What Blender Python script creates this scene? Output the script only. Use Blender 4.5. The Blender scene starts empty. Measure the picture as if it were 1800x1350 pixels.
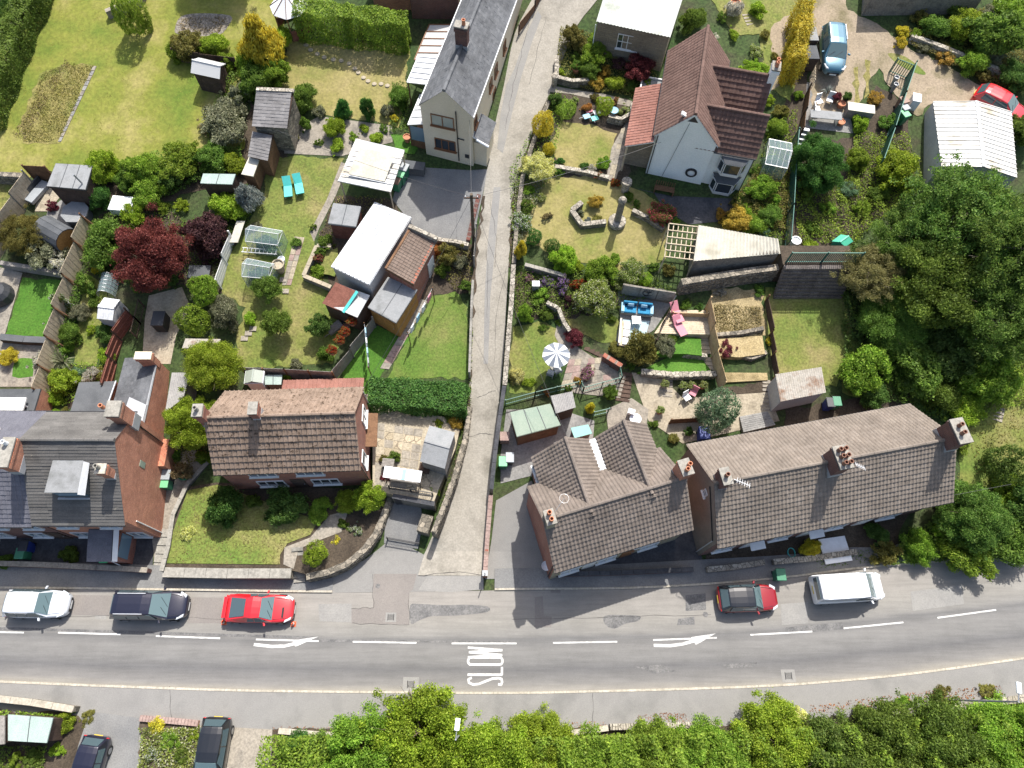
import bpy,bmesh,math,random
import numpy as np
from mathutils import Vector,Matrix
from mathutils.geometry import tessellate_polygon
R=math.radians
scene=bpy.context.scene
COL=scene.collection
random.seed(7)

# ---------------------------------------------------------------- camera, sky, sun, exposure
CAM_H=49.0
FOCAL_PX,PIC_W,PIC_H=1248.0,1800.0,1350.0
NADIR=(872.0,1208.0)
_dn=Vector((NADIR[0]-900,-(NADIR[1]-675),-FOCAL_PX)).normalized()
_wz=-_dn
_wx=(Vector((1,0,0))-_wz*_wz.x).normalized()
_wy=_wz.cross(_wx)
CAMROT=Matrix((_wx,_wy,_wz))
cam_data=bpy.data.cameras.new('drone_camera')
cam=bpy.data.objects.new('drone_camera',cam_data)
COL.objects.link(cam)
cam.matrix_world=Matrix.Translation((0,0,CAM_H))@ CAMROT.to_4x4()
cam_data.sensor_fit='HORIZONTAL'
cam_data.sensor_width=36.0
cam_data.lens=36.0*FOCAL_PX/PIC_W
cam_data.clip_start=0.5
cam_data.clip_end=2000
scene.camera=cam

SUN_EL,SUN_AZ=R(57),R(18)
world=bpy.data.worlds.new('World');scene.world=world;world.use_nodes=True
nt=world.node_tree;nt.nodes.clear()
sky=nt.nodes.new('ShaderNodeTexSky');sky.sky_type='NISHITA';sky.sun_disc=False
sky.sun_elevation=SUN_EL;sky.sun_rotation=SUN_AZ;sky.air_density=1.0;sky.dust_density=3.5;sky.ozone_density=1.0
bg=nt.nodes.new('ShaderNodeBackground');bg.inputs['Strength'].default_value=0.1525
wo=nt.nodes.new('ShaderNodeOutputWorld')
nt.links.new(sky.outputs[0],bg.inputs[0]);nt.links.new(bg.outputs[0],wo.inputs[0])
sl=bpy.data.lights.new('sun','SUN');sl.energy=4.8;sl.angle=R(0.53);sl.color=(1.0,0.968,0.92)
sun=bpy.data.objects.new('sun',sl);COL.objects.link(sun)
_sd=Vector((math.sin(SUN_AZ)*math.cos(SUN_EL),math.cos(SUN_AZ)*math.cos(SUN_EL),math.sin(SUN_EL)))
sun.rotation_euler=_sd.to_track_quat('Z','Y').to_euler()
sun.location=_sd*120
scene.view_settings.view_transform='Standard';scene.view_settings.look='None'
scene.view_settings.exposure=0.52;scene.view_settings.gamma=1.0;scene.view_settings.use_curve_mapping=False
scene.cycles.max_bounces=5;scene.cycles.diffuse_bounces=3;scene.cycles.transparent_max_bounces=8

# ---------------------------------------------------------------- terrain and surveying helpers
TY=[-400,8.5,15,30,70,400]
TZ=[0,0,1.2,4.5,12.5,40]
def T(y):return float(np.interp(y,TY,TZ))
def ray(px,py):return CAMROT @ Vector((px-900,-(py-675),-FOCAL_PX))
def U(px,py,h=0.0,z=None):
    """survey point: where the sight line of a picture point meets the ground (h metres above it, or level z)"""
    w=ray(px,py)
    if z is not None:
        t=(z-CAM_H)/w.z
        return Vector((w.x*t,w.y*t,z))
    zz=h
    for _ in range(30):
        t=(zz-CAM_H)/w.z
        zz=T(w.y*t)+h
    return Vector((w.x*t,w.y*t,zz))
def UU(pts,h=0.0,z=None):return [U(p[0],p[1],h,z)for p in pts]
def smooth(pts,n=4,closed=True):
    P=[Vector(p)for p in pts];out=[];N=len(P)
    for i in range(N if closed else N-1):
        a,b,c,d=[P[(i+k)%N]if closed else P[min(max(i+k,0),N-1)]for k in (-1,0,1,2)]
        for j in range(n):
            t=j/n
            out.append(0.5*((2*b)+(c-a)*t+(2*a-5*b+4*c-d)*t*t+(3*b-a-3*c+d)*t**3))
    if not closed:out.append(P[-1])
    return out

# ---------------------------------------------------------------- materials
MATS={}
def _new(name):
    m=bpy.data.materials.new(name);m.use_nodes=True
    n=m.node_tree;n.nodes.clear()
    o=n.nodes.new('ShaderNodeOutputMaterial');b=n.nodes.new('ShaderNodeBsdfPrincipled')
    n.links.new(b.outputs[0],o.inputs[0]);MATS[name]=m
    return m,n,b
def c4(c):return (c[0],c[1],c[2],1)
def ramp(n,stops,interp='LINEAR'):
    r=n.nodes.new('ShaderNodeValToRGB');r.color_ramp.interpolation=interp
    e=r.color_ramp.elements
    while len(e)<len(stops):e.new(0.5)
    for k,(p,c)in enumerate(stops):e[k].position=p;e[k].color=c4(c)
    return r
def noise(n,vec,scale,detail=4,rough=.6):
    t=n.nodes.new('ShaderNodeTexNoise');t.inputs['Scale'].default_value=scale
    t.inputs['Detail'].default_value=detail;t.inputs['Roughness'].default_value=rough
    if vec:n.links.new(vec,t.inputs['Vector'])
    return t
def mixc(n,f,a,b,mode='MIX'):
    x=n.nodes.new('ShaderNodeMix');x.data_type='RGBA';x.blend_type=mode
    for s,v in ((x.inputs[0],f),(x.inputs[6],a),(x.inputs[7],b)):
        if hasattr(v,'is_linked')or hasattr(v,'links'):n.links.new(v,s)
        elif isinstance(v,(int,float)):s.default_value=v
        else:s.default_value=c4(v)
    return x.outputs[2]
def bump(n,b,h,strength,dist=0.03):
    k=n.nodes.new('ShaderNodeBump');k.inputs['Strength'].default_value=strength;k.inputs['Distance'].default_value=dist
    n.links.new(h,k.inputs['Height']);n.links.new(k.outputs[0],b.inputs['Normal'])
def surf(name,a,b,c=None,s=0.5,fine=9.0,fa=0.5,rough=.9,bmp=.3,metal=0,spec=.3):
    """patchy two or three colour surface: broad noise picks the colour, fine noise gives the grain"""
    m,n,p=_new(name)
    tc=n.nodes.new('ShaderNodeTexCoord')
    big=noise(n,tc.outputs['Object'],s,5,.62)
    st=[(.36,a),(.64,b)]if c is None else [(.3,a),(.5,b),(.68,c)]
    r=ramp(n,st);n.links.new(big.outputs[0],r.inputs[0])
    fn=noise(n,tc.outputs['Object'],fine,3,.7)
    g=ramp(n,[(.3,(1-fa,)*3),(.7,(1+fa*.6,)*3)]);n.links.new(fn.outputs[0],g.inputs[0])
    n.links.new(mixc(n,1.0,r.outputs[0],g.outputs[0],'MULTIPLY'),p.inputs['Base Color'])
    p.inputs['Roughness'].default_value=rough;p.inputs['Metallic'].default_value=metal
    p.inputs['Specular IOR Level'].default_value=spec
    if bmp:bump(n,p,fn.outputs[0],bmp)
    return m
def flat(name,col,rough=.6,metal=0,coat=0,spec=.5,var=.08):
    m,n,p=_new(name)
    tc=n.nodes.new('ShaderNodeTexCoord');fn=noise(n,tc.outputs['Object'],3.0,5,.7)
    g=ramp(n,[(.3,tuple(x*(1-var)for x in col)),(.7,tuple(min(1,x*(1+var))for x in col))])
    n.links.new(fn.outputs[0],g.inputs[0]);n.links.new(g.outputs[0],p.inputs['Base Color'])
    p.inputs['Roughness'].default_value=rough;p.inputs['Metallic'].default_value=metal
    p.inputs['Coat Weight'].default_value=coat;p.inputs['Coat Roughness'].default_value=.05
    p.inputs['Specular IOR Level'].default_value=spec
    return m
def glass(name,col=(.03,.04,.05),rough=.05):
    m,n,p=_new(name);p.inputs['Base Color'].default_value=c4(col);p.inputs['Roughness'].default_value=rough
    p.inputs['Specular IOR Level'].default_value=.6;p.inputs['Coat Weight'].default_value=.3
    return m
def clear(name,col=(.75,.85,.85),alpha=.35,rough=.1):
    m,n,p=_new(name);p.inputs['Base Color'].default_value=c4(col);p.inputs['Roughness'].default_value=rough
    p.inputs['Alpha'].default_value=alpha
    return m
def brick(name,a,b,mortar,scale=1.0,dirt=(.12,.1,.09)):
    m,n,p=_new(name)
    tc=n.nodes.new('ShaderNodeTexCoord');sp=n.nodes.new('ShaderNodeSeparateXYZ');n.links.new(tc.outputs['Object'],sp.inputs[0])
    ad=n.nodes.new('ShaderNodeMath');n.links.new(sp.outputs[0],ad.inputs[0]);n.links.new(sp.outputs[1],ad.inputs[1])
    cb=n.nodes.new('ShaderNodeCombineXYZ');n.links.new(ad.outputs[0],cb.inputs[0]);n.links.new(sp.outputs[2],cb.inputs[1])
    t=n.nodes.new('ShaderNodeTexBrick');n.links.new(cb.outputs[0],t.inputs['Vector'])
    t.inputs['Color1'].default_value=c4(a);t.inputs['Color2'].default_value=c4(b);t.inputs['Mortar'].default_value=c4(mortar)
    t.inputs['Scale'].default_value=scale;t.inputs['Brick Width'].default_value=.225;t.inputs['Row Height'].default_value=.075
    t.inputs['Mortar Size'].default_value=.011;t.inputs['Bias'].default_value=-.1
    nz=noise(n,tc.outputs['Object'],1.1,5,.65);g=ramp(n,[(.42,(1,1,1)),(.72,tuple(.45+d for d in dirt))]);n.links.new(nz.outputs[0],g.inputs[0])
    f2=noise(n,tc.outputs['Object'],14,3,.7);g2=ramp(n,[(.3,(.72,)*3),(.7,(1.25,)*3)]);n.links.new(f2.outputs[0],g2.inputs[0])
    x=mixc(n,.7,t.outputs['Color'],g.outputs[0],'MULTIPLY');x=mixc(n,1.0,x,g2.outputs[0],'MULTIPLY')
    n.links.new(x,p.inputs['Base Color']);p.inputs['Roughness'].default_value=.92
    bump(n,p,t.outputs['Fac'],-.5,.01)
    return m
def stone(name,a,b,scale=3.0,joint=(.06,.055,.045),flatz=1.0):
    m,n,p=_new(name)
    tc=n.nodes.new('ShaderNodeTexCoord');mp=n.nodes.new('ShaderNodeMapping');n.links.new(tc.outputs['Object'],mp.inputs[0])
    mp.inputs['Scale'].default_value=(1,1,flatz)
    v=n.nodes.new('ShaderNodeTexVoronoi');v.inputs['Scale'].default_value=scale;n.links.new(mp.outputs[0],v.inputs['Vector'])
    e=n.nodes.new('ShaderNodeTexVoronoi');e.feature='DISTANCE_TO_EDGE';e.inputs['Scale'].default_value=scale;n.links.new(mp.outputs[0],e.inputs['Vector'])
    r=ramp(n,[(.1,a),(.9,b)]);sp=n.nodes.new('ShaderNodeSeparateColor');n.links.new(v.outputs['Color'],sp.inputs[0]);n.links.new(sp.outputs[0],r.inputs[0])
    f2=noise(n,tc.outputs['Object'],9,4,.7);g2=ramp(n,[(.3,(.6,)*3),(.7,(1.3,)*3)]);n.links.new(f2.outputs[0],g2.inputs[0])
    x=mixc(n,1.0,r.outputs[0],g2.outputs[0],'MULTIPLY')
    ed=ramp(n,[(.0,(0,0,0)),(.07,(1,1,1))]);n.links.new(e.outputs['Distance'],ed.inputs[0])
    x=mixc(n,ed.outputs[0],joint,x)
    n.links.new(x,p.inputs['Base Color']);p.inputs['Roughness'].default_value=.95
    bump(n,p,ed.outputs[0],.6,.03)
    return m
def tilemat(name,a,b,c,spots=None,spot_at=.62,rough=.85,weather=.24,moss_scale=2.6):
    """roof covering: each tile its own tone (tile units in UV), weathering and lichen on top"""
    m,n,p=_new(name)
    uv=n.nodes.new('ShaderNodeUVMap');fl=n.nodes.new('ShaderNodeVectorMath');fl.operation='FLOOR';n.links.new(uv.outputs[0],fl.inputs[0])
    w=n.nodes.new('ShaderNodeTexWhiteNoise');w.noise_dimensions='2D';n.links.new(fl.outputs[0],w.inputs['Vector'])
    a,c=tuple(.45*p+.55*q for p,q in zip(a,b)),tuple(.45*p+.55*q for p,q in zip(c,b));r=ramp(n,[(0,a),(.5,b),(1,c)]);n.links.new(w.outputs['Value'],r.inputs[0])
    tc=n.nodes.new('ShaderNodeTexCoord');nz=noise(n,tc.outputs['Object'],.7,6,.65)
    g=ramp(n,[(.3,(1-weather,)*3),(.7,(1+weather*.7,)*3)]);n.links.new(nz.outputs[0],g.inputs[0])
    f2=noise(n,tc.outputs['Object'],16,3,.75);g2=ramp(n,[(.3,(.75,)*3),(.7,(1.2,)*3)]);n.links.new(f2.outputs[0],g2.inputs[0])
    x=mixc(n,1.0,r.outputs[0],g.outputs[0],'MULTIPLY');x=mixc(n,1.0,x,g2.outputs[0],'MULTIPLY')
    if spots:
        f3=noise(n,tc.outputs['Object'],moss_scale,8,.78);k=ramp(n,[(spot_at-.03,(0,0,0)),(spot_at+.03,(1,1,1))]);n.links.new(f3.outputs[0],k.inputs[0])
        x=mixc(n,k.outputs[0],x,spots)
    n.links.new(x,p.inputs['Base Color']);p.inputs['Roughness'].default_value=rough;p.inputs['Specular IOR Level'].default_value=.25
    bump(n,p,f2.outputs[0],.25,.01)
    return m
def leafmat(name,dark,mid,light,flower=None,amount=.12,trans=.48,k=2.25):
    m,n,p=_new(name);dark,mid,light=[(min(.7,c[0]*k*(1.22 if c[1]>c[0]else 1)),min(.7,c[1]*k),min(.7,c[2]*k))for c in (dark,mid,light)];dark=tuple(.5*a+.5*b for a,b in zip(dark,mid))
    ge=n.nodes.new('ShaderNodeNewGeometry')
    oi=n.nodes.new('ShaderNodeObjectInfo')
    st=[(0,dark),(.5,mid),(1,light)]
    r=ramp(n,st);n.links.new(ge.outputs['Random Per Island'],r.inputs[0])
    tc=n.nodes.new('ShaderNodeTexCoord')
    nz=noise(n,tc.outputs['Object'],2.2,3,.6);g=ramp(n,[(.3,(.62,)*3),(.7,(1.35,)*3)]);n.links.new(nz.outputs[0],g.inputs[0])
    x=mixc(n,1.0,r.outputs[0],g.outputs[0],'MULTIPLY')
    hs=n.nodes.new('ShaderNodeHueSaturation');n.links.new(x,hs.inputs['Color'])
    ma=n.nodes.new('ShaderNodeMapRange');ma.inputs[3].default_value=.485;ma.inputs[4].default_value=.515;n.links.new(oi.outputs['Random'],ma.inputs[0]);n.links.new(ma.outputs[0],hs.inputs['Hue'])
    mb=n.nodes.new('ShaderNodeMapRange');mb.inputs[3].default_value=.85;mb.inputs[4].default_value=1.15;n.links.new(oi.outputs['Random'],mb.inputs[0]);n.links.new(mb.outputs[0],hs.inputs['Value'])
    x=hs.outputs[0]
    if flower:
        mu=n.nodes.new('ShaderNodeMath');mu.operation='MULTIPLY';mu.inputs[1].default_value=37.31;n.links.new(ge.outputs['Random Per Island'],mu.inputs[0])
        fr=n.nodes.new('ShaderNodeMath');fr.operation='FRACT';n.links.new(mu.outputs[0],fr.inputs[0])
        lt=n.nodes.new('ShaderNodeMath');lt.operation='LESS_THAN';lt.inputs[1].default_value=amount;n.links.new(fr.outputs[0],lt.inputs[0])
        x=mixc(n,lt.outputs[0],x,flower)
    n.links.new(x,p.inputs['Base Color']);p.inputs['Roughness'].default_value=.55;p.inputs['Specular IOR Level'].default_value=.25
    tr=n.nodes.new('ShaderNodeBsdfTranslucent');n.links.new(x,tr.inputs[0])
    ms=n.nodes.new('ShaderNodeMixShader');ms.inputs[0].default_value=trans
    n.links.new(p.outputs[0],ms.inputs[1]);n.links.new(tr.outputs[0],ms.inputs[2])
    n.links.new(ms.outputs[0],[k for k in n.nodes if k.type=='OUTPUT_MATERIAL'][0].inputs[0])
    return m

# ---------------------------------------------------------------- mesh collector
class MB:
    def __init__(s):s.v=[];s.f=[];s.uv=None
    def add(s,vs,fs):
        k=len(s.v);s.v+=[tuple(v)for v in vs];s.f+=[tuple(i+k for i in f)for f in fs];return s
    def obox(s,c,ax,ay,az):
        """box about c with half-axis vectors"""
        c,ax,ay,az=Vector(c),Vector(ax),Vector(ay),Vector(az)
        vs=[c+i*ax+j*ay+k*az for i in (-1,1)for j in (-1,1)for k in (-1,1)]
        return s.add(vs,[(0,1,3,2),(4,6,7,5),(0,4,5,1),(2,3,7,6),(0,2,6,4),(1,5,7,3)])
    def box(s,x0,x1,y0,y1,z0,z1):
        return s.obox(((x0+x1)/2,(y0+y1)/2,(z0+z1)/2),((x1-x0)/2,0,0),(0,(y1-y0)/2,0),(0,0,(z1-z0)/2))
    def bar(s,a,b,w,h,up=(0,0,1)):
        a,b=Vector(a),Vector(b);d=b-a;L=d.length
        if L<1e-6:return s
        d /= L;u=Vector(up);sd=d.cross(u)
        if sd.length<1e-4:sd=d.cross(Vector((1,0,0)))
        sd.normalize();u=sd.cross(d)
        return s.obox((a+b)/2,d*L/2,sd*w/2,u*h/2)
    def tube(s,a,b,r,r2=None,n=8,caps=True):
        a,b=Vector(a),Vector(b);d=(b-a).normalized();r2=r if r2 is None else r2
        x=d.orthogonal().normalized();y=d.cross(x);vs=[]
        for p,q in ((a,r),(b,r2)):
            for i in range(n):
                t=2*math.pi*i/n;vs.append(p+(x*math.cos(t)+y*math.sin(t))*q)
        fs=[(i,(i+1)%n,n+(i+1)%n,n+i)for i in range(n)]
        if caps:fs+=[tuple(reversed(range(n))),tuple(range(n,2*n))]
        return s.add(vs,fs)
    def path(s,pts,r,n=6):
        for a,b in zip(pts[:-1],pts[1:]):s.tube(a,b,r,n=n)
        return s
    def prism(s,poly,z0,z1):
        """vertical prism over a plan polygon; z0/z1 numbers or functions of the point"""
        P=[Vector((p[0],p[1],0))for p in poly]
        if sum(P[i].x*P[(i+1)%len(P)].y-P[(i+1)%len(P)].x*P[i].y for i in range(len(P)))<0:P.reverse()
        f0=z0 if callable(z0)else (lambda p:z0);f1=z1 if callable(z1)else (lambda p:z1)
        n=len(P);vs=[(p.x,p.y,f0(p))for p in P]+[(p.x,p.y,f1(p))for p in P]
        tri=tessellate_polygon([P]);fs=[(i,(i+1)%n,n+(i+1)%n,n+i)for i in range(n)]
        for t in tri:
            a,b,c=t
            nz=(P[b]-P[a]).cross(P[c]-P[a]).z
            if nz<0:t=(a,c,b)
            fs.append((t[0]+n,t[1]+n,t[2]+n));fs.append((t[2],t[1],t[0]))
        return s.add(vs,fs)
    def lathe(s,c,prof,n=12):
        c=Vector(c);vs=[];fs=[];m=len(prof)
        for i in range(n):
            t=2*math.pi*i/n
            for r,z in prof:vs.append(c+Vector((r*math.cos(t),r*math.sin(t),z)))
        for i in range(n):
            for k in range(m-1):
                a=i*m+k;b=((i+1)%n)*m+k;fs.append((a,b,b+1,a+1))
        return s.add(vs,fs)
    def mesh(s,name,mat,smooth_=False):
        me=bpy.data.meshes.new(name);me.from_pydata(s.v,[],s.f)
        if s.uv is not None:
            l=me.uv_layers.new(name='UVMap');l.data.foreach_set('uv',np.array(s.uv,dtype=np.float32).ravel())
        if mat:me.materials.append(mat)
        if smooth_:me.polygons.foreach_set('use_smooth',[True]*len(me.polygons))
        me.validate();me.update();return me
    def build(s,name,mat,parent=None,smooth_=False,kind=None,bevel=0,subd=0):
        o=bpy.data.objects.new(name,s.mesh(name,MATS[mat]if isinstance(mat,str)else mat,smooth_));COL.objects.link(o)
        if parent:o.parent=parent
        if kind:o['kind']=kind
        if bevel:
            b=o.modifiers.new('bevel','BEVEL');b.width=bevel;b.segments=2;b.limit_method='ANGLE'
        if subd:
            b=o.modifiers.new('sub','SUBSURF');b.levels=b.render_levels=subd
        return o
def thing(name,label,cat,loc=(0,0,0),rz=0.0,group=None):
    o=bpy.data.objects.new(name,None);COL.objects.link(o);o.empty_display_size=.2
    o.location=loc;o.rotation_euler=(0,0,rz);tag(o,label,cat,group);return o
def tag(o,label,cat,group=None):
    o['label']=label;o['category']=cat
    if group:o['group']=group
    return o
def struct(o,label=None):
    o['kind']='structure'
    if label:o['label']=label
    return o
def copy_tree(o,parent=None):
    c=o.copy();COL.objects.link(c)
    c.parent=parent
    for ch in list(o.children):copy_tree(ch,c)
    return c
def place(name,label,cat,px,py,ang=0,h=0.0,group=None,z=None):
    """an Empty standing on the ground at a surveyed point"""
    return thing(name,label,cat,U(px,py,h,z),ang,group)
def toward(a,b):return math.atan2(b[1]-a[1],b[0]-a[0])

# ---------------------------------------------------------------- ground sheets
def ragged(P,step=.45,amp=.16,seed=1):
    r=random.Random(seed);out=[]
    for a,b in zip(P,P[1:]+P[:1]):
        n=max(1,int((b-a).length/step));d=(b-a).normalized();s=Vector((-d.y,d.x,0))
        out+=[a+(b-a)*(i/n)+s*(r.uniform(-amp,amp)if i else 0)for i in range(n)]
    return out
def drape(name,pts,mat,off,kind='structure',parent=None,world_pts=False,label=None):
    P=[Vector((p[0],p[1],0))for p in (pts if world_pts else UU(pts))]
    if mat[:4]in ('lawn','soil','stra','trac'):P=ragged(P,seed=len(P)+int(off*1e5))
    me=bpy.data.meshes.new(name);bm=bmesh.new()
    vs=[bm.verts.new(p)for p in P]
    for t in tessellate_polygon([P]):
        try:bm.faces.new([vs[i]for i in t])
        except ValueError:pass
    for yb in TY[1:-1]:
        bmesh.ops.bisect_plane(bm,geom=bm.verts[:]+bm.edges[:]+bm.faces[:],plane_co=(0,yb,0),plane_no=(0,1,0),dist=1e-5)
    for v in bm.verts:v.co.z=T(v.co.y)+off
    bmesh.ops.recalc_face_normals(bm,faces=bm.faces[:])
    if bm.faces and sum(f.normal.z for f in bm.faces)<0:bmesh.ops.reverse_faces(bm,faces=bm.faces[:])
    bm.to_mesh(me);bm.free();me.materials.append(MATS[mat])
    o=bpy.data.objects.new(name,me);COL.objects.link(o)
    if kind:o['kind']=kind
    if label:o['label']=label
    if parent:o.parent=parent
    return o
def pad(name,pts,z,mat,h0=-.8,kind='structure',label=None,world_pts=False,parent=None):
    """a raised level bed or terrace: flat top at z, sides going down into the ground"""
    P=pts if world_pts else UU(pts,z=z)
    o=MB().prism(P,lambda p:min(T(p.y),z)+h0,z).build(name,mat,parent)
    if kind:o['kind']=kind
    if label:o['label']=label
    return o

# ---------------------------------------------------------------- roofs
def tile_sheet(name,p0,u,ul,v,vl,tw,th,mat,parent,amp=.025,lip=.035,prof='pan',stagger=0.0,seed=1,kind='stuff'):
    """tiled slope: eave corner p0, u along the eave, v up the slope; every course steps over the one below"""
    p0,u,v=Vector(p0),Vector(u).normalized(),Vector(v).normalized();nrm=u.cross(v).normalized()
    if nrm.z<0:nrm=-nrm
    nu,nv=max(1,round(ul/tw)),max(1,round(vl/th));tw,th=ul/nu,vl/nv
    shape={'pan':[(0,0),(.2,.1),(.45,1),(.7,.9),(.9,.05)],'roll':[(0,0),(.55,0),(.7,1),(.85,1)],'flat':[(0,0),(.93,0),(.94,-.35),(.99,-.35)]}[prof]
    rnd=random.Random(seed);V=[];Fc=[];UVs=[]
    for j in range(nv):
        off=(stagger if j%2 else 0)
        us=[]
        for i in range(nu):
            jz=rnd.uniform(-.008,.008)+.012*math.sin(i*.21+seed)*math.sin(j*.5)
            for a,b in shape:us.append(((i+a),b*amp+jz))
        us.append((nu,0));m=len(us);k=len(V)
        for r,(vv,zz)in enumerate(((j,lip*.1),(j,lip),(j+1.08 if j<nv-1 else j+1,0))):
            jit=0
            for a,b in us:
                V.append(p0+u*(a*tw)+v*((vv+(0 if r==2 else -.06))*th)+nrm*(zz+(b if r else b*.3)))
        for r in range(2):
            for i in range(m-1):
                q=(k+r*m+i,k+r*m+i+1,k+(r+1)*m+i+1,k+(r+1)*m+i)
                Fc.append(q);uu=us[i][0]+off+.01
                UVs+=[(uu,j+.3)]*4
    mb=MB();mb.v=[tuple(x)for x in V];mb.f=Fc
    mb.uv=UVs
    if u.cross(v).z<0:mb.f=[tuple(reversed(f))for f in mb.f]
    return mb.build(name,mat,parent,kind=kind)
def corrugated(mb,c,pitch,amp,sharp=False):
    """ribbed sheet over the quad c = (eave0, eave1, ridge1, ridge0), ribs running up the slope"""
    c=[Vector(p)for p in c];n=(c[1]-c[0]).cross(c[3]-c[0]).normalized()
    if n.z<0:n=-n
    k=max(1,round((c[1]-c[0]).length/pitch));prof=[]
    for i in range(k):
        if sharp:prof+=[(i,0),(i+.7,0),(i+.77,amp),(i+.93,amp)]
        else:prof+=[(i+t,amp*(.5-.5*math.cos(2*math.pi*t)))for t in (0,.25,.5,.75)]
    prof.append((k,0));m=len(prof)
    vs=[p.lerp(q,a/k)+n*(b-d)for d in (0,.03)for p,q in ((c[0],c[1]),(c[3],c[2]))for a,b in prof]
    fs=[(i,i+1,m+i+1,m+i)for i in range(m-1)]
    fs+=[(2*m+i+1,2*m+i,3*m+i,3*m+i+1)for i in range(m-1)]
    fs+=[(2*m+i,2*m+i+1,i+1,i)for i in range(m-1)]
    return mb.add(vs,fs)

# ================================================================ materials of the place
surf('ground_soil',(.055,.05,.028),(.05,.075,.022),(.035,.07,.016),s=.35,fine=5,fa=.6,bmp=.6)
surf('lawn_dry',(.1,.155,.018),(.19,.2,.034),(.32,.27,.1),s=.2,fine=4,fa=.28,bmp=.5)
surf('lawn_tan',(.14,.175,.03),(.25,.22,.075),(.33,.27,.12),s=.3,fine=5,fa=.3,bmp=.5)
surf('lawn_straw',(.17,.17,.04),(.24,.205,.07),(.13,.155,.03),s=.45,fine=5,fa=.55,bmp=.8)
surf('lawn_green',(.08,.16,.02),(.115,.175,.03),(.18,.195,.055),s=.35,fine=7,fa=.42,bmp=.5)
surf('lawn_mixed',(.1,.165,.026),(.165,.185,.042),(.25,.215,.085),s=.3,fine=6,fa=.45,bmp=.5)
surf('lawn_lush',(.055,.15,.014),(.085,.185,.022),s=.6,fine=8,fa=.4,bmp=.5)
surf('straw_bed',(.3,.23,.11),(.38,.3,.16),(.17,.13,.06),s=.6,fine=12,fa=.5,bmp=.8)
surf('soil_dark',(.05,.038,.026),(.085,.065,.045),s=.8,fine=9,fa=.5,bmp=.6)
surf('ash_heap',(.17,.15,.12),(.27,.24,.2),(.12,.1,.07),s=1.2,fine=10,fa=.6,bmp=.8)
surf('track_dirt',(0.236,0.189,0.128),(0.325,0.26,0.182),(0.158,0.135,0.07),s=.28,fine=7,fa=.3,bmp=.3)
surf('lane_concrete',(0.253,0.232,0.192),(0.323,0.298,0.251),(0.202,0.186,0.153),s=.35,fine=8,fa=.22,bmp=.2)
surf('asphalt_drive',(0.163,0.163,0.16),(0.213,0.21,0.2),s=.5,fine=14,fa=.25,bmp=.2)
surf('asphalt_path',(0.198,0.192,0.18),(0.224,0.217,0.202),(0.176,0.172,0.161),s=.35,fine=20,fa=.18,bmp=.12)
surf('asphalt_patch_pink',(0.196,0.178,0.162),(0.221,0.2,0.18),s=.6,fine=18,fa=.2,bmp=.12)
surf('asphalt_patch_dark',(.12,.118,.116),(.19,.184,.175),s=1.6,fine=12,fa=.4,bmp=.2)
surf('asphalt_patch_pale',(0.23,0.223,0.208),(0.264,0.255,0.234),s=.8,fine=16,fa=.2,bmp=.15)
surf('kerb_stone',(0.365,0.332,0.265),(0.464,0.42,0.343),s=1.2,fine=6,fa=.3,bmp=.2)
surf('paving',(0.221,0.196,0.157),(0.306,0.272,0.221),(0.17,0.153,0.128),s=1.0,fine=7,fa=.3,bmp=.3)
surf('paving_buff',(0.317,0.273,0.194),(0.387,0.334,0.246),(0.238,0.202,0.145),s=1.0,fine=7,fa=.3,bmp=.3)
surf('paving_grey',(.2,.195,.185),(.28,.27,.25),s=1.0,fine=7,fa=.3,bmp=.3)
surf('paving_pink',(.27,.185,.16),(.34,.25,.215),s=1.2,fine=7,fa=.3,bmp=.3)
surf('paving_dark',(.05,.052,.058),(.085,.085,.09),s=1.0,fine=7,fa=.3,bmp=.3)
surf('concrete',(0.243,0.23,0.2),(0.307,0.289,0.249),(0.178,0.17,0.148),s=.8,fine=6,fa=.3,bmp=.25)
surf('render_white',(0.784,0.818,0.773),(0.862,0.885,0.84),s=.5,fine=9,fa=.1,bmp=.1)
surf('render_cream',(.6,.53,.39),(.66,.59,.45),s=.4,fine=9,fa=.1,bmp=.1)
surf('render_grey',(.2,.17,.14),(.26,.22,.18),s=.6,fine=9,fa=.2,bmp=.2)
flat('paint_white',(.66,.66,.64),.45);surf('paint_marking',(.36,.35,.33),(.6,.59,.56),(.66,.65,.62),s=2.5,fine=24,fa=.3)
flat('plastic_white',(.75,.77,.78),.4);flat('plastic_dark',(.03,.03,.033),.5);flat('pipe_black',(.02,.02,.022),.5)
flat('metal_grey',(.3,.31,.32),.45,.4);flat('lead',(.38,.39,.4),.55,.2);flat('aluminium',(.6,.61,.62),.4,.5)
flat('wood_frame',(.19,.085,.035),.6);flat('terracotta',(.46,.19,.1),.85,var=.2);flat('terracotta_dark',(.2,.1,.065),.9,var=.2)
surf('timber_new',(.42,.3,.16),(.54,.4,.23),s=1.6,fine=10,fa=.3,bmp=.2)
surf('timber_pale',(.44,.36,.25),(.55,.46,.33),(.36,.3,.22),s=1.2,fine=10,fa=.25,bmp=.2)
surf('timber_brown',(.14,.075,.04),(.2,.11,.06),s=1.6,fine=10,fa=.35,bmp=.2)
surf('timber_dark',(.06,.04,.03),(.1,.065,.048),s=1.6,fine=10,fa=.35,bmp=.2)
surf('timber_red',(.17,.065,.045),(.24,.1,.07),s=1.4,fine=10,fa=.35,bmp=.2)
surf('timber_grey',(.2,.185,.165),(.3,.275,.245),s=1.4,fine=10,fa=.3,bmp=.2)
surf('timber_amber',(.34,.17,.045),(.42,.22,.07),s=1.4,fine=10,fa=.3,bmp=.2)
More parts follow.
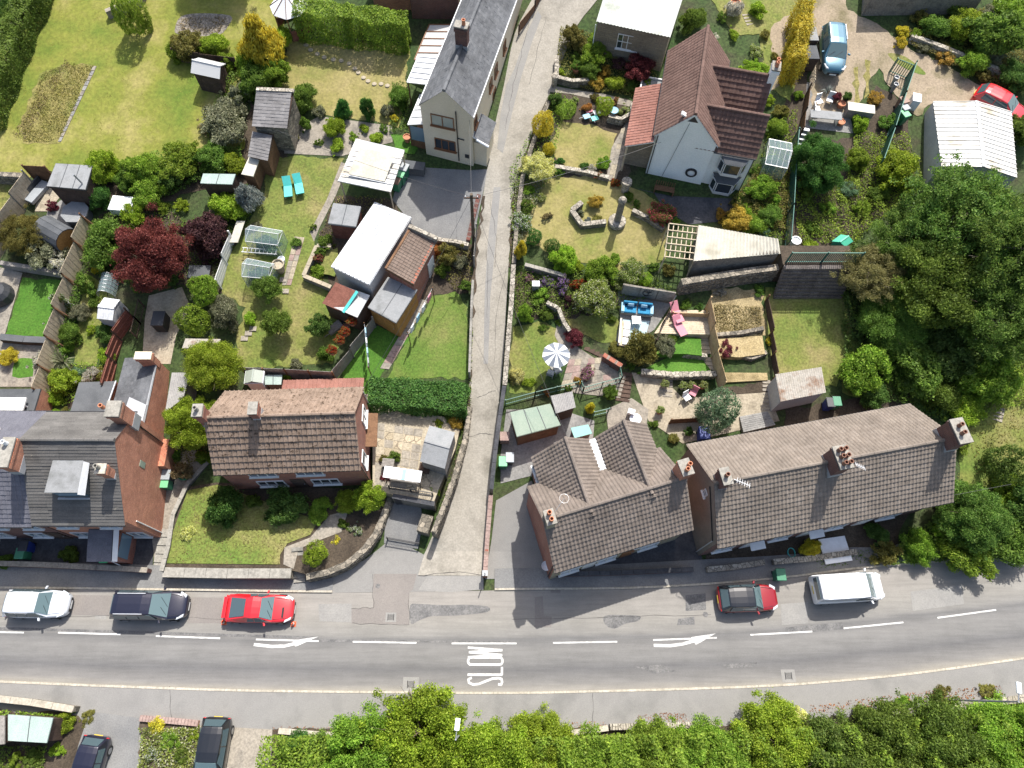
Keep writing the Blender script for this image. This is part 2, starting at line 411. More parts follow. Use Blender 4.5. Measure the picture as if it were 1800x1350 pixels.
surf('felt_grey',(.2,.21,.21),(.26,.265,.265),(.17,.175,.17),s=.8,fine=22,fa=.2,bmp=.15)
surf('felt_dark',(.075,.08,.085),(.11,.115,.12),s=.8,fine=22,fa=.25,bmp=.15)
surf('felt_green',(.23,.29,.23),(.28,.33,.26),s=.8,fine=22,fa=.2,bmp=.15)
surf('felt_mint',(.3,.38,.34),(.36,.43,.39),s=1.0,fine=16,fa=.2,bmp=.15)
surf('sheet_white',(0.423,0.432,0.432),(0.552,0.561,0.561),(0.589,0.598,0.598),s=.6,fine=5,fa=.14,rough=.5,bmp=.05)
surf('sheet_stained',(.5,.48,.43),(.6,.59,.55),(.36,.31,.22),s=.5,fine=5,fa=.15,rough=.6,bmp=.1)
surf('sheet_cream',(.46,.43,.34),(.54,.51,.42),(.34,.31,.23),s=.5,fine=8,fa=.15,rough=.7,bmp=.1)
surf('sheet_lichen',(.4,.42,.38),(.53,.54,.49),(.32,.34,.28),s=.4,fine=9,fa=.2,rough=.8,bmp=.1)
surf('sheet_rust',(.3,.27,.22),(.38,.35,.3),(.2,.12,.075),s=1.1,fine=9,fa=.25,rough=.8,bmp=.15)
surf('sheet_grey',(.24,.23,.22),(.32,.31,.29),s=.8,fine=9,fa=.2,rough=.7,bmp=.1)
surf('metal_wall',(.4,.4,.39),(.48,.47,.45),s=.5,fine=8,fa=.15,rough=.6,bmp=.1)
surf('blockwork',(.16,.145,.125),(.23,.205,.17),(.12,.11,.095),s=1.5,fine=9,fa=.35,bmp=.4)
surf('sleeper',(.11,.092,.08),(.19,.165,.145),s=1.2,fine=10,fa=.5,bmp=.5)
brick('brick_red',(.36,.12,.07),(.25,.075,.05),(.27,.2,.16))
brick('brick_orange',(.58,.23,.13),(.43,.15,.085),(.3,.22,.17))
brick('brick_dark',(.17,.06,.045),(.1,.042,.035),(.17,.13,.11))
brick('brick_buff',(.36,.31,.2),(.28,.24,.16),(.33,.3,.24))
brick('stone_coursed',(.27,.22,.15),(.2,.165,.115),(.2,.17,.13),scale=.45)
stone('stone_rubble',(.13,.115,.09),(.3,.26,.2),3.2,flatz=1.6)
stone('stone_pale',(.27,.24,.19),(.42,.38,.31),3.0,flatz=1.6)
stone('paving_crazy',(.3,.25,.17),(.46,.39,.28),1.7,joint=(.16,.13,.09))
tilemat('tile_brown',(.13,.094,.074),(.168,.126,.1),(.215,.163,.13),(.06,.042,.03),.68)
tilemat('tile_mossy',(.185,.132,.096),(.238,.174,.13),(.29,.218,.168),(.05,.032,.02),.575,moss_scale=3.4)
tilemat('tile_terrace',(.16,.132,.106),(.198,.166,.136),(.245,.208,.174),(.1,.075,.055),.7)
tilemat('tile_taupe',(.138,.114,.094),(.175,.145,.122),(.215,.18,.152),(.075,.055,.042),.71)
tilemat('tile_redbrown',(0.111,0.066,0.053),(0.14,0.085,0.068),(0.174,0.111,0.089),(0.255,0.187,0.145),.72)
tilemat('tile_red',(.22,.1,.075),(.265,.125,.095),(.3,.15,.12))
tilemat('tile_grey',(.09,.086,.08),(.12,.114,.106),(.16,.152,.14),(.27,.24,.19),.66)
tilemat('tile_blue',(.1,.1,.118),(.125,.125,.145),(.15,.15,.17),weather=.15)
tilemat('slate',(0.082,0.086,0.092),(0.123,0.127,0.133),(0.176,0.18,0.184),(0.246,0.238,0.221),.69,weather=.4)
tilemat('slate_old',(.14,.132,.128),(.19,.182,.178),(.25,.24,.232),(.3,.27,.2),.68,weather=.35)
glass('window_glass');glass('window_sky',(.16,.24,.3),.08);glass('window_curtain',(.3,.33,.28),.12)
clear('polycarbonate',(.6,.6,.58),.75,.35);clear('greenhouse_glass',(.4,.52,.55),.28,.05)
leafmat('leaf_mid',(.022,.052,.008),(.052,.105,.016),(.09,.16,.028))
leafmat('leaf_fresh',(.035,.078,.009),(.078,.15,.016),(.135,.215,.03))
leafmat('leaf_lime',(.05,.1,.008),(.1,.18,.015),(.17,.255,.03))
leafmat('leaf_gold',(.15,.135,.012),(.3,.25,.02),(.42,.34,.045))
leafmat('leaf_palegold',(.2,.17,.05),(.36,.31,.1),(.5,.44,.19))
leafmat('leaf_dark',(.018,.045,.009),(.038,.085,.017),(.066,.12,.027))
leafmat('leaf_deep',(.012,.045,.01),(.03,.09,.018),(.06,.14,.03))
leafmat('leaf_olive',(.042,.05,.012),(.085,.095,.022),(.14,.14,.04))
leafmat('leaf_willow',(.024,.052,.009),(.046,.094,.017),(.088,.145,.03));leafmat('leaf_willowpale',(.07,.08,.025),(.13,.13,.045),(.2,.19,.08))
leafmat('leaf_amber',(.1,.075,.014),(.2,.14,.024),(.3,.2,.045))
leafmat('leaf_rust',(.09,.035,.012),(.17,.07,.02),(.24,.11,.04))
leafmat('leaf_crimson',(.028,.007,.009),(.075,.018,.018),(.15,.042,.036))
leafmat('leaf_maroon',(.04,.01,.014),(.095,.022,.026),(.15,.045,.045))
leafmat('leaf_plum',(.018,.008,.01),(.04,.018,.02),(.08,.04,.038))
leafmat('leaf_grey',(.045,.062,.035),(.085,.11,.062),(.14,.17,.11))
leafmat('leaf_silver',(.1,.12,.09),(.18,.2,.15),(.3,.32,.26),(.5,.48,.46),.2)
leafmat('leaf_blue',(.03,.065,.038),(.06,.12,.065),(.11,.19,.105))
leafmat('leaf_bluegrey',(.05,.075,.07),(.09,.125,.115),(.15,.19,.17))
leafmat('leaf_whiteflower',(.03,.06,.012),(.06,.105,.022),(.1,.15,.04),(.72,.72,.66),.3)
leafmat('leaf_cream',(.045,.08,.014),(.09,.14,.028),(.14,.19,.05),(.55,.55,.36),.22)
leafmat('leaf_rose',(.03,.06,.012),(.06,.1,.022),(.1,.14,.04),(.55,.07,.13),.38)
leafmat('leaf_redflower',(.03,.06,.012),(.06,.1,.022),(.1,.14,.04),(.5,.02,.02),.5)
leafmat('leaf_violet',(.03,.06,.02),(.06,.1,.03),(.1,.14,.06),(.33,.18,.45),.5)
leafmat('leaf_pink',(.035,.06,.02),(.07,.1,.035),(.1,.14,.06),(.55,.22,.4),.4)
leafmat('leaf_yellowflower',(.05,.08,.01),(.1,.14,.02),(.15,.19,.03),(.7,.55,.03),.55)
leafmat('leaf_straw',(.16,.13,.05),(.27,.22,.1),(.38,.32,.17),k=1.1)
leafmat('leaf_meadow',(.13,.14,.025),(.19,.18,.04),(.27,.225,.08),k=1.2)
surf('bark',(.1,.075,.05),(.16,.125,.09),s=3,fine=14,fa=.5,bmp=.5)
surf('bark_pale',(.2,.17,.13),(.29,.25,.19),s=3,fine=14,fa=.4,bmp=.5)

# road surface: worn wheel tracks run along the lane (UV v = across the road)
def road_material():
    m,n,p=_new('asphalt_road')
    tc=n.nodes.new('ShaderNodeTexCoord');uv=n.nodes.new('ShaderNodeUVMap');sp=n.nodes.new('ShaderNodeSeparateXYZ');n.links.new(uv.outputs[0],sp.inputs[0])
    mp=n.nodes.new('ShaderNodeMapping');mp.inputs['Scale'].default_value=(.06,.8,1);n.links.new(tc.outputs['Object'],mp.inputs[0])
    wob=noise(n,mp.outputs[0],1.6,4,.6)
    ad=n.nodes.new('ShaderNodeMath');ad.operation='MULTIPLY_ADD';ad.inputs[1].default_value=.09;n.links.new(wob.outputs[0],ad.inputs[0]);n.links.new(sp.outputs[1],ad.inputs[2])
    r=ramp(n,[(.045,(.3,.28,.24)),(.11,(.23,.22,.205)),(.25,(.15,.147,.145)),(.34,(.2,.195,.185)),(.45,(.225,.218,.205)),(.55,(.175,.171,.165)),(.6,(.25,.24,.22)),(.72,(.285,.27,.24)),(.9,(.3,.28,.25))])
    n.links.new(ad.outputs[0],r.inputs[0])
    f=noise(n,tc.outputs['Object'],26,3,.75);g=ramp(n,[(.3,(.84,)*3),(.7,(1.12,)*3)]);n.links.new(f.outputs[0],g.inputs[0])
    st=noise(n,mp.outputs[0],5,5,.7);g2=ramp(n,[(.3,(.86,)*3),(.7,(1.1,)*3)]);n.links.new(st.outputs[0],g2.inputs[0])
    bl=noise(n,tc.outputs['Object'],.5,6,.7);g3=ramp(n,[(.3,(.75,)*3),(.7,(.9,)*3)]);n.links.new(bl.outputs[0],g3.inputs[0])
    x=mixc(n,1.0,r.outputs[0],g.outputs[0],'MULTIPLY');x=mixc(n,1.0,x,g2.outputs[0],'MULTIPLY');x=mixc(n,1.0,x,g3.outputs[0],'MULTIPLY')
    n.links.new(x,p.inputs['Base Color']);p.inputs['Roughness'].default_value=.88;p.inputs['Specular IOR Level'].default_value=.3
    bump(n,p,f.outputs[0],.15,.01)
road_material()

# ================================================================ the ground
mb=MB()
for i in range(len(TY)-1):
    for xa,xb in ((-400,-60),(-60,60),(60,400)):
        mb.add([(xa,TY[i],TZ[i]),(xb,TY[i],TZ[i]),(xb,TY[i+1],TZ[i+1]),(xa,TY[i+1],TZ[i+1])],[(0,1,2,3)])
struct(mb.build('ground','ground_soil'))

KERB_LO=[(-120,1192),(0,1196),(220,1205),(448,1212),(727,1215),(898,1216),(1051,1213),(1200,1209),(1348,1203.5),(1458,1196),(1602,1182),(1798,1155),(1920,1136)]
KERB_HI=[(-120,1034),(0,1035),(118,1036),(350,1039),(581,1042),(757,1040),(900,1037.5),(1086,1036),(1220,1030),(1348,1020),(1420,1012),(1514,1000),(1700,985),(1920,966)]
def resample(pts,xs):
    P=smooth(UU(pts,z=0),8,False);X=[p.x for p in P]
    return [Vector((x,float(np.interp(x,X,[p.y for p in P])),0))for x in xs]
XS=list(np.linspace(-37,39,100))
LO,HI=resample(KERB_LO,XS),resample(KERB_HI,XS)
mb=MB();NV=8;uvs=[]
for i,x in enumerate(XS):
    for k in range(NV+1):mb.v.append((x,LO[i].y+(HI[i].y-LO[i].y)*k/NV,.03))
for i in range(len(XS)-1):
    for k in range(NV):
        a=i*(NV+1)+k;mb.f.append((a,a+NV+1,a+NV+2,a+1))
        uvs+=[(i*.2,k/NV),(i*.2+.2,k/NV),(i*.2+.2,(k+1)/NV),(i*.2,(k+1)/NV)]
mb.uv=uvs
road=struct(mb.build('road','asphalt_road'))

# footways, one level up behind the kerbs
def strip(name,A,B,z0,z1,mat,kind='structure'):
    mb=MB();n=len(A)
    for a,b in zip(A,B):mb.v+=[(a.x,a.y,z0),(a.x,a.y,z1),(b.x,b.y,z1),(b.x,b.y,z0)]
    for i in range(n-1):
        k=4*i;mb.f+=[(k,k+4,k+5,k+1),(k+1,k+5,k+6,k+2),(k+2,k+6,k+7,k+3)]
    o=mb.build(name,mat)
    if kind:o['kind']=kind
    return o
below=[Vector((p.x,p.y-.14,0))for p in LO]
far=[Vector((p.x,min(p.y-2.3,-2.75+.0*p.x),0))for p in LO]
strip('footway',[Vector((p.x,p.y-4.3,0))for p in LO],below,-.3,.11,'asphalt_path')
UPFOOT=resample([(-120,1000),(0,1002),(270,1010),(560,1022),(860,1016),(1000,1012),(1230,1000),(1400,990),(1500,978),(1800,955),(1920,945)],XS)
above=[Vector((p.x,p.y+.14,0))for p in HI]
iL=max(i for i,x in enumerate(XS)if x<U(585,1040,z=0).x);iR=min(i for i,x in enumerate(XS)if x>U(852,1036,z=0).x)
strip('footway',above[:iL+1],[Vector((p.x,p.y+.6,0))for p in UPFOOT[:iL+1]],-.3,.11,'asphalt_drive')
strip('footway',above[iR:],[Vector((p.x,p.y+.6,0))for p in UPFOOT[iR:]],-.3,.11,'asphalt_drive')
def kerb(name,line,dirn,i0,i1,label):
    root=thing(name,label,'kerb',(line[i0].x,line[i0].y,0));b=root.location
    for i in range(i0,i1):
        a,c=line[i],line[i+1];d=(c-a).normalized();s=Vector((-d.y,d.x,0))*dirn
        MB().obox((a+c)/2-b+s*.068+Vector((0,0,.06)),(c-a)/2*.985,s*.066,(0,0,.075)).build('kerb_stone','kerb_stone',root)
kerb('kerb',LO,-1,0,len(XS)-1,'long pale kerb along the lower footway of the main road')
kerb('kerb',HI,1,0,iL,'kerb beside the white, black and red cars on the left')
kerb('kerb',HI,1,iR,len(XS)-1,'kerb beside the dark red car and white van on the right')
drape('junction_apron',[(581,1042),(560,1022),(640,985),(690,945),(745,975),(780,905),(850,990),(850,1037),(757,1040)],'asphalt_path',.022)
drape('junction_apron',[(735,1038),(752,1012),(800,1008),(848,1012),(850,1036),(790,1041)],'asphalt_patch_pale',.034)
drape('asphalt_patch',[(657,1009),(733,1009),(726,1036),(719,1042),(719,1098),(618,1096),(618,1070),(656,1068),(656,1042)],'asphalt_patch_pink',.036)
drape('asphalt_patch',smooth(UU([(721,1064),(740,1062),(780,1064),(815,1063),(856,1066),(856,1076),(800,1082),(760,1083),(738,1090),(722,1096)]),3),'asphalt_patch_dark',.036,world_pts=True)
drape('asphalt_patch',smooth(UU([(1062,1083),(1090,1081),(1125,1083),(1120,1092),(1100,1096),(1080,1105),(1064,1098)]),3),'asphalt_patch_dark',.036,world_pts=True)
drape('asphalt_patch',[(1192,1088),(1220,1084),(1221,1098),(1190,1099)],'asphalt_patch_dark',.036)
drape('asphalt_patch',[(940,1050),(954,1048),(956,1082),(970,1084),(969,1102),(940,1103)],'asphalt_patch_pink',.036)
drape('asphalt_patch',[(1205,1046),(1240,1043),(1241,1072),(1205,1074)],'asphalt_patch_dark',.036)
drape('asphalt_patch',[(168,1058),(188,1058),(188,1088),(168,1088)],'asphalt_patch_pale',.036)
drape('asphalt_patch',[(0,1102),(560,1119),(560,1123.5),(0,1107)],'asphalt_patch_dark',.035)
drape('asphalt_patch',[(562,1124),(900,1127),(900,1130.5),(562,1128)],'asphalt_patch_dark',.035)
drape('asphalt_patch',[(1380,1103),(1480,1094),(1482,1106),(1432,1111),(1380,1112)],'asphalt_patch_dark',.035)

# road markings
DASH=[((-60,1110),(42,1112)),((102,1112),(212,1115)),((274,1118),(387,1122)),((450,1124),(560,1127)),((620,1128),(732,1130)),((794,1131),(908,1131)),((972,1130),(1085,1128)),((1148,1125),(1260,1121)),((1319,1116),(1428,1110)),((1483,1104.5),(1588,1094)),((1648,1086),(1751,1072)),((1808,1064),(1900,1048))]
mk=[]
for a,b in DASH:
    a,b=U(*a,z=.04),U(*b,z=.04);d=(b-a).normalized();s=Vector((-d.y,d.x,0))*.05
    mk.append([a-s,b-s,b+s,a+s])
def stroke(pts,w):
    out=[]
    for a,b in zip(pts[:-1],pts[1:]):
        d=(b-a).normalized();s=Vector((-d.y,d.x,0))*w/2;e=d*w*.18
        out.append([a-s-e,b-s+e,b+s+e,a+s-e])
    return out
def marking(name,polys,label=None):
    mb=MB()
    for i,q in enumerate(polys):
        z=.041+.0004*i
        mb.add([(p.x,p.y,z)for p in q],[tuple(range(len(q)))])
    mb.f=[f if (Vector(mb.v[f[1]])-Vector(mb.v[f[0]])).cross(Vector(mb.v[f[2]])-Vector(mb.v[f[0]])).z>0 else tuple(reversed(f))for f in mb.f]
    return struct(mb.build(name,'paint_marking'),label)
for q in mk:marking('road_marking',[q],'white centre line dash')
for tail,head in (([(447,1133),(478,1136.5),(500,1135.5),(520,1131)],[(514,1126),(560,1119),(519,1137)]),([(1150,1134.5),(1178,1135),(1200,1132),(1222,1126)],[(1215,1120),(1258,1113.5),(1223,1134)])):
    marking('road_marking',stroke(UU(tail,z=.04),.19)+[UU(head,z=.04)],'white bent move-over arrow painted across the centre line')
# SLOW: letters stand towards the right-hand kerb, read along the road
def slow():
    x0,x1=822.5,883.5
    def pt(t,v):return U(x1+(x0-x1)*v,t,z=.04)
    S=[(1205,.06),(1203,.02),(1195,.02),(1192.5,.1),(1193,.24),(1197,.5),(1202,.7),(1203.5,.84),(1200,.96),(1194,.97),(1191.5,.9)]
    S=[(1203,.12),(1203.5,.04),(1199,.015),(1193.5,.03),(1192,.12),(1193,.3),(1202,.68),(1203.5,.85),(1200,.97),(1194,.985),(1191.5,.9)]
    Lp=[[(1186,1.0),(1186,.02),(1173,.02)]]
    O=[(1162+6.2*math.cos(a),.5+(.42 if math.sin(a)>0 else -.42)+.075*math.sin(a))for a in [math.pi*2*k/20 for k in range(21)]]
    Wp=[(1155.5,.99),(1151.5,.02),(1146.5,.96),(1143,.02),(1138.5,.99)]
    polys=[]
    for line in (S,Lp[0],O,Wp):polys+=stroke([pt(*q)for q in line],.145)
    marking('road_marking',polys,'SLOW painted in tall white letters on the road')
slow()

# lane and driveways
LANE_L=[(1000,-140),(960,-50),(935,0),(905,60),(886,150),(868,230),(858,290),(850,340),(842,400),(834,480),(829,560),(826,650),(822,720),(812,780),(795,840),(772,915),(748,970),(735,1012)]
LANE_R=[(850,1012),(855,940),(861,860),(866,800),(874,740),(880,680),(887,600),(891,520),(895,450),(902,380),(911,310),(927,260),(945,210),(968,160),(987,110),(1015,45),(1050,0),(1090,-60),(1130,-140)]
drape('lane',smooth(UU(LANE_L),3,False)+smooth(UU(LANE_R),3,False),'lane_concrete',.06,world_pts=True)
drape('lane_patch',[(890,150),(905,120),(925,60),(945,20),(952,30),(935,75),(915,140),(900,200),(884,270),(874,262),(880,200)],'asphalt_patch_pale',.07)
drape('lane_patch',[(868,330),(880,330),(872,420),(862,520),(858,640),(850,640),(852,520),(858,420)],'asphalt_patch_pale',.07)
drape('lane_patch',[(852,650),(866,650),(860,700),(850,750),(840,720)],'lane_concrete',.068)
drape('driveway',[(712,282),(745,295),(826,300),(858,298),(848,345),(836,400),(822,432),(765,425),(735,408),(690,352),(700,318)],'asphalt_drive',.045)
drape('driveway',[(872,880),(935,845),(948,900),(965,1015),(852,1018),(864,950)],'asphalt_path',.04)
drape('garage_ramp',[(680,872),(740,880),(742,925),(735,965),(675,955),(678,905)],'asphalt_drive',.04)
drape('track',[(1425,-60),(1480,-60),(1490,18),(1520,32),(1560,55),(1600,88),(1660,112),(1725,152),(1710,190),(1640,182),(1612,205),(1590,190),(1560,150),(1545,120),(1525,145),(1505,200),(1475,200),(1425,195),(1425,120),(1440,90),(1425,40)],'track_dirt',.04)
drape('track_grass',[(1500,120),(1508,118),(1512,180),(1500,185)],'lawn_straw',.05);drape('track_grass',[(1520,105),(1530,108),(1528,165),(1518,175)],'lawn_straw',.05)
drape('track_grass',smooth(UU([(1560,95),(1590,100),(1626,128),(1615,131),(1580,115)]),3),'lawn_mixed',.05,world_pts=True)

# lawns and beds
LAWNS=[]
for i,(m,off,pts)in enumerate([
    ('lawn_dry',.02,[(-80,-60),(500,-60),(500,40),(490,60),(440,160),(420,205),(430,262),(300,275),(210,292),(150,300),(60,303),(-80,306)]),
    ('lawn_straw',.03,[(118,112),(168,116),(105,252),(40,252),(32,225),(70,130)]),
    ('lawn_tan',.02,[(505,70),(720,80),(712,160),(700,225),(640,212),(560,200),(495,155)]),
    ('lawn_mixed',.02,[(466,275),(605,278),(580,350),(548,412),(560,470),(590,540),(605,580),(585,640),(420,648),(415,600),(432,540),(392,520),(392,470),(430,400),(465,340)]),
    ('lawn_lush',.025,[(600,640),(655,573),(722,592),(672,655),(655,700),(600,690)]),
    ('lawn_green',.02,[(690,650),(760,520),(800,512),(822,540),(824,665),(680,668)]),
    ('lawn_lush',.02,[(40,488),(114,495),(92,592),(8,592)]),
    ('lawn_mixed',.02,[(150,480),(186,500),(182,560),(180,610),(170,642),(130,640),(135,590),(142,530)]),
    ('lawn_tan',.02,[(985,212),(1050,222),(1085,235),(1075,285),(1040,302),(985,295),(968,250)]),
    ('lawn_tan',.02,[(905,318),(1040,308),(1110,330),(1170,360),(1170,455),(1110,478),(1000,455),(905,420)]),
    ('lawn_mixed',.02,[(902,575),(945,565),(985,580),(975,640),(940,690),(895,690)]),
    ('lawn_mixed',.02,[(985,545),(1060,540),(1090,565),(1084,605),(1050,600),(1010,585)]),
    ('lawn_mixed',.02,[(1345,505),(1480,512),(1500,600),(1470,680),(1370,660),(1345,590)]),
    ('lawn_mixed',.02,[(1690,760),(1720,640),(1810,600),(1900,700),(1860,880),(1680,880)]),
    ('lawn_mixed',.018,[(1475,600),(1900,560),(1900,720),(1700,700),(1600,720),(1480,690)]),
    ('lawn_mixed',.03,[(1250,0),(1370,-60),(1420,-60),(1390,180),(1345,150),(1335,60),(1290,60)]),
    ('track_dirt',.035,[(1355,50),(1395,20),(1385,140),(1355,160)]),
    ('lawn_straw',.015,[(-80,306),(60,303),(30,360),(0,420),(-80,430)]),
]):
    drape('lawn',pts,m,off+.0004*i);LAWNS.append((m,pts))
drape('ash_patch',smooth(UU([(308,50),(318,30),(350,24),(405,28),(402,45),(385,62),(345,64),(312,60)]),3),'ash_heap',.035,world_pts=True)
for i,(m,off,pts)in enumerate([
    ('paving',.03,[(545,408),(575,350),(600,285),(612,290),(590,345),(562,400),(552,425)]),
    ('paving',.03,[(500,240),(560,205),(640,215),(690,222),(690,250),(600,275),(500,270)]),
    ('paving',.03,[(1100,215),(1140,190),(1150,200),(1125,240),(1090,300),(1065,320),(1075,260)]),
    ('paving',.03,[(965,150),(1020,160),(1060,165),(1110,178),(1118,190),(1060,178),(1000,165),(962,162)]),
    ('paving_dark',.03,[(1110,330),(1180,345),(1300,350),(1290,370),(1262,390),(1210,395),(1165,365),(1150,340)]),
    ('paving_grey',.03,[(1418,145),(1490,145),(1492,190),(1500,235),(1415,225)]),
    ('soil_dark',.03,[(1350,330),(1480,380),(1500,430),(1380,430)]),
    ('straw_bed',.03,[(1250,505),(1340,510),(1345,590),(1250,590)]),
    ('soil_dark',.028,[(905,480),(1000,490),(1100,500),(1160,505),(1100,540),(1000,560),(905,560)]),
    ('paving_grey',.035,[(1085,510),(1160,505),(1190,520),(1150,580),(1110,605),(1082,600),(1090,560)]),
    ('paving',.03,[(0,680),(75,680),(100,600),(92,592),(0,592)]),
    ('paving',.03,[(0,470),(40,480),(8,592),(-30,600)]),
    ('paving_buff',.03,[(255,560),(262,520),(320,505),(335,540),(310,590),(300,640),(250,640)]),
    ('soil_dark',.015,[(120,640),(200,650),(200,690),(120,720)]),
    ('paving_grey',.03,[(880,800),(890,720),(985,720),(1045,740),(1040,800),(960,830),(880,850)]),
    ('paving',.034,[(1065,720),(1110,700),(1140,720),(1135,760),(1070,765)]),
    ('paving_buff',.03,[(1110,655),(1160,660),(1200,700),(1350,690),(1370,740),(1200,780),(1140,740)]),
    ('soil_dark',.03,[(1380,720),(1600,690),(1600,720),(1380,790)]),
    ('asphalt_drive',.03,[(160,1250),(250,1262),(245,1300),(248,1400),(120,1400),(140,1310)]),
    ('paving',.03,[(350,1275),(480,1282),(475,1400),(345,1400)]),
    ('soil_dark',.03,[(250,1262),(352,1270),(345,1400),(245,1400)]),
    ('soil_dark',.02,[(-60,1240),(140,1258),(160,1275),(120,1400),(-60,1400)]),
    ('soil_dark',.02,[(480,1282),(1000,1280),(1300,1272),(1900,1230),(1900,1420),(470,1420)]),
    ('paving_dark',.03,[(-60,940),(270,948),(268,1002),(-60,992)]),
    ('paving',.034,[(272,1004),(268,950),(290,870),(300,830),(345,810),(362,822),(330,850),(304,905),(296,960),(286,1004)]),
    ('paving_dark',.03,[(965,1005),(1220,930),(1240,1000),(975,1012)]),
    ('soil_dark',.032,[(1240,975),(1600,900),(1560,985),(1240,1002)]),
    ('paving_buff',.03,[(298,830),(300,800),(340,790),(365,805),(345,812),(318,828)]),
    ('paving',.03,[(985,540),(1000,600),(1060,640),(1100,660),(1090,700),(1000,690),(1000,640),(975,590)]),
    ('soil_dark',.003,[(1240,690),(1380,665),(1380,720),(1250,760)]),
    ('soil_dark',.003,[(440,180),(520,225),(500,300),(440,320),(400,330),(330,340),(280,360),(340,400),(440,400),(440,480),(380,520),(320,500),(150,480),(160,400),(200,350),(160,300),(220,290),(420,262)]),
    ('soil_dark',.003,[(590,345),(640,345),(690,352),(740,410),(830,430),(828,510),(760,520),(690,575),(600,560),(560,420)]),
    ('soil_dark',.003,[(1380,60),(1420,60),(1420,200),(1400,260),(1500,240),(1540,150),(1590,180),(1610,330),(1480,440),(1380,440)]),
    ('soil_dark',.003,[(895,230),(975,160),(1130,180),(1100,330),(900,330)]),
]):drape('paved_ground' if 'pav' in m else 'garden_bed',pts,m,off+.115*(pts[0][1]>1230)+.0004*i)

# ================================================================ vegetation kit
def leaf_mesh(name,C,N,S,seed=0,aspect=.55,fold=.25):
    rs=np.random.RandomState(seed);n=len(C)
    N=N/np.linalg.norm(N,axis=1,keepdims=True)
    A=rs.normal(size=(n,3));A-=N*(A*N).sum(1,keepdims=True);A /= np.linalg.norm(A,axis=1,keepdims=True)+1e-9
    B=np.cross(N,A);S=S[:,None]
    V=np.empty((n,4,3),dtype=np.float32)
    V[:,0]=C-A*S;V[:,1]=C+B*S*aspect-N*S*fold;V[:,2]=C+A*S;V[:,3]=C-B*S*aspect-N*S*fold
    me=bpy.data.meshes.new(name)
    me.vertices.add(n*4);me.vertices.foreach_set('co',V.ravel())
    me.loops.add(n*4);me.loops.foreach_set('vertex_index',np.arange(n*4,dtype=np.int32))
    me.polygons.add(n);me.polygons.foreach_set('loop_start',np.arange(0,n*4,4,dtype=np.int32))
    me.polygons.foreach_set('loop_total',np.full(n,4,dtype=np.int32))
    me.update(calc_edges=True);me.materials.append(MATS['leaf_mid'])
    return me
def crown_points(n,lumps,seed,lr=(.3,.48),spread=.62,zs=1.0,shell=.3,wild=.55,cone=0.0,jit=.04):
    """leaf positions on the outer shells of many overlapping clumps, unit radius, centre at the origin"""
    rs=np.random.RandomState(seed)
    d=rs.normal(size=(lumps,3));d /= np.linalg.norm(d,axis=1,keepdims=True)
    c=d*(spread*rs.uniform(.55,1.08,(lumps,1)));c[:,2]*=zs
    if cone:c[:,:2]*=(1-cone*(c[:,2:3]/zs+.3)).clip(.12,2)
    r=rs.uniform(lr[0],lr[1],lumps)
    if jit>.02:k=rs.uniform(size=lumps)<.16;c[k]*=rs.uniform(1.15,1.5,(k.sum(),1));r[k]*=.55;c*=rs.uniform(.82,1.15,(1,3))
    if cone:r*=(1-.5*cone*(c[:,2]/zs+.2)).clip(.3,1.3)
    k=rs.choice(lumps,size=int(n*1.7),p=r**2/(r**2).sum())
    e=rs.normal(size=(len(k),3));e /= np.linalg.norm(e,axis=1,keepdims=True)
    keep=e[:,2]>-.75;k,e=k[keep],e[keep]
    q=r[k,None]*(1-shell*rs.uniform(0,1,(len(k),1))**1.6)
    P=c[k]+e*q
    ins=np.zeros(len(P),bool)
    for j in range(lumps):
        dist=np.linalg.norm(P-c[j],axis=1);ins|=(dist<r[j]*.68)&(k != j)
    P,e=P[~ins][:n],e[~ins][:n];P=P+rs.normal(size=P.shape)*jit
    N=e+rs.normal(size=e.shape)*wild+np.array([0,0,.25])
    return P,N,rs
PROTO={}
def proto(key,n,lumps,seed,s,**kw):
    P,N,rs=crown_points(n,lumps,seed,**kw)
    zs=kw.get('zs',1.0)
    P[:,2]=P[:,2]-P[:,2].min()
    P[:,:2]/= np.percentile(np.linalg.norm(P[:,:2],axis=1),98);P[:,2]/= P[:,2].max()
    PROTO.setdefault(key,[]).append(leaf_mesh('foliage_'+key,P,N,rs.uniform(.6,1.3,len(P))*s,seed))
for i in range(4):proto('bush',11000,44,10+i,.046,lr=(.14,.34),spread=.76,shell=.5,wild=.8)
for i in range(3):proto('small',3000,18,20+i,.08,lr=(.18,.42),spread=.75,shell=.6,wild=.9)
for i in range(2):proto('ball',9000,60,30+i,.042,lr=(.28,.36),spread=.62,shell=.14,wild=.6,jit=.015)
for i in range(3):proto('loose',5000,34,40+i,.058,lr=(.1,.28),spread=.85,shell=.9,wild=1.0)
for i in range(3):proto('tree',55000,170,50+i,.023,lr=(.08,.23),spread=.85,shell=.55,wild=.9)
for i in range(2):proto('canopy',50000,150,80+i,.024,lr=(.08,.22),spread=.85,shell=.6,wild=.9)
for i in range(2):proto('cone',8000,34,60+i,.052,lr=(.16,.34),zs=1.6,cone=.62,wild=.7)
for i in range(2):proto('airy',42000,260,70+i,.021,lr=(.04,.13),spread=.95,shell=.9,wild=1.2,jit=.045)
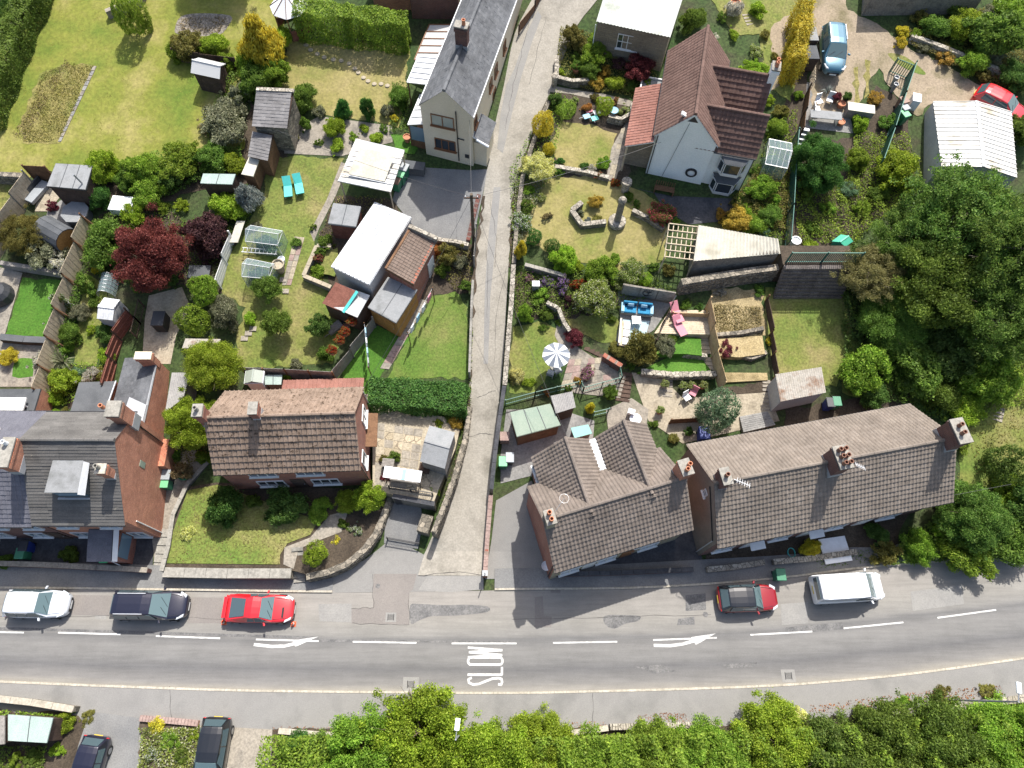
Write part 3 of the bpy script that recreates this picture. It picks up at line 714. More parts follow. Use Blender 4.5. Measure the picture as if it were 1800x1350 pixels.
def spiky():
    rs=np.random.RandomState(5);V=[];Fc=[]
    for i in range(70):
        a=rs.uniform(0,6.28);el=rs.uniform(.1,1.4);L=rs.uniform(.7,1.0);w=.035
        d=np.array([math.cos(a)*math.cos(el),math.sin(a)*math.cos(el),math.sin(el)]);s=np.array([-math.sin(a),math.cos(a),0])*w
        b=np.array([0,0,.3]);m=b+d*L*.55;t=b+d*L+np.array([0,0,-.25*math.cos(el)]);k=len(V)
        V+=[b-s*.6,b+s*.6,m+s,m-s,t];Fc+=[(k,k+1,k+2,k+3),(k+3,k+2,k+4)]
    mb=MB();mb.v=[tuple(v)for v in V];mb.f=Fc;me=mb.mesh('foliage_spiky',MATS['leaf_grey']);PROTO['spiky']=[me]
spiky()
_pc=[0]
def foliage(name,me,mat,parent=None):
    o=bpy.data.objects.new(name,me);COL.objects.link(o)
    o.material_slots[0].link='OBJECT';o.material_slots[0].material=MATS[mat]
    if parent:o.parent=parent
    return o
def shrub(px,py,r,kind,leaf,label,hh=1.5,name='shrub',cat='shrub',group=None,base=0.0,ry=1.0,rz=None):
    """r in picture pixels of the crown, hh = height / radius"""
    _pc[0]+=1;k=_pc[0];rnd=random.Random(k)
    p=U(px,py,1.0);d=(Vector((0,0,CAM_H))-p).length
    rm=r*d/1340.0;H=rm*hh
    p=U(px,py,H*.5+base)
    ms=PROTO[kind]
    o=foliage(name,ms[k%len(ms)],leaf)
    o.location=(p.x,p.y,T(p.y)-.08+base);o.rotation_euler=(0,0,rnd.uniform(0,6.28)if rz is None else rz);k1=rnd.uniform(.84,1.16)if kind not in ('ball',)else 1.0
    o.scale=(rm*k1,rm*ry*(2-k1),(H+.1)*rnd.uniform(.9,1.12))
    tag(o,label,cat,group);return o
def limbs(mb,H,r,n,seed,top=.8,base=(0,0,0)):
    rnd=random.Random(seed);b=Vector(base);pts=[b+Vector((rnd.uniform(-.05,.05)*r,rnd.uniform(-.05,.05)*r,H*t))for t in (0,.18,.38,.6)]
    w=[.055*H*.7,.042*H*.7,.032*H*.7,.02*H*.7]
    for i in range(3):mb.tube(pts[i],pts[i+1],w[i],w[i+1],7)
    for i in range(n):
        t=rnd.uniform(.25,.6);a=rnd.uniform(0,6.28);s=b+Vector((0,0,H*t))
        e=b+Vector((math.cos(a)*r*rnd.uniform(.5,.85),math.sin(a)*r*rnd.uniform(.5,.85),H*rnd.uniform(.55,top)))
        m=(s+e)/2+Vector((0,0,-.05*H));q=.016*H*.7
        mb.tube(s,m,q,q*.7,5);mb.tube(m,e,q*.7,q*.25,5)
        for k in range(2):
            f=e+Vector((rnd.uniform(-.3,.3)*r,rnd.uniform(-.3,.3)*r,rnd.uniform(0,.15)*H));mb.tube(m,f,q*.45,q*.12,4)
def tree(px,py,r,kind,leaf,label,hh=2.0,trunk=.3,name='tree',group=None,ry=1.0,bark='bark',cz=None):
    """r pixels; crown from trunk*H up to H"""
    _pc[0]+=1;k=_pc[0];rnd=random.Random(k)
    p=U(px,py,2.0);d=(Vector((0,0,CAM_H))-p).length
    rm=r*d/1340.0;H=rm*hh
    p=U(px,py,H*(1+trunk)/2)
    root=thing(name,label,'tree',(p.x,p.y,T(p.y)-.05),rnd.uniform(0,6.28),group)
    mb=MB();limbs(mb,H,rm,9,k);mb.build('trunk',bark,root)
    ms=PROTO[kind];o=foliage('crown',ms[k%len(ms)],leaf,root)
    o.location=(0,0,H*trunk);o.scale=(rm,rm*ry,H*(1-trunk))
    return root
def bed(name,pts,leaf,dens,s,hmin,hmax,label,seed=1,z=None,tilt=.7):
    """uncountable ground cover: leaf clusters over a plan polygon"""
    P=[Vector((p.x,p.y,0))for p in UU(pts,z=z)]
    s*=.72;dens*=1.8;tri=tessellate_polygon([P]);rs=np.random.RandomState(seed);C=[]
    for t in tri:
        a,b,c=[np.array(P[i][:2])for i in t];ar=abs((b[0]-a[0])*(c[1]-a[1])-(b[1]-a[1])*(c[0]-a[0]))/2
        n=int(ar*dens)+1;q=rs.uniform(0,1,(n,2));f=q.sum(1)>1;q[f]=1-q[f]
        C.append(a+(b-a)*q[:,:1]+(c-a)*q[:,1:])
    C=np.concatenate(C)
    k1,k2=rs.uniform(0,6,2)
    hmap=(np.sin(C[:,0]*2.1+k1)*np.sin(C[:,1]*2.3+k2)+.6*np.sin(C[:,0]*4.7+1.3*C[:,1])+1.6)/3.2
    h=(hmin+(hmax-hmin)*hmap.clip(0,1))*(1-.55*rs.uniform(0,1,len(C))**2)
    Z=(np.interp(C[:,1],TY,TZ)if z is None else z)+h
    N=rs.normal(size=(len(C),3))*tilt+np.array([0,0,.9])
    o=foliage(name,leaf_mesh(name,np.column_stack([C,Z]),N,rs.uniform(.6,1.3,len(C))*s,seed),leaf)
    o['kind']='stuff';o['label']=label;return o
def hedge(name,pts,w,h,leaf,label,dens=150,s=.11,seed=3,wob=.12,z0=None):
    """clipped hedge along a surveyed line: leaves over its top and sides"""
    s*=.72;dens*=1.7;P=[Vector((p.x,p.y,0))for p in UU(pts)];rs=np.random.RandomState(seed);C=[];N=[]
    for a,b in zip(P[:-1],P[1:]):
        L=(b-a).length;d=(b-a)/L;sd=Vector((-d.y,d.x,0))
        for area,fn in ((L*w,'top'),(L*h,'l'),(L*h,'r'),(w*h,'e0'),(w*h,'e1')):
            n=int(area*dens);u=rs.uniform(-.03,1.03,n);v=rs.uniform(0,1,n)
            for i in range(n):
                wv=wob*math.sin(u[i]*L*2.2+v[i]*3)+rs.normal()*wob*.5
                if fn=='top':p=a+d*(u[i]*L)+sd*((v[i]-.5)*w);z=h+wv;nn=(0,0,1)
                elif fn in 'lr':
                    k=1 if fn=='l' else -1;p=a+d*(u[i]*L)+sd*(k*(w/2+wv));z=v[i]*h;nn=(sd.x*k,sd.y*k,.3)
                else:
                    k=0 if fn=='e0' else 1;p=a+d*(k*L+(wv if k else -wv))+sd*((u[i]-.5)*w);z=v[i]*h;nn=(d.x*(2*k-1),d.y*(2*k-1),.3)
                C.append((p.x,p.y,T(p.y)+z));N.append(nn)
    C=np.array(C);N=np.array(N)+rs.normal(size=C.shape)*.55
    root=thing(name,label,'hedge',P[0]+Vector((0,0,T(P[0].y))))
    C-=np.array(root.location)
    foliage('foliage',leaf_mesh(name,C,N,rs.uniform(.6,1.3,len(C))*s,seed),leaf,root)
    mb=MB()
    for a,b in zip(P[:-1],P[1:]):
        L=(b-a).length;d=(b-a)/L;sd=Vector((-d.y,d.x,0));n=max(2,int(L/.5))
        for i in range(n):
            q=a+d*(L*(i+.5)/n);q=Vector((q.x,q.y,T(q.y)-.1))-root.location
            mb.tube(q,q+Vector((rs.uniform(-.1,.1),rs.uniform(-.1,.1),h*.8)),.05,.02,5)
            for k in range(3):
                e=q+Vector((rs.uniform(-.5,.5)*w,rs.uniform(-.5,.5)*w,h*rs.uniform(.5,.9)));mb.tube(q+Vector((0,0,h*.3)),e,.02,.008,4)
    mb.build('stems','bark',root)
    return root

# ================================================================ plants of the place, left to right and top to bottom
hedge('hedge',[(98,-40),(70,20),(42,85),(18,150),(-10,225)],1.5,2.0,'leaf_mid','tall dark green hedge running down the far left lawn edge',170,.1,3)
hedge('hedge',[(533,62),(620,72),(718,84)],1.3,2.7,'leaf_fresh','tall clipped bright green hedge behind the lawn with stepping stones',190,.1,4)
hedge('hedge',[(656,700),(735,706),(820,712)],1.9,1.5,'leaf_deep','thick green hedge between the lawn and the brown-roofed house patio',230,.1,5)
hedge('hedge',[(1398,45),(1392,95),(1380,150)],1.0,2.6,'leaf_gold','golden yellow conifer hedge beside the blue van',210,.1,6,.2)
S=shrub
S(20,12,24,'bush','leaf_dark','dark bush in the top left corner above the hedge')
S(232,30,26,'ball','leaf_fresh','rounded bright bush by the planter on the big lawn',2.2)
S(326,76,27,'bush','leaf_olive','olive brown bush behind the dark fence on the lawn',1.3)
S(373,78,24,'bush','leaf_lime','lime green bush behind the dark fence on the lawn',1.3)
S(310,92,15,'small','leaf_fresh','small bush at the left end of the dark lawn fence',1.6)
S(398,108,16,'small','leaf_fresh','small bush above the playhouse with plastic roof')
S(462,75,33,'cone','leaf_gold','golden conifer left of the white gazebo',3.0)
S(488,70,24,'bush','leaf_lime','ivy green bush touching the white gazebo',2.0)
S(436,110,22,'cone','leaf_lime','yellow green conifer below the golden conifer',2.4)
S(480,130,26,'bush','leaf_fresh','bright bush at the corner of the stepping-stone lawn',1.8)
S(445,145,28,'bush','leaf_mid','green bush above the grey slate outhouse',1.6)
S(420,170,22,'loose','leaf_grey','grey green bush left of the slate outhouse')
S(395,215,42,'bush','leaf_grey','large sage green bush at the bottom right of the big lawn',1.0)
S(362,228,18,'loose','leaf_straw','dry pale bush at the lawn edge',.8)
S(182,294,25,'bush','leaf_lime','lime bush right of the black cabin roof',2.0)
S(173,346,21,'bush','leaf_deep','dark green bush below the lime one by the black cabin',1.8)
S(250,300,30,'bush','leaf_fresh','bright bush left of the long shrub row')
S(318,282,36,'bush','leaf_fresh','widest bright bush in the row under the big lawn',1.3)
S(372,280,30,'bush','leaf_mid','green bush at the right of the row under the big lawn',1.3)
S(410,285,22,'bush','leaf_lime','yellowish bush just left of the cream lean-to roof',1.2)
S(262,338,27,'bush','leaf_fresh','rounded bush above the crimson tree')
S(300,310,26,'bush','leaf_dark','shaded dark bush in the middle of the shrub row')
S(224,322,18,'bush','leaf_mid','small green bush above the white table top',1.6)
S(190,422,40,'bush','leaf_mid','large light green bush left of the crimson tree',1.6)
S(232,380,24,'loose','leaf_lime','pale yellow green bush below the white table top')
tree(264,446,62,'tree','leaf_crimson','large crimson leaved tree in the left gardens',2.0,.15)
S(362,418,38,'bush','leaf_plum','dark plum coloured shrub beside the crimson tree',1.5)
S(396,362,33,'bush','leaf_lime','yellow green shrub above the plum coloured one',1.3)
S(436,345,24,'cone','leaf_bluegrey','blue grey conifer beside the green loungers lawn',2.4)
S(40,412,34,'airy','leaf_olive','feathery olive bamboo beside the far left fence',1.8)
S(78,440,34,'loose','leaf_grey','grey green shrub behind the left sleeper planter',1.2)
S(104,455,28,'loose','leaf_silver','silver shrub with pale flowers below the barrel sauna',1.1)
S(174,470,12,'small','leaf_yellowflower','small yellow shrub beside the pale timber fence')
S(358,510,28,'ball','leaf_fresh','upper of two round bright bushes by the trellis',1.8)
S(338,566,30,'ball','leaf_fresh','lower of two round bright bushes by the trellis',1.8)
S(396,552,30,'bush','leaf_grey','grey green bush right of the two round bushes',1.7)
tree(372,640,48,'tree','leaf_lime','bright lime tree behind the chimney of the brown-roofed house',2.0,.3)
S(108,634,24,'spiky','leaf_grey','spiky palm-like plant by the pale timber fence',1.5,'cordyline','plant')
S(110,664,25,'bush','leaf_lime','yellow green bush below the spiky palm-like plant',1.3)
S(106,528,18,'loose','leaf_whiteflower','white flowering climber on the pale timber fence',2.4,ry=.5)
S(96,560,12,'loose','leaf_whiteflower','lower white flowering climber on the pale timber fence',1.8)
S(152,500,20,'loose','leaf_mid','upper bush along the right side of the pale timber fence',1.4)
S(142,548,17,'bush','leaf_grey','middle bush along the right side of the pale timber fence',1.4)
S(124,588,20,'bush','leaf_mid','lower bush along the right side of the pale timber fence',1.4)
S(186,584,18,'bush','leaf_dark','dark bush beside the red-brown fence',1.6)
S(189,626,16,'bush','leaf_lime','lime bush at the lower end of the narrow lawn',1.3)
S(160,660,18,'loose','leaf_silver','pale flowering shrub between the rear extensions',1.2)
S(74,640,18,'loose','leaf_silver','pale dry shrub by the artificial turf square',1.4)
S(14,626,15,'bush','leaf_gold','golden bush at the left picture edge',1.2)
S(98,700,12,'small','leaf_lime','small lime bush beside the dark flat roof',1.4)
S(96,727,9,'small','leaf_lime','left of two tiny bushes by the slate rear roof',1.2)
S(114,724,8,'small','leaf_olive','right of two tiny bushes by the slate rear roof',1.2)
S(530,172,25,'bush','leaf_mid','green bush right of the slate outhouse',1.6)
S(560,196,12,'small','leaf_grey','grey green bush by the stone edging of the dry lawn',1.2)
S(601,190,14,'cone','leaf_deep','left of two small dark conifers on the dry lawn',3.2)
S(645,188,13,'cone','leaf_deep','right of two small dark conifers on the dry lawn',3.2)
S(588,222,19,'bush','leaf_lime','bright small acer in the slate courtyard',1.6)
S(535,218,12,'small','leaf_mid','small tree in a planter left of the courtyard',2.0)
S(592,255,14,'small','leaf_lime','low bush behind the white pergola roof',1.0)
S(702,170,22,'bush','leaf_mid','green bush beside the cream house conservatory',1.5)
S(693,208,9,'small','leaf_gold','small golden bush by the green mat',1.2)
S(662,242,13,'small','leaf_lime','lime bush in the courtyard near the green mat',1.0)
S(680,195,12,'small','leaf_grey','grey bush at the lower right corner of the dry lawn')
tree(470,504,28,'bush','leaf_mid','round fruit tree below the lower greenhouse',1.9,.3)
tree(484,566,27,'bush','leaf_mid','fruit tree on the lawn between two fruit trees',2.2,.3)
tree(562,572,24,'bush','leaf_dark','dark small tree beside the bamboo-roofed lean-to',2.0,.25)
S(573,622,16,'small','leaf_mid','bush in front of the flowerpot fence',1.4)
S(440,560,12,'small','leaf_lime','small bush on the lawn beside the stepping slabs',1.2)
S(520,640,12,'small','leaf_grey','grey bush against the grey garden fence',1.0)
S(571,428,18,'small','leaf_mid','green plant in the raised planter by the white workshop',1.2)
S(557,476,14,'small','leaf_fresh','herb bush in the lower corner of the raised planter',1.2)
S(785,448,25,'loose','leaf_olive','olive shrub right of the small brick outhouse',1.4)
S(777,474,15,'small','leaf_mid','round green bush beside the brick outhouse door',1.4)
S(770,437,13,'small','leaf_rust','rusty orange shrub by the small brick outhouse',1.4)
S(808,460,16,'small','leaf_grey','grey shrub next to the lane wall',1.2)
S(504,658,11,'small','leaf_lime','lime bush over the fence behind the brown-roofed house',1.8)
tree(335,742,46,'tree','leaf_lime','tall lime green tree left of the brown-roofed house',2.4,.25)
S(305,802,13,'small','leaf_mid','small bush in the bed left of the brown-roofed house',1.2)
S(357,803,14,'small','leaf_fresh','bush against the left gable of the brown-roofed house',1.6)
# house 2 front garden
S(393,893,35,'bush','leaf_deep','round dark green bush on the front lawn',1.7,base=.45)
S(330,938,14,'small','leaf_palegold','pale pampas tuft on the front lawn',1.4,base=.45)
S(445,880,14,'small','leaf_mid','small bush between two front garden bushes',1.2,base=.45)
S(496,890,38,'bush','leaf_dark','shaded bush under the brown-roofed house windows',1.2,base=.45)
S(562,893,24,'bush','leaf_fresh','bright leafy bush beside the front path',1.2,base=.45)
S(608,880,22,'bush','leaf_lime','left lime bush at the corner of the brown-roofed house',1.2,base=.45)
S(650,877,32,'bush','leaf_lime','large lime bush above the stone retaining wall',1.4,base=.45)
S(686,855,14,'small','leaf_lime','lime plant beside the hanging bench',1.2,base=.45)
S(554,972,23,'ball','leaf_lime','clipped lime ball bush beside the front steps',1.9,base=.9)
S(590,948,11,'small','leaf_gold','golden tuft on the retaining wall bank',1.0,base=.45)
S(624,932,14,'loose','leaf_whiteflower','white flowering plant on the retaining wall bank',1.0,base=.45)
S(604,922,12,'small','leaf_mid','small green plant beside the front path',1.0,base=.45)
S(678,840,11,'small','leaf_maroon','small maroon acer beside the slatted table',1.4,base=.9)
S(734,815,9,'small','leaf_fresh','small bush beside the grey apex shed',1.4,base=.2)
S(770,744,13,'small','leaf_lime','lime bush behind the grey apex shed',1.2)
S(803,743,15,'small','leaf_amber','amber bush in the corner by the lane',1.3)
S(762,862,12,'small','leaf_lime','lime bush at the end of the hanging bench',1.0,base=.9)
S(792,735,12,'small','leaf_mid','green bush under the end of the thick hedge',1.0)
# garden of the white house
S(1008,66,21,'bush','leaf_olive','olive bush beside the lane by the stone garage',1.9)
S(1046,75,24,'bush','leaf_fresh','bright bush in front of the stone garage window',1.3)
S(1040,100,26,'loose','leaf_fresh','loose green bush in the bed left of the acer',1.2)
S(1036,124,20,'bush','leaf_mid','green bush near the terracotta pot',1.2)
S(1124,118,28,'bush','leaf_crimson','red acer dome in front of the stone garage',1.3)
S(1090,112,16,'loose','leaf_plum','dark purple shrub left of the red acer',1.0)
S(1081,144,17,'small','leaf_lime','lime plant below the red acer',1.0)
S(1048,146,15,'small','leaf_amber','amber heather by the gravel path',.9)
S(1110,152,14,'small','leaf_mid','green plant right of the lime one below the acer',.9)
S(1180,100,12,'small','leaf_fresh','small bush beside the stone garage corner',1.4)
S(1217,35,23,'bush','leaf_mid','round bush right of the stone garage roof',1.6)
S(1248,68,14,'loose','leaf_silver','pale grassy bush behind the white house ridge',1.0)
S(996,192,21,'ball','leaf_fresh','low spreading bright mound beside the round lawn',.9)
S(976,177,13,'small','leaf_dark','small dark bush above the spreading mound',1.6)
S(1062,186,19,'ball','leaf_lime','clipped lime dome above the round lawn',1.3)
S(1032,188,9,'small','leaf_rust','rust coloured small dome above the round lawn',1.3)
S(1098,196,15,'loose','leaf_cream','cream flowered plants in the curved rockery',.8)
S(957,215,23,'ball','leaf_gold','tall rounded golden conifer beside the lane',2.3)
S(964,262,12,'ball','leaf_gold','small golden ball below the tall golden conifer',1.8)
S(945,294,30,'bush','leaf_palegold','pale gold bush beside the lane',1.4)
S(984,283,9,'small','leaf_deep','tiny dark bush at the lower left of the round lawn',1.4)
S(1027,292,9,'small','leaf_deep','tiny bright bush at the bottom of the round lawn',1.5)
S(1061,287,14,'small','leaf_fresh','leafy plant at the lower right of the round lawn',1.0)
S(1082,320,9,'small','leaf_redflower','small red flowering plant beside the stone column pot',1.4)
S(1323,124,22,'bush','leaf_lime','lime bush behind the white house wings',1.4)
S(1328,90,15,'loose','leaf_cream','cream flowering plant uphill of the lime bush',1.0)
S(1334,16,15,'small','leaf_lime','lime bush at the top by the garden steps',1.3)
S(1292,14,15,'small','leaf_silver','bush in a barrel at the top picture edge',1.5)
S(1046,355,15,'bush','leaf_amber','orange amber shrub in the angular stone bed',1.2)
S(1021,373,7,'small','leaf_grey','tiny grey bush in the angular stone bed',1.3)
S(1050,384,10,'small','leaf_olive','olive heather in the angular stone bed',.8)
S(1033,388,7,'small','leaf_bluegrey','tiny blue conifer at the bed corner',1.8)
S(1161,377,26,'bush','leaf_rose','pink rose bush beside the dark patio',1.4)
S(1105,345,10,'small','leaf_mid','small plant beside the bench',1.2)
S(939,416,16,'ball','leaf_deep','left of two dark clipped balls by the lane',1.9)
S(971,435,17,'ball','leaf_deep','right of two dark clipped balls by the lane',1.9)
S(915,440,13,'cone','leaf_gold','narrow golden conifer against the lane wall',3.4)
S(992,458,28,'bush','leaf_lime','lime bush below the two dark balls',1.4)
S(1060,474,31,'bush','leaf_fresh','green bush in the middle of the lower lawn edge',1.5)
S(1110,478,26,'bush','leaf_cream','cream flowered bush at the lower lawn edge',1.3)
S(1133,490,15,'ball','leaf_lime','round lime bush at the right of the lower lawn edge',1.5)
S(1051,522,41,'bush','leaf_cream','big cream flowered bush above the shaded lawn',1.4)
S(1018,500,16,'loose','leaf_redflower','bright red flowering bush on the bank',1.4)
S(990,500,19,'loose','leaf_violet','violet flowering bush on the bank',1.1)
S(962,496,14,'loose','leaf_violet','smaller lilac bush left of the violet one',1.1)
S(930,489,12,'loose','leaf_pink','pink flowering plant by the lane wall',1.1)
S(950,522,20,'loose','leaf_fresh','loose green plants on the bank by the lane',.8)
S(1000,528,13,'small','leaf_plum','dark purple plant below the violet bush',1.2)
S(923,550,17,'cone','leaf_fresh','bright cone conifer beside the lane wall',2.4)
S(960,552,15,'small','leaf_mid','green bush right of the bright cone conifer',1.0)
S(1011,594,20,'bush','leaf_maroon','maroon acer above the parasol',1.2)
S(1129,610,33,'cone','leaf_olive','feathery olive conifer below the pale sofa',2.2)
S(1168,606,24,'bush','leaf_grey','grey green mound beside the artificial grass terrace',1.2)
S(1180,598,14,'ball','leaf_mid','small green ball at the top of the grass terrace',1.4)
S(1084,612,18,'bush','leaf_olive','low olive bush left of the feathery conifer',1.0)
S(1276,613,18,'loose','leaf_maroon','maroon acer right of the tall timber fence',1.2)
S(1031,655,17,'loose','leaf_pink','pinkish shrub on the parasol patio',1.0)
S(908,662,16,'bush','leaf_palegold','pale yellow bush in the corner by the railing',1.2)
S(930,672,12,'small','leaf_lime','lime bush beside the railing corner',1.0)
S(918,390,22,'loose','leaf_whiteflower','white flowering shrub by the lane wall',1.2)
S(925,362,16,'loose','leaf_mid','green shrub above the white flowering one by the lane',1.0)
S(1293,384,26,'bush','leaf_amber','amber bush above the cream corrugated roof',1.2)
S(1325,392,24,'bush','leaf_fresh','green bush at the end of the cream corrugated roof',1.2)
S(1352,378,22,'bush','leaf_mid','green bush against the green steel fence',1.2)
S(1340,330,26,'bush','leaf_fresh','leafy bush beside the white house right wall',1.4)
S(1300,352,14,'loose','leaf_mid','green plant at the right foot of the white house',1.0)
S(1364,224,20,'bush','leaf_fresh','bush below the golden hedge',1.2)
S(1372,196,14,'small','leaf_olive','olive bush just under the golden hedge',1.1)
S(1404,166,9,'small','leaf_fresh','small bush by the wooden lattice',1.4)
S(1456,157,13,'spiky','leaf_bluegrey','blue grey spiky plant on the upper patio',1.2,'yucca','plant')
S(1512,216,15,'small','leaf_lime','lime plant on the raised planter beside the steel fence',1.3)
S(1538,172,14,'loose','leaf_amber','dry amber grass by the steel fence',1.0)
S(1440,286,46,'tree','leaf_deep','large dark green bush below the upper patio',1.7)
S(1508,282,20,'bush','leaf_fresh','bright bush between the dark bush and the steel fence',1.4)
S(1578,298,36,'bush','leaf_lime','yellow green bush left of the white steel garage',1.3)
S(1562,215,18,'loose','leaf_mid','green weeds beside the steel fence hinge post',1.0)
S(1587,54,11,'small','leaf_gold','upper golden bush by the dirt track',1.3)
S(1584,74,12,'small','leaf_gold','lower golden bush by the dirt track',1.1)
S(1645,44,25,'bush','leaf_mid','green bush behind the track wall',1.2)
S(1702,46,27,'bush','leaf_lime','lime bush in the middle of the top right bank',1.3)
S(1752,66,40,'bush','leaf_mid','large green bush on the top right bank',1.3)
S(1780,20,30,'bush','leaf_fresh','bush in the top right picture corner',1.2)
S(1712,108,25,'bush','leaf_fresh','bright bush on the track side of the wall',1.2)
S(1745,96,18,'bush','leaf_grey','grey bush on the track side of the wall',1.1)
S(1784,136,27,'bush','leaf_dark','dark bush above the red hatchback by the garage',1.2)
S(1660,100,18,'loose','leaf_amber','dry grassy weeds along the track wall',.8)
S(1623,82,13,'loose','leaf_grey','grey plants on top of the track wall',.8)
S(1740,30,25,'loose','leaf_grey','grey loose bush near the top right corner',1.0)
S(1795,230,25,'bush','leaf_mid','green bush right of the steel garage',1.6)
# tall trees on the right
tree(1695,378,88,'airy','leaf_willow','tall airy olive tree in front of the white steel garage',1.6,.25,bark='bark_pale')
tree(1600,425,62,'airy','leaf_willow','airy green tree left in the tall right-hand wood',1.6,.2,bark='bark_pale')
tree(1760,430,88,'airy','leaf_willow','broad airy tree at the right picture edge',1.8,.2,bark='bark_pale')
tree(1530,480,52,'airy','leaf_willowpale','sparse yellowing tree with bare twigs by the sleeper wall',1.8,.2,bark='bark_pale')
tree(1650,490,80,'tree','leaf_mid','dark tree in the middle of the right-hand wood',1.6,.2)
tree(1760,560,70,'airy','leaf_willow','leaning sparse tree with bare branches at right',1.8,.25,bark='bark_pale')
tree(1570,560,55,'tree','leaf_mid','dark low tree below the yellowing tree',1.3,.15)
S(1660,580,50,'bush','leaf_dark','dark shaded bush under the right-hand wood',1.0)
S(1600,640,55,'bush','leaf_mid','green bush above the long terrace roof',1.1)
S(1525,645,46,'bush','leaf_fresh','bright bush right of the rusty corrugated shed',1.3)
S(1535,690,28,'bush','leaf_dark','dark bush just behind the long terrace',1.2)
S(1690,620,55,'bush','leaf_dark','dark bush mass below the leaning tree',1.0)
S(1735,660,48,'bush','leaf_fresh','bright bush at right above the dry slope',1.3)
S(1650,690,34,'bush','leaf_mid','bush beside the far terrace chimney',1.2)
S(1700,715,30,'bush','leaf_lime','yellow green bush beside the dry slope path',1.1)
S(1690,775,20,'loose','leaf_fresh','ferny plants beside the far terrace gable',.8)
S(1774,815,38,'ball','leaf_dark','large dark dome bush at the right edge',1.5)
tree(1706,905,54,'tree','leaf_willow','yellow green conifer at the right end of the terrace',1.7,.1)
S(1735,930,30,'cone','leaf_lime','upright lime conifer beside the yellow green one',2.0)
S(1668,935,26,'bush','leaf_lime','lime bush at the foot of the yellow green conifer',1.2)
S(1674,868,26,'bush','leaf_fresh','bush against the right gable of the terrace',1.4)
S(1780,866,32,'bush','leaf_fresh','bright bush above the road at the right edge',1.4)
S(1614,962,28,'bush','leaf_fresh','bright bush by the terrace front steps',1.3)
S(1690,972,42,'bush','leaf_fresh','bush overhanging the footway below the yellow green conifer',1.2)
S(1560,974,26,'loose','leaf_olive','olive shrub in the shaded terrace front garden',1.2)
S(1545,940,20,'bush','leaf_dark','dark shrub against the terrace front wall',1.2)
S(1770,940,45,'bush','leaf_mid','shaded green bush beside the road at right',1.3)
S(1820,900,45,'bush','leaf_dark','dark bush cut by the right picture edge',1.6)
S(1428,962,17,'cone','leaf_gold','golden column shrub in the terrace front garden',2.4)
S(1261,724,42,'ball','leaf_blue','round blue green tree behind the terrace',2.0)
S(1038,716,10,'cone','leaf_gold','narrow golden climber on the shed yard fence',3.4)
S(1072,690,16,'bush','leaf_mid','green bush beside the dark garden steps',1.4)
S(121,976,15,'bush','leaf_mid','bush beside the grey front porch',1.3)
S(10,985,13,'bush','leaf_mid','bush at the left edge of the left front yards',1.2)
# below the road
big=[(738,1285,74,'leaf_lime','tallest lime green tree leaning over the lower footway'),(640,1330,68,'leaf_fresh','green tree left of the tallest one below the road'),
    (555,1345,48,'leaf_mid','dark green bushy tree at the left end of the lower wood'),(850,1345,70,'leaf_lime','lime tree right under the tallest one at the bottom'),
    (950,1310,55,'leaf_lime','broad tree beside the low brick-edged wall'),(1050,1345,60,'leaf_fresh','bright tree below the stone wall in the lower wood'),
    (1150,1330,55,'leaf_fresh','mid green tree under the cock-and-hen stone coping'),(1250,1335,58,'leaf_fresh','green tree right of the stone coping'),
    (1360,1305,62,'leaf_lime','lime bush next to the pale yellow shrub below the road'),(1460,1335,60,'leaf_willow','leafy green tree in the lower right wood'),
    (1560,1315,62,'leaf_mid','olive tree in the lower right wood'),(1670,1320,64,'leaf_mid','green tree below the fallen-looking lamp post'),(1780,1310,60,'leaf_fresh','bright tree in the bottom right corner')]
for px,py,r,leaf,lab in big:tree(px,py,r*1.1,'canopy',leaf,lab,1.35 if 'tallest' not in lab else 1.8,.1,group='trees below the road')
S(1400,1262,22,'loose','leaf_palegold','pale yellow shrub at the lower footway edge',1.0)
S(515,1310,26,'bush','leaf_deep','dark shrub beside the pink drive',1.4)
S(1530,1262,26,'loose','leaf_olive','dry weeds at the footway edge left of the lamp post',.9)
S(1660,1228,22,'loose','leaf_olive','dry grass tuft at the foot of the lamp post',.8)
S(1590,1240,18,'loose','leaf_fresh','green weeds just left of the lamp post foot',.9)
S(1740,1222,18,'loose','leaf_meadow','dry weeds along the footway right of the lamp post',.8)
S(112,1268,18,'bush','leaf_lime','lime bush at the end of the mint green shed',1.2)
S(156,1262,13,'loose','leaf_olive','weeds beside the lower left drive',.7)
S(275,1275,14,'small','leaf_gold','golden tuft in the bed between the two lower drives',.8)
tree(372,-125,55,'tree','leaf_mid','tree just beyond the top edge shading the big lawn',1.8,.25)
bed('ground_cover',[(480,1290),(1000,1290),(1300,1280),(1500,1268),(1850,1235),(1850,1420),(470,1420)],'leaf_fresh',190,.12,1.6,3.6,'green undergrowth of the wood below the road',11)
bed('ground_cover',[(252,1278),(352,1278),(345,1400),(246,1400)],'leaf_cream',160,.1,.1,.7,'flowery mixed planting between the two lower drives',12)
bed('ground_cover',[(-40,1243),(135,1258),(100,1275),(-40,1258)],'leaf_fresh',150,.1,.2,.8,'green planting behind the lower left wall',13)
bed('ground_cover',[(-40,1310),(90,1310),(70,1400),(-40,1400)],'leaf_mid',110,.1,.1,.6,'weedy planting below the mint shed',14)
bed('ground_cover',[(1470,440),(1600,400),(1850,330),(1850,640),(1700,640),(1480,610)],'leaf_dark',75,.15,.1,1.2,'dark undergrowth of the right-hand wood',15)
bed('ground_cover',[(1480,610),(1700,640),(1760,640),(1690,760),(1600,720),(1480,690)],'leaf_dark',75,.13,.1,.8,'green undergrowth behind the terrace',16)
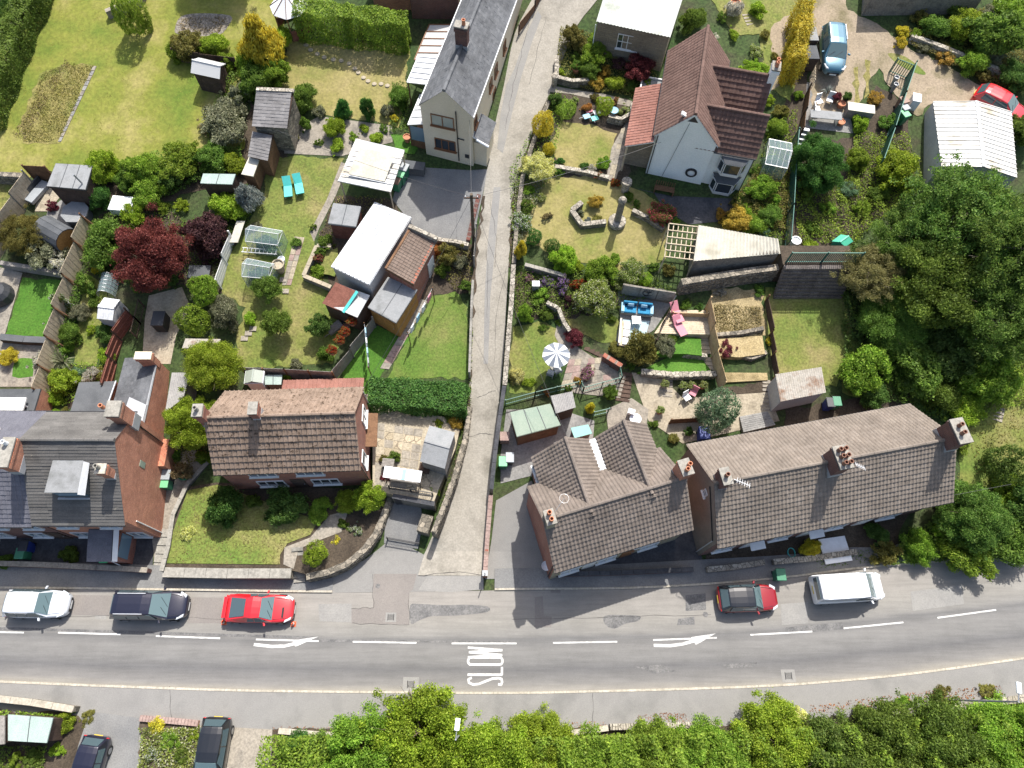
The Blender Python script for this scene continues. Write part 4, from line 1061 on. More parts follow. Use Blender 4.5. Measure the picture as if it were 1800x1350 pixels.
bed('ground_cover',[(1570,960),(1680,880),(1850,850),(1850,950),(1690,985),(1560,995)],'leaf_mid',110,.13,.2,1.2,'shaded green planting beside the terrace end',17)
bed('ground_cover',[(985,50),(1035,60),(1130,100),(1160,150),(1110,172),(1030,160),(975,145)],'leaf_olive',110,.09,.1,.5,'mixed low planting in front of the stone garage',18)
bed('ground_cover',[(905,300),(965,300),(930,400),(900,470)],'leaf_grey',110,.09,.1,.5,'mixed low planting along the lane wall',19)
bed('ground_cover',[(905,470),(1000,480),(1150,490),(1180,510),(1090,545),(1000,560),(905,555)],'leaf_mid',110,.09,.1,.6,'mixed low planting on the bank below the lawn',20)
bed('ground_cover',[(1280,360),(1330,300),(1385,300),(1385,410),(1290,400)],'leaf_olive',130,.1,.2,.8,'mixed bushes beside the white house',21)
bed('ground_cover',[(1390,290),(1480,330),(1500,240),(1590,240),(1620,330),(1500,430),(1400,430)],'leaf_fresh',100,.1,.1,.8,'overgrown planting inside the steel fence',22)
bed('ground_cover',[(1590,60),(1780,0),(1850,0),(1850,190),(1720,145),(1650,108),(1600,85)],'leaf_olive',110,.1,.1,.7,'weedy planting on the top right bank',23)
bed('ground_cover',[(205,300),(300,270),(430,265),(430,300),(340,330),(280,360),(225,350)],'leaf_mid',120,.1,.2,.9,'planting under the shrub row below the big lawn',24)
bed('ground_cover',[(150,400),(210,380),(240,500),(190,500),(150,470)],'leaf_mid',120,.1,.2,.8,'planting under the crimson tree',25)
bed('ground_cover',[(425,110),(500,100),(510,150),(440,175),(415,250),(370,250),(370,210)],'leaf_mid',120,.1,.2,.9,'planting around the slate outhouse',26)
bed('ground_cover',[(118,480),(150,480),(135,580),(120,640),(95,640)],'leaf_mid',110,.09,.1,.6,'planting along the pale timber fence',27)
bed('ground_cover',[(120,640),(200,640),(190,690),(110,715),(85,690)],'leaf_fresh',90,.09,.1,.6,'planting behind the left terrace',28)
bed('ground_cover',[(1420,980),(1580,960),(1580,985),(1430,1000)],'leaf_dark',60,.08,.05,.3,'low weeds along the terrace front',29)
bed('ground_cover',[(650,700),(820,712),(815,735),(660,715)],'leaf_dark',60,.1,.05,.3,'low cover under the thick hedge',30)
bed('ground_cover',[(295,830),(320,770),(365,770),(365,800),(330,825)],'leaf_olive',80,.09,.05,.5,'low cover under the lime green tree',31)
bed('ground_cover',[(690,145),(722,150),(718,235),(685,235)],'leaf_mid',90,.09,.05,.5,'planting beside the conservatory',32)
bed('long_grass',[(40,225),(75,130),(120,112),(166,116),(105,250),(42,250)],'leaf_meadow',120,.07,.02,.14,'tall dry grass on the left lawn',33)
bed('long_grass',[(20,238),(115,105),(125,110),(45,250)],'leaf_straw',80,.07,.02,.16,'straw pale grass beside the tall hedge',34)
bed('long_grass',[(1700,750),(1720,650),(1800,620),(1820,800),(1720,850)],'leaf_meadow',22,.09,.02,.12,'rough dry grass on the slope at right',35)
bed('straw_cover',[(1255,535),(1335,540),(1340,588),(1255,588)],'leaf_straw',130,.12,.02,.12,'straw mulch spread on the upper bed',36)
bed('fallen_leaves',[(940,1283),(1000,1270),(1060,1268),(1070,1280),(1000,1288)],'leaf_rust',90,.07,.12,.16,'dry brown leaves beside the low wall',37)
bed('fallen_leaves',[(1120,1258),(1150,1252),(1205,1254),(1210,1268),(1120,1268)],'leaf_rust',110,.07,.12,.16,'dry orange leaves on the footway by the stone coping',38)
bed('fallen_leaves',[(1420,1240),(1620,1215),(1760,1205),(1760,1225),(1600,1235),(1420,1255)],'leaf_rust',50,.08,.12,.22,'dry weeds along the lower footway edge',39)
bed('fallen_leaves',[(480,1277),(600,1277),(600,1288),(480,1288)],'leaf_rust',70,.07,.12,.16,'dry leaves at the left end of the lower wall',40)
bed('heap_ash',[(310,45),(330,30),(400,30),(385,60),(330,62)],'leaf_straw',60,.09,.02,.14,'grey remains of a bonfire on the lawn',41)

# ================================================================ building kit
def window(root,c,u,n,w,h,frame='paint_white',nx=2,nz=1,gl='window_glass',sill=True,bar=.055):
    """framed window standing 3 cm proud of the wall, each pane its own piece"""
    c,u,n=Vector(c),Vector(u).normalized(),Vector(n).normalized();up=Vector((0,0,1));mb=MB();d=n*.035
    for s in (-1,1):
        mb.obox(c+d+u*s*(w/2-bar/2),u*bar/2,n*.035,up*h/2);mb.obox(c+d+up*s*(h/2-bar/2),u*(w/2-bar),n*.035,up*bar/2)
    for i in range(1,nx):mb.obox(c+d+u*(-w/2+w*i/nx),u*bar/2,n*.034,up*(h/2-bar))
    for i in range(1,nz):mb.obox(c+d+up*(-h/2+h*i/nz),u*(w/2-bar),n*.033,up*bar/2.2)
    if sill:mb.obox(c+n*.06-up*(h/2+.04),u*(w/2+.08),n*.1,up*.04)
    o=mb.build('window',frame,root)
    for i in range(nx):
        for j in range(nz):
            q=c+n*.02+u*(-w/2+w*(i+.5)/nx)+up*(-h/2+h*(j+.5)/nz)
            MB().obox(q,u*(w/nx/2-bar/2),n*.012,up*(h/nz/2-bar/2)).build('pane',gl,o)
    return o
def door(root,c,u,n,w=.9,h=2.0,mat='paint_white'):
    c,u,n=Vector(c),Vector(u).normalized(),Vector(n).normalized();up=Vector((0,0,1))
    o=MB().obox(c+n*.03,u*w/2,n*.03,up*h/2).build('door',mat,root)
    MB().obox(c+n*.075+u*w*.36,u*.02,n*.02,up*.06).build('handle','metal_grey',o)
    return o
def pots(ch,spots,z,mat='terracotta',r=.13,h=.42):
    for x,y in spots:
        MB().lathe((x,y,z),[(r*.9,0),(r*1.05,.04),(r*.82,h*.8),(r*1.05,h*.86),(r*1.05,h),(r*.72,h),(r*.66,h*.3)],12).build('chimney_pot',mat,ch,smooth_=False)
def chimney(root,x,y,z0,z1,sx,sy,mat,spots=(),pot='terracotta',cap='concrete',flash=True,band=True):
    mb=MB().box(x-sx/2,x+sx/2,y-sy/2,y+sy/2,z0,z1)
    if band:mb.box(x-sx/2-.05,x+sx/2+.05,y-sy/2-.05,y+sy/2+.05,z1-.32,z1-.12)
    ch=mb.build('chimney',mat,root)
    MB().box(x-sx/2-.06,x+sx/2+.06,y-sy/2-.06,y+sy/2+.06,z1+.002,z1+.1).build('cap',cap,ch)
    if flash:
        MB().box(x-sx/2-.015,x+sx/2+.015,y-sy/2-.015,y+sy/2+.015,z0,z0+(z1-z0)*.32).build('flashing','lead',ch)
    pots(ch,spots,z1+.1,pot)
    return ch
def ridge_line(root,a,b,mat,r=.12,name='ridge'):
    a,b=Vector(a),Vector(b);L=(b-a).length;n=max(1,int(L/.42));mb=MB()
    for i in range(n):
        mb.tube(a+(b-a)*(i/n),a+(b-a)*((i+1)/n-.012/L),r*(1.0 if i%2 else 1.06),n=8)
    return mb.build(name,mat,root,kind='stuff')
def downpipe(root,a,b,r=.04,mat='pipe_black',name='downpipe'):return MB().tube(a,b,r,n=6).build(name,mat,root)
def gable(root,L,D,ze,zr,wall,tile,tw=.3,th=.34,ov=.25,vg=.1,yr=None,zer=None,x0=0,y0=0,z0=0,prof='pan',amp=.03,lip=.045,ridge='tile',gutter='pipe_black',stag=0.0,verge='concrete',wallname='wall',backwall=True,soffit=True):
    """gabled volume, ridge along local x; returns nothing, adds wall, roof tiles, ridge, gutters to root"""
    yr=D/2 if yr is None else yr;zer=ze if zer is None else zer
    mb=MB();s1,s2=(zr-ze)/yr,(zr-zer)/(D-yr)
    dz=.07
    prof5=[(y0,z0),(y0+D,z0),(y0+D,zer-dz),(y0+yr,zr-dz),(y0,ze-dz)]
    vs=[(x0,y,z)for y,z in prof5]+[(x0+L,y,z)for y,z in prof5]
    mb.add(vs,[(0,1,2,3,4)[::1],(9,8,7,6,5),(0,4,9,5),(1,6,7,2),(4,3,8,9),(3,2,7,8),(0,5,6,1)])
    mb.build(wallname,wall,root)
    l1,l2=math.hypot(yr+ov,(yr+ov)*s1),math.hypot(D-yr+ov,(D-yr+ov)*s2)
    a=(x0-vg,y0-ov,ze-ov*s1);b=(x0+L+vg,y0+D+ov,zer-ov*s2)
    roof=tile_sheet('roof',a,(1,0,0),L+2*vg,(0,1,s1),l1,tw,th,tile,root,amp,lip,prof,stag,3)
    tile_sheet('roof',b,(-1,0,0),L+2*vg,(0,-1,s2),l2,tw,th,tile,root,amp,lip,prof,stag,4)
    # deck under the tiles
    mb=MB();e=.02
    for (y1,z1,y2,z2)in ((y0-ov+.03,ze-ov*s1,y0+yr,zr),(y0+D+ov-.03,zer-ov*s2,y0+yr,zr)):
        mb.add([(x0-vg+e,y1,z1-.015),(x0+L+vg-e,y1,z1-.015),(x0+L+vg-e,y2,z2-.015),(x0-vg+e,y2,z2-.015),(x0-vg+e,y1,z1-.1),(x0+L+vg-e,y1,z1-.1),(x0+L+vg-e,y2,z2-.1),(x0-vg+e,y2,z2-.1)],[(0,1,2,3),(7,6,5,4),(0,4,5,1),(0,3,7,4),(1,5,6,2)])
    mb.build('roof_deck',verge,root)
    if ridge:ridge_line(root,(x0-vg-.01,y0+yr,zr+.03),(x0+L+vg+.01,y0+yr,zr+.03),tile if ridge=='tile' else ridge)
    if gutter:
        MB().tube((x0-vg,y0-ov-.05,ze-ov*s1-.03),(x0+L+vg,y0-ov-.05,ze-ov*s1-.03),.055,n=8).build('gutter',gutter,root)
        MB().tube((x0-vg,y0+D+ov+.05,zer-ov*s2-.03),(x0+L+vg,y0+D+ov+.05,zer-ov*s2-.03),.055,n=8).build('gutter',gutter,root)
def slab_roof(mb,corners,t=.08):
    """thick sheet through four corner points (any heights)"""
    c=[Vector(p)for p in corners];n=(c[1]-c[0]).cross(c[3]-c[0]).normalized()
    if n.z<0:n=-n
    lo=[p-n*t for p in c]
    f=[(0,1,2,3),(7,6,5,4),(0,4,5,1),(1,5,6,2),(2,6,7,3),(3,7,4,0)]
    if (c[1]-c[0]).cross(c[3]-c[0]).z<0:f=[tuple(reversed(q))for q in f]
    return mb.add(c+lo,f)
def loc_frame(root):
    m=Matrix.Rotation(root.rotation_euler.z,4,'Z');t=Vector(root.location)
    def f(px,py,z=None,h=0.0):return (m.inverted()@(U(px,py,h,z)-t).to_4d().to_3d().to_4d()).to_3d()if False else (m.to_3x3().inverted()@(U(px,py,h,z)-t))
    return f

# ---------------------------------------------------------------- long terrace on the right
a=math.atan2(11.0-7.98,29.29-13.69);ea=Vector((13.69,7.98,0))
root=thing('terrace_house','long brown-tiled terrace facing the road at the right','house',ea+Matrix.Rotation(a,3,'Z')@ Vector((.1,.25,.1)),a)
L4,D4=15.7,6.3
gable(root,L4,D4,4.75,7.35,'brick_dark','tile_terrace',.25,.31,amp=.04,lip=.06,yr=D4/2,verge='brick_dark')
MB().add([(-.012,.02,-.3),(-.012,D4-.02,-.3),(-.012,D4-.02,4.6),(-.012,D4/2,7.2),(-.012,.02,4.6)],[(0,4,3,2,1)]).build('rendered_gable','render_grey',root)
chimney(root,.42,3.25,6.6,8.25,.5,.95,'brick_dark',[(0.42,3.25)],'terracotta_dark')
chimney(root,7.55,3.0,6.5,8.6,.75,1.35,'brick_dark',[(7.4+.32*i,2.58+.42*j)for i in (0,1)for j in (0,1,2)],'terracotta_dark')
chimney(root,15.3,3.25,6.5,8.6,.75,1.5,'brick_dark',[(15.2,3.05),(15.25,3.55)],'terracotta_dark')
window(root,(-.015,3.1,5.2),(0,1,0),(-1,0,0),.45,.6,nx=1,nz=2)
downpipe(root,(-.06,3.2,6.4),(-.06,.3,3.9));downpipe(root,(-.06,.3,3.9),(-.06,.3,0),mat='aluminium')
for x,w in ((1.3,1.3),(4.2,1.2),(7.2,1.2),(10.2,1.3),(13.4,1.2)):
    window(root,(x,0,3.55),(1,0,0),(0,-1,0),w,1.15,nx=2,gl='window_sky')
for x in (1.4,5.4,9.4,13.2):window(root,(x,0,1.35),(1,0,0),(0,-1,0),1.3,1.2,nx=2,gl='window_sky')
for x in (3.3,7.4,11.4):door(root,(x,0,1.05),(1,0,0),(0,-1,0),mat='paint_white')
for x in (3.3,7.4):
    MB().obox((x,-.3,2.35),(.5,0,0),(0,.3,.06),(0,-.02,.04)).build('porch_canopy','paint_white',root)
for x in (2.5,6.2,10.5):window(root,(x,D4,3.4),(1,0,0),(0,1,0),1.0,1.0)
mb=MB().path([(7.9,2.4,9.0),(8.3,2.0,9.15)],.02,5)
for i in range(5):mb.tube((7.95+.08*i,2.35-.08*i+.15,9.02+.03*i),(7.95+.08*i+.0,2.35-.08*i-.15,9.02+.03*i),.012,n=4)
mb.build('aerial','aluminium',root)
mb=MB().tube((.6,2.85,7.1),(.6,2.85,8.9),.02,n=5).tube((.6,2.85,8.9),(1.4,2.3,8.9),.02,n=5)
for i in range(6):mb.tube((.7+.12*i,2.62-.09*i,8.9),(.85+.12*i,2.92-.09*i,8.9),.012,n=4)
mb.build('aerial','aluminium',root)

# ---------------------------------------------------------------- double-gabled house at the junction
a=R(17.0);ea=Vector((3.48,6.44,0))
root=thing('corner_house','taupe-tiled house with two rear gables at the lane junction','house',ea+Matrix.Rotation(a,3,'Z')@ Vector((.08,.22,.1)),a)
L3,D3=9.1,5.1
gable(root,L3,D3,4.75,7.0,'brick_red','tile_taupe',.25,.3,amp=.04,lip=.065,ov=.22,vg=.06,verge='brick_red')
MB().box(.03,L3-.03,-.022,-.004,-.3,4.5).build('front_facing','brick_buff',root)
chimney(root,.3,2.45,6.0,7.9,.5,.8,'brick_buff',[(.3,2.25),(.3,2.65)])
chimney(root,L3-.15,2.9,5.9,8.2,.62,.9,'brick_orange',[(L3-.2,2.7),(L3+.05,2.95)],'terracotta')
for i,(gx,gl,gh)in enumerate(((.9,4.05,6.8),(4.93,3.8,6.85))):
    # rear wings: ridges run back from the main roof
    w=gl-.12;Dp=7.1
    sub=thing('tmp','','')
    yr=w/2;sl=(gh-4.75)/yr
    mb=MB();px0=gx+.06
    pr=[(px0,-.3),(px0+w,-.3),(px0+w,4.68),(px0+yr,gh-.07),(px0,4.68)]
    vs=[(x,2.5,z)for x,z in pr]+[(x,Dp,z)for x,z in pr]
    mb.add(vs,[(4,3,2,1,0),(5,6,7,8,9),(0,5,9,4),(1,2,7,6),(4,9,8,3),(3,8,7,2)]);mb.build('wall','brick_red',root)
    bpy.data.objects.remove(sub)
    ll=math.hypot(yr+.12,(yr+.12)*sl);y0=2.0
    tile_sheet('roof',(px0-.12,Dp+.08,4.75-.12*sl),(0,-1,0),Dp+.08-y0,(1,0,sl),ll,.25,.3,'tile_taupe',root,.04,.065,'pan',0,5)
    tile_sheet('roof',(px0+w+.12,y0,4.75-.12*sl),(0,1,0),Dp+.08-y0,(-1,0,sl),ll,.25,.3,'tile_taupe',root,.04,.065,'pan',0,6)
    ridge_line(root,(px0+yr,2.2,gh+.03),(px0+yr,Dp+.1,gh+.03),'tile_taupe')
    window(root,(px0+yr,Dp,3.3),(1,0,0),(0,1,0),1.0,1.1)
MB().obox((4.93,5.7,4.95),(.26,0,0),(0,1.4,0),(0,0,.05)).build('valley_lead','lead',root)
for x in (1.3,3.6,6.2):window(root,(x,-.022,3.5),(1,0,0),(0,-1,0),1.25,1.15,gl='window_sky')
for x in (1.3,3.9,6.9):window(root,(x,-.022,1.3),(1,0,0),(0,-1,0),1.3,1.2,gl='window_sky')
door(root,(2.65,-.022,1.05),(1,0,0),(0,-1,0),mat='paint_white');door(root,(5.4,-.022,1.05),(1,0,0),(0,-1,0),mat='wood_frame')
window(root,(.96,5.6,3.5),(0,-1,0),(-1,0,0),.8,1.1);window(root,(.96,6.6,3.5),(0,-1,0),(-1,0,0),.8,1.1,nx=1)
downpipe(root,(-.05,.15,4.5),(-.05,.15,.2));downpipe(root,(.9,6.9,4.5),(.9,6.9,.2),mat='aluminium')
mb=MB().path([(.5,2.6,7.3),(1.4,3.2,8.2)],.015,5)
for i in range(10):
    t0,t1=2*math.pi*i/10,2*math.pi*(i+1)/10;mb.tube((1.4+.28*math.cos(t0),3.2+.28*math.sin(t0),8.2),(1.4+.28*math.cos(t1),3.2+.28*math.sin(t1),8.2),.006,n=4)
mb.build('aerial','aluminium',root)

# ---------------------------------------------------------------- brown pantiled house with the front lawn
a=math.atan2(12.72-12.33,-8.59+17.9);ea=Vector((-17.9,12.33,0));zb=.9
root=thing('brick_house','red brick house with mossy brown pantiles behind the front lawn','house',ea+Matrix.Rotation(a,3,'Z')@ Vector((.12,.2,zb)),a)
L2,D2=9.0,5.2
gable(root,L2,D2,5.45-zb,7.95-zb,'brick_red','tile_mossy',.3,.42,ov=.2,vg=.1,prof='roll',amp=.05,lip=.075,verge='brick_red',z0=-.4)
chimney(root,-.1,2.7,5.6,8.0,.5,.7,'brick_red',[(-.1,2.7)],'concrete',cap='concrete')
chimney(root,3.15,2.75,6.7,7.95,.45,.7,'brick_red',[],cap='concrete')
for x in (2.6,5.6):window(root,(x,0,3.45),(1,0,0),(0,-1,0),1.75,1.0,nx=3)
for x in (2.6,6.2):window(root,(x,0,1.2),(1,0,0),(0,-1,0),1.8,1.2,nx=3,gl='window_glass')
door(root,(4.4,0,.95),(1,0,0),(0,-1,0),mat='timber_dark')
window(root,(L2,3.7,3.6),(0,1,0),(1,0,0),1.2,1.3);window(root,(L2,.9,2.9),(0,1,0),(1,0,0),.9,1.6,nx=1)
window(root,(L2,2.6,2.2),(0,1,0),(1,0,0),.5,.6,nx=1);door(root,(L2,3.9,.95),(0,1,0),(1,0,0),mat='paint_white')
for y in (2.2,3.4):MB().obox((L2+.35,y+.3,2.5),(.4,0,-.06),(0,.6,0),(0,0,.04)).build('canopy','timber_brown',root)
downpipe(root,(L2+.05,.06,4.4),(L2+.05,.06,-.2));downpipe(root,(L2+.05,D2-.1,4.4),(L2+.05,D2-.1,0),mat='aluminium')
slab_roof(MB(),[(3.2,D2+.0,2.9),(8.6,D2+.0,2.9),(8.6,D2+1.6,2.45),(3.2,D2+1.6,2.45)]).build('porch_slab','timber_red',root)
tile_sheet('porch_roof',(8.7,D2+1.75,2.42),(-1,0,0),5.6,(0,-1,.28),1.75,.3,.4,'tile_red',root,.03,.05,'roll')
MB().box(3.3,8.5,D2+.05,D2+1.5,-.3,2.4).build('porch_wall','brick_red',root)

# ---------------------------------------------------------------- left terrace: end house and its neighbour
zb=.05
root=thing('end_terrace_house','grey-roofed end terrace with tall red brick gable and dormer','house',(-28.3,9.3,zb),R(.2))
L1,D1=5.55,6.35
gable(root,L1,D1,5.4,8.45,'brick_orange','tile_grey',1.2,.2,ov=.22,vg=.04,yr=4.15,zer=6.85,prof='flat',amp=.006,lip=.03,verge='brick_orange',stag=.5)
mb=MB()
mb.add([(1.75,1.35,6.2),(3.75,1.35,6.2),(3.75,1.35,7.35),(1.75,1.35,7.35),(1.75,3.3,7.6),(3.75,3.3,7.6),(1.75,1.35,7.35),(3.75,1.35,7.35)],[(0,1,2,3),(1,5,7),(0,6,4)])
dm=mb.build('dormer','felt_dark',root)
slab_roof(MB(),[(1.65,1.22,7.5),(3.6,1.22,7.5),(3.6,3.2,7.72),(1.8,3.2,7.72)],.1).build('dormer_roof','felt_grey',dm)
slab_roof(MB(),[(3.6,1.1,7.5),(3.95,1.1,7.3),(3.95,3.2,7.66),(3.6,3.4,7.72)],.06).build('dormer_roof','lead',dm)
MB().box(1.9,3.6,1.28,1.34,6.35,7.2).build('dormer_window','window_sky',dm)
MB().box(1.8,3.7,1.1,1.34,6.2,6.33).build('dormer_apron','lead',dm)
chimney(root,-.15,3.2,7.4,9.0,.6,1.7,'brick_orange',[(-.2,3.7)],'plastic_white')
chimney(root,L1-.4,2.4,6.7,8.4,.5,.5,'brick_orange',[(L1-.5,2.45)],'concrete',cap='kerb_stone')
chimney(root,L1-.2,5.95,6.3,8.9,.75,.9,'brick_orange',[(L1-.75,6.0)],'terracotta',cap='concrete')
for x in (1.2,3.9):window(root,(x,0,4.2),(1,0,0),(0,-1,0),1.25,1.2,gl='window_sky')
window(root,(1.0,0,1.35),(1,0,0),(0,-1,0),1.2,1.3,gl='window_sky');window(root,(4.6,0,1.35),(1,0,0),(0,-1,0),1.1,1.3,gl='window_sky')
MB().box(L1+.004,L1+.03,3.6,4.0,4.3,5.0).build('vent_brick','felt_green',root)
downpipe(root,(L1+.05,5.9,6.2),(L1+.05,5.9,.3));downpipe(root,(L1+.05,.3,4.0),(L1+.05,.3,.2),mat='paint_white')
MB().box(L1+.003,L1+.42,4.3,6.2,-.2,2.6).build('buttress','brick_orange',root)
# porch: slated lean-to with white cheek
pr=MB().box(2.35,3.9,-1.75,-.02,0,2.35).build('porch','brick_red',root)
slab_roof(MB(),[(2.2,-1.95,2.45),(3.75,-1.95,2.45),(3.75,-.02,3.05),(2.2,-.02,3.05)],.1).build('porch_slab','plastic_dark',pr)
tile_sheet('porch_tiles',(2.2,-1.96,2.47),(1,0,0),1.55,(0,1,.31),2.0,.3,.25,'tile_blue',pr,.006,.02,'flat',.5)
MB().box(3.92,3.96,-1.6,-.1,.9,2.2).build('porch_glazing','window_sky',pr)
slab_roof(MB(),[(3.77,-1.95,2.44),(4.05,-1.95,2.3),(4.05,-.02,2.9),(3.77,-.02,3.04)],.06).build('porch_cheek','paint_white',pr)
# rear wing: single storey, slate slope rising to the right-hand brick wall
q=lambda px,py,z:U(px,py,z=z)-Vector((-28.3,9.3,zb))
r0,r1,l0,l1=q(256,728,4.5),q(277,632,4.5),q(197,728,3.6),q(222,632,3.6)
w=MB();w.prism([(l0.x,l0.y-1),(r0.x,r0.y-1),(r1.x,r1.y),(l1.x,l1.y)],-.2,lambda p:3.45+(p.x-l1.x)/(r1.x-l1.x)*.8).build('rear_wing','brick_orange',root)
u_=(r1-r0).normalized()
slab_roof(MB(),[l0+Vector((0,-1.2,0)),r0+Vector((0,-1.2,0)),r1,l1],.1).build('rear_wing_deck','lead',root)
nx_=26
tile_sheet('rear_wing_roof',l1+Vector((-.05,.1,.03)),l0-l1,(l0-l1).length+1.0,r0-l0,(r0-l0).length*.97,.3,.22,'slate',root,.005,.016,'flat',.5)
chimney(root,r1.x-.45,r1.y-.2,4.0,5.4,1.0,.45,'brick_orange',[],cap='render_cream',flash=False)
slab_roof(MB(),[q(250,745,4.6),q(258,712,4.6),q(228,698,4.6),q(222,715,4.6)],.15).build('rear_lead_roof','lead',root)
# dark flat-roofed extension
e=[q(118,743,3.9),q(178,743,3.9),q(204,670,3.4),q(140,672,3.4)]
slab_roof(MB(),e,.14).build('extension_roof','felt_dark',root)
MB().prism([(p.x,p.y)for p in e],-.2,3.35).build('extension_wall','brick_orange',root)
mb=MB();mb.bar(e[1]+Vector((.05,0,.03)),e[2]+Vector((.05,0,.03)),.08,.08);mb.build('extension_trim','aluminium',root)

root=thing('terrace_house','blue-grey tiled terrace cut by the left picture edge','house',(-37.0,9.25,.05),R(.2))
gable(root,8.6,6.6,5.2,7.75,'brick_dark','tile_blue',.32,.3,yr=3.6,zer=6.2,prof='roll',amp=.03,lip=.04,vg=.0,verge='brick_dark')
for x in (3.2,5.4,7.6):window(root,(x,0,3.9),(1,0,0),(0,-1,0),1.2,1.2,gl='window_sky')
for x in (4.2,6.7):window(root,(x,0,1.3),(1,0,0),(0,-1,0),1.2,1.2,gl='window_sky')
door(root,(7.9,0,1.05),(1,0,0),(0,-1,0),mat='timber_dark')
s2=(7.75-6.2)/3.0
MB().obox((5.9,5.0,7.75-1.4*s2+.1),(.4,0,0),(0,.42,-.42*s2),(0,.03,.05)).build('roof_light','paint_white',root)
MB().obox((5.9,5.0,7.75-1.4*s2+.15),(.28,0,0),(0,.3,-.3*s2),(0,.02,.03)).build('roof_light_pane','window_sky',root)
MB().obox((2.5,-1.1,1.3),(1.0,0,0),(0,1.0,0),(0,0,1.3)).build('bay','paint_white',root)
q=lambda px,py,z:U(px,py,z=z)-Vector((-37.0,9.25,.05))
e=[q(0-40,755,3.6),q(50,755,3.6),q(72,684,3.6),q(-40,684,3.6)]
slab_roof(MB(),e,.14).build('extension_roof','felt_dark',root)
MB().prism([(p.x,p.y)for p in e],-.2,3.4).build('extension_wall','brick_orange',root)
ln=MB();c0=q(14,714,3.75);ln.obox(c0+Vector((0,0,.25)),(1.3,0,0),(0,.5,0),(0,0,.06));ln.obox(c0,(1.25,0,0),(0,.05,0),(0,0,.2));ln.build('roof_lantern','paint_white',root)
MB().obox(c0+Vector((0,.05,.32)),(1.15,0,0),(0,.32,0),(0,0,.03)).build('lantern_blind','render_cream',root)

# ---------------------------------------------------------------- cream cottage at the top of the lane
ang=math.atan2(11.5,3.0);zb=5.9
root=thing('cream_cottage','cream rendered cottage with grey slate roof beside the lane','house',(-2.05,36.45,zb),ang)
gable(root,15.0,3.7,11.0-zb,12.75-zb,'render_cream','slate',.32,.2,ov=.12,vg=.03,prof='flat',amp=.005,lip=.018,verge='render_cream',stag=.5,ridge='slate',gutter='aluminium',z0=-.6)
chimney(root,4.5,1.85,6.2,8.3,.55,.85,'brick_dark',[(4.5,1.7)],'terracotta',cap='concrete')
window(root,(0,2.15,3.95),(0,-1,0),(-1,0,0),1.7,1.05,'wood_frame',nx=2,gl='window_curtain')
window(root,(0,2.1,1.6),(0,-1,0),(-1,0,0),1.6,1.05,'wood_frame',nx=3)
downpipe(root,(-.06,1.1,5.2),(-.06,1.1,.2));MB().tube((-.06,1.1,2.6),(-.06,.6,2.55),.04,n=6).build('downpipe','pipe_black',root)
MB().box(-.06,-.004,.3,.6,.7,1.05).build('meter_box','plastic_dark',root)
for x,z in ((5.0,3.2),(6.5,3.2),(9.0,3.2),(6.0,1.3)):window(root,(x,0,z),(1,0,0),(0,-1,0),.8,.9,'wood_frame')
window(root,(.9,0,3.6),(1,0,0),(0,-1,0),.7,.8,'wood_frame')
pr=MB().box(.25,2.2,-1.0,-.02,-.5,2.2).build('porch','render_cream',root)
slab_roof(MB(),[(.1,-1.15,2.35),(2.35,-1.15,2.35),(2.35,-.02,2.95),(.1,-.02,2.95)],.1).build('porch_slab','plastic_white',pr)
tile_sheet('porch_tiles',(.1,-1.16,2.37),(1,0,0),2.25,(0,1,.53),1.25,.3,.2,'slate',pr,.005,.018,'flat',.5)
MB().tube((.05,-1.2,2.3),(.05,-.3,2.75),.09,n=8).build('flue','plastic_white',root)
# conservatory and two verandas along the left side
def veranda(x0,x1,y0,y1,zi,zo,mat,bars,label_name,posts=True,barmat='paint_white'):
    v=slab_roof(MB(),[(x0,y0,zi),(x1,y0,zi),(x1,y1,zo),(x0,y1,zo)],.05).build(label_name,mat,root)
    mb=MB()
    for i in range(bars+1):
        x=x0+(x1-x0)*i/bars;mb.bar((x,y0,zi+.03),(x,y1,zo+.03),.06,.05)
    mb.bar((x0,y1,zo+.02),(x1,y1,zo+.02),.07,.08);mb.build('glazing_bar',barmat,v)
    if posts:
        for x in (x0+.05,x1-.05):MB().tube((x,y1-.05,-.5),(x,y1-.05,zo-.06),.05,n=6).build('post','timber_brown',v)
    return v
veranda(.3,3.3,3.72,5.0,2.9,2.45,'polycarbonate',4,'conservatory_roof')
MB().box(.35,3.25,3.75,4.9,-.5,.9).build('conservatory_wall','timber_brown',root)
MB().box(.36,.4,3.8,4.9,.92,2.3).build('conservatory_glazing','window_sky',root)
veranda(3.5,6.2,3.72,6.0,3.5,3.2,'sheet_white',5,'veranda_roof',barmat='aluminium')
veranda(6.3,10.2,3.72,6.4,3.3,2.7,'polycarbonate',5,'veranda_roof',barmat='wood_frame')

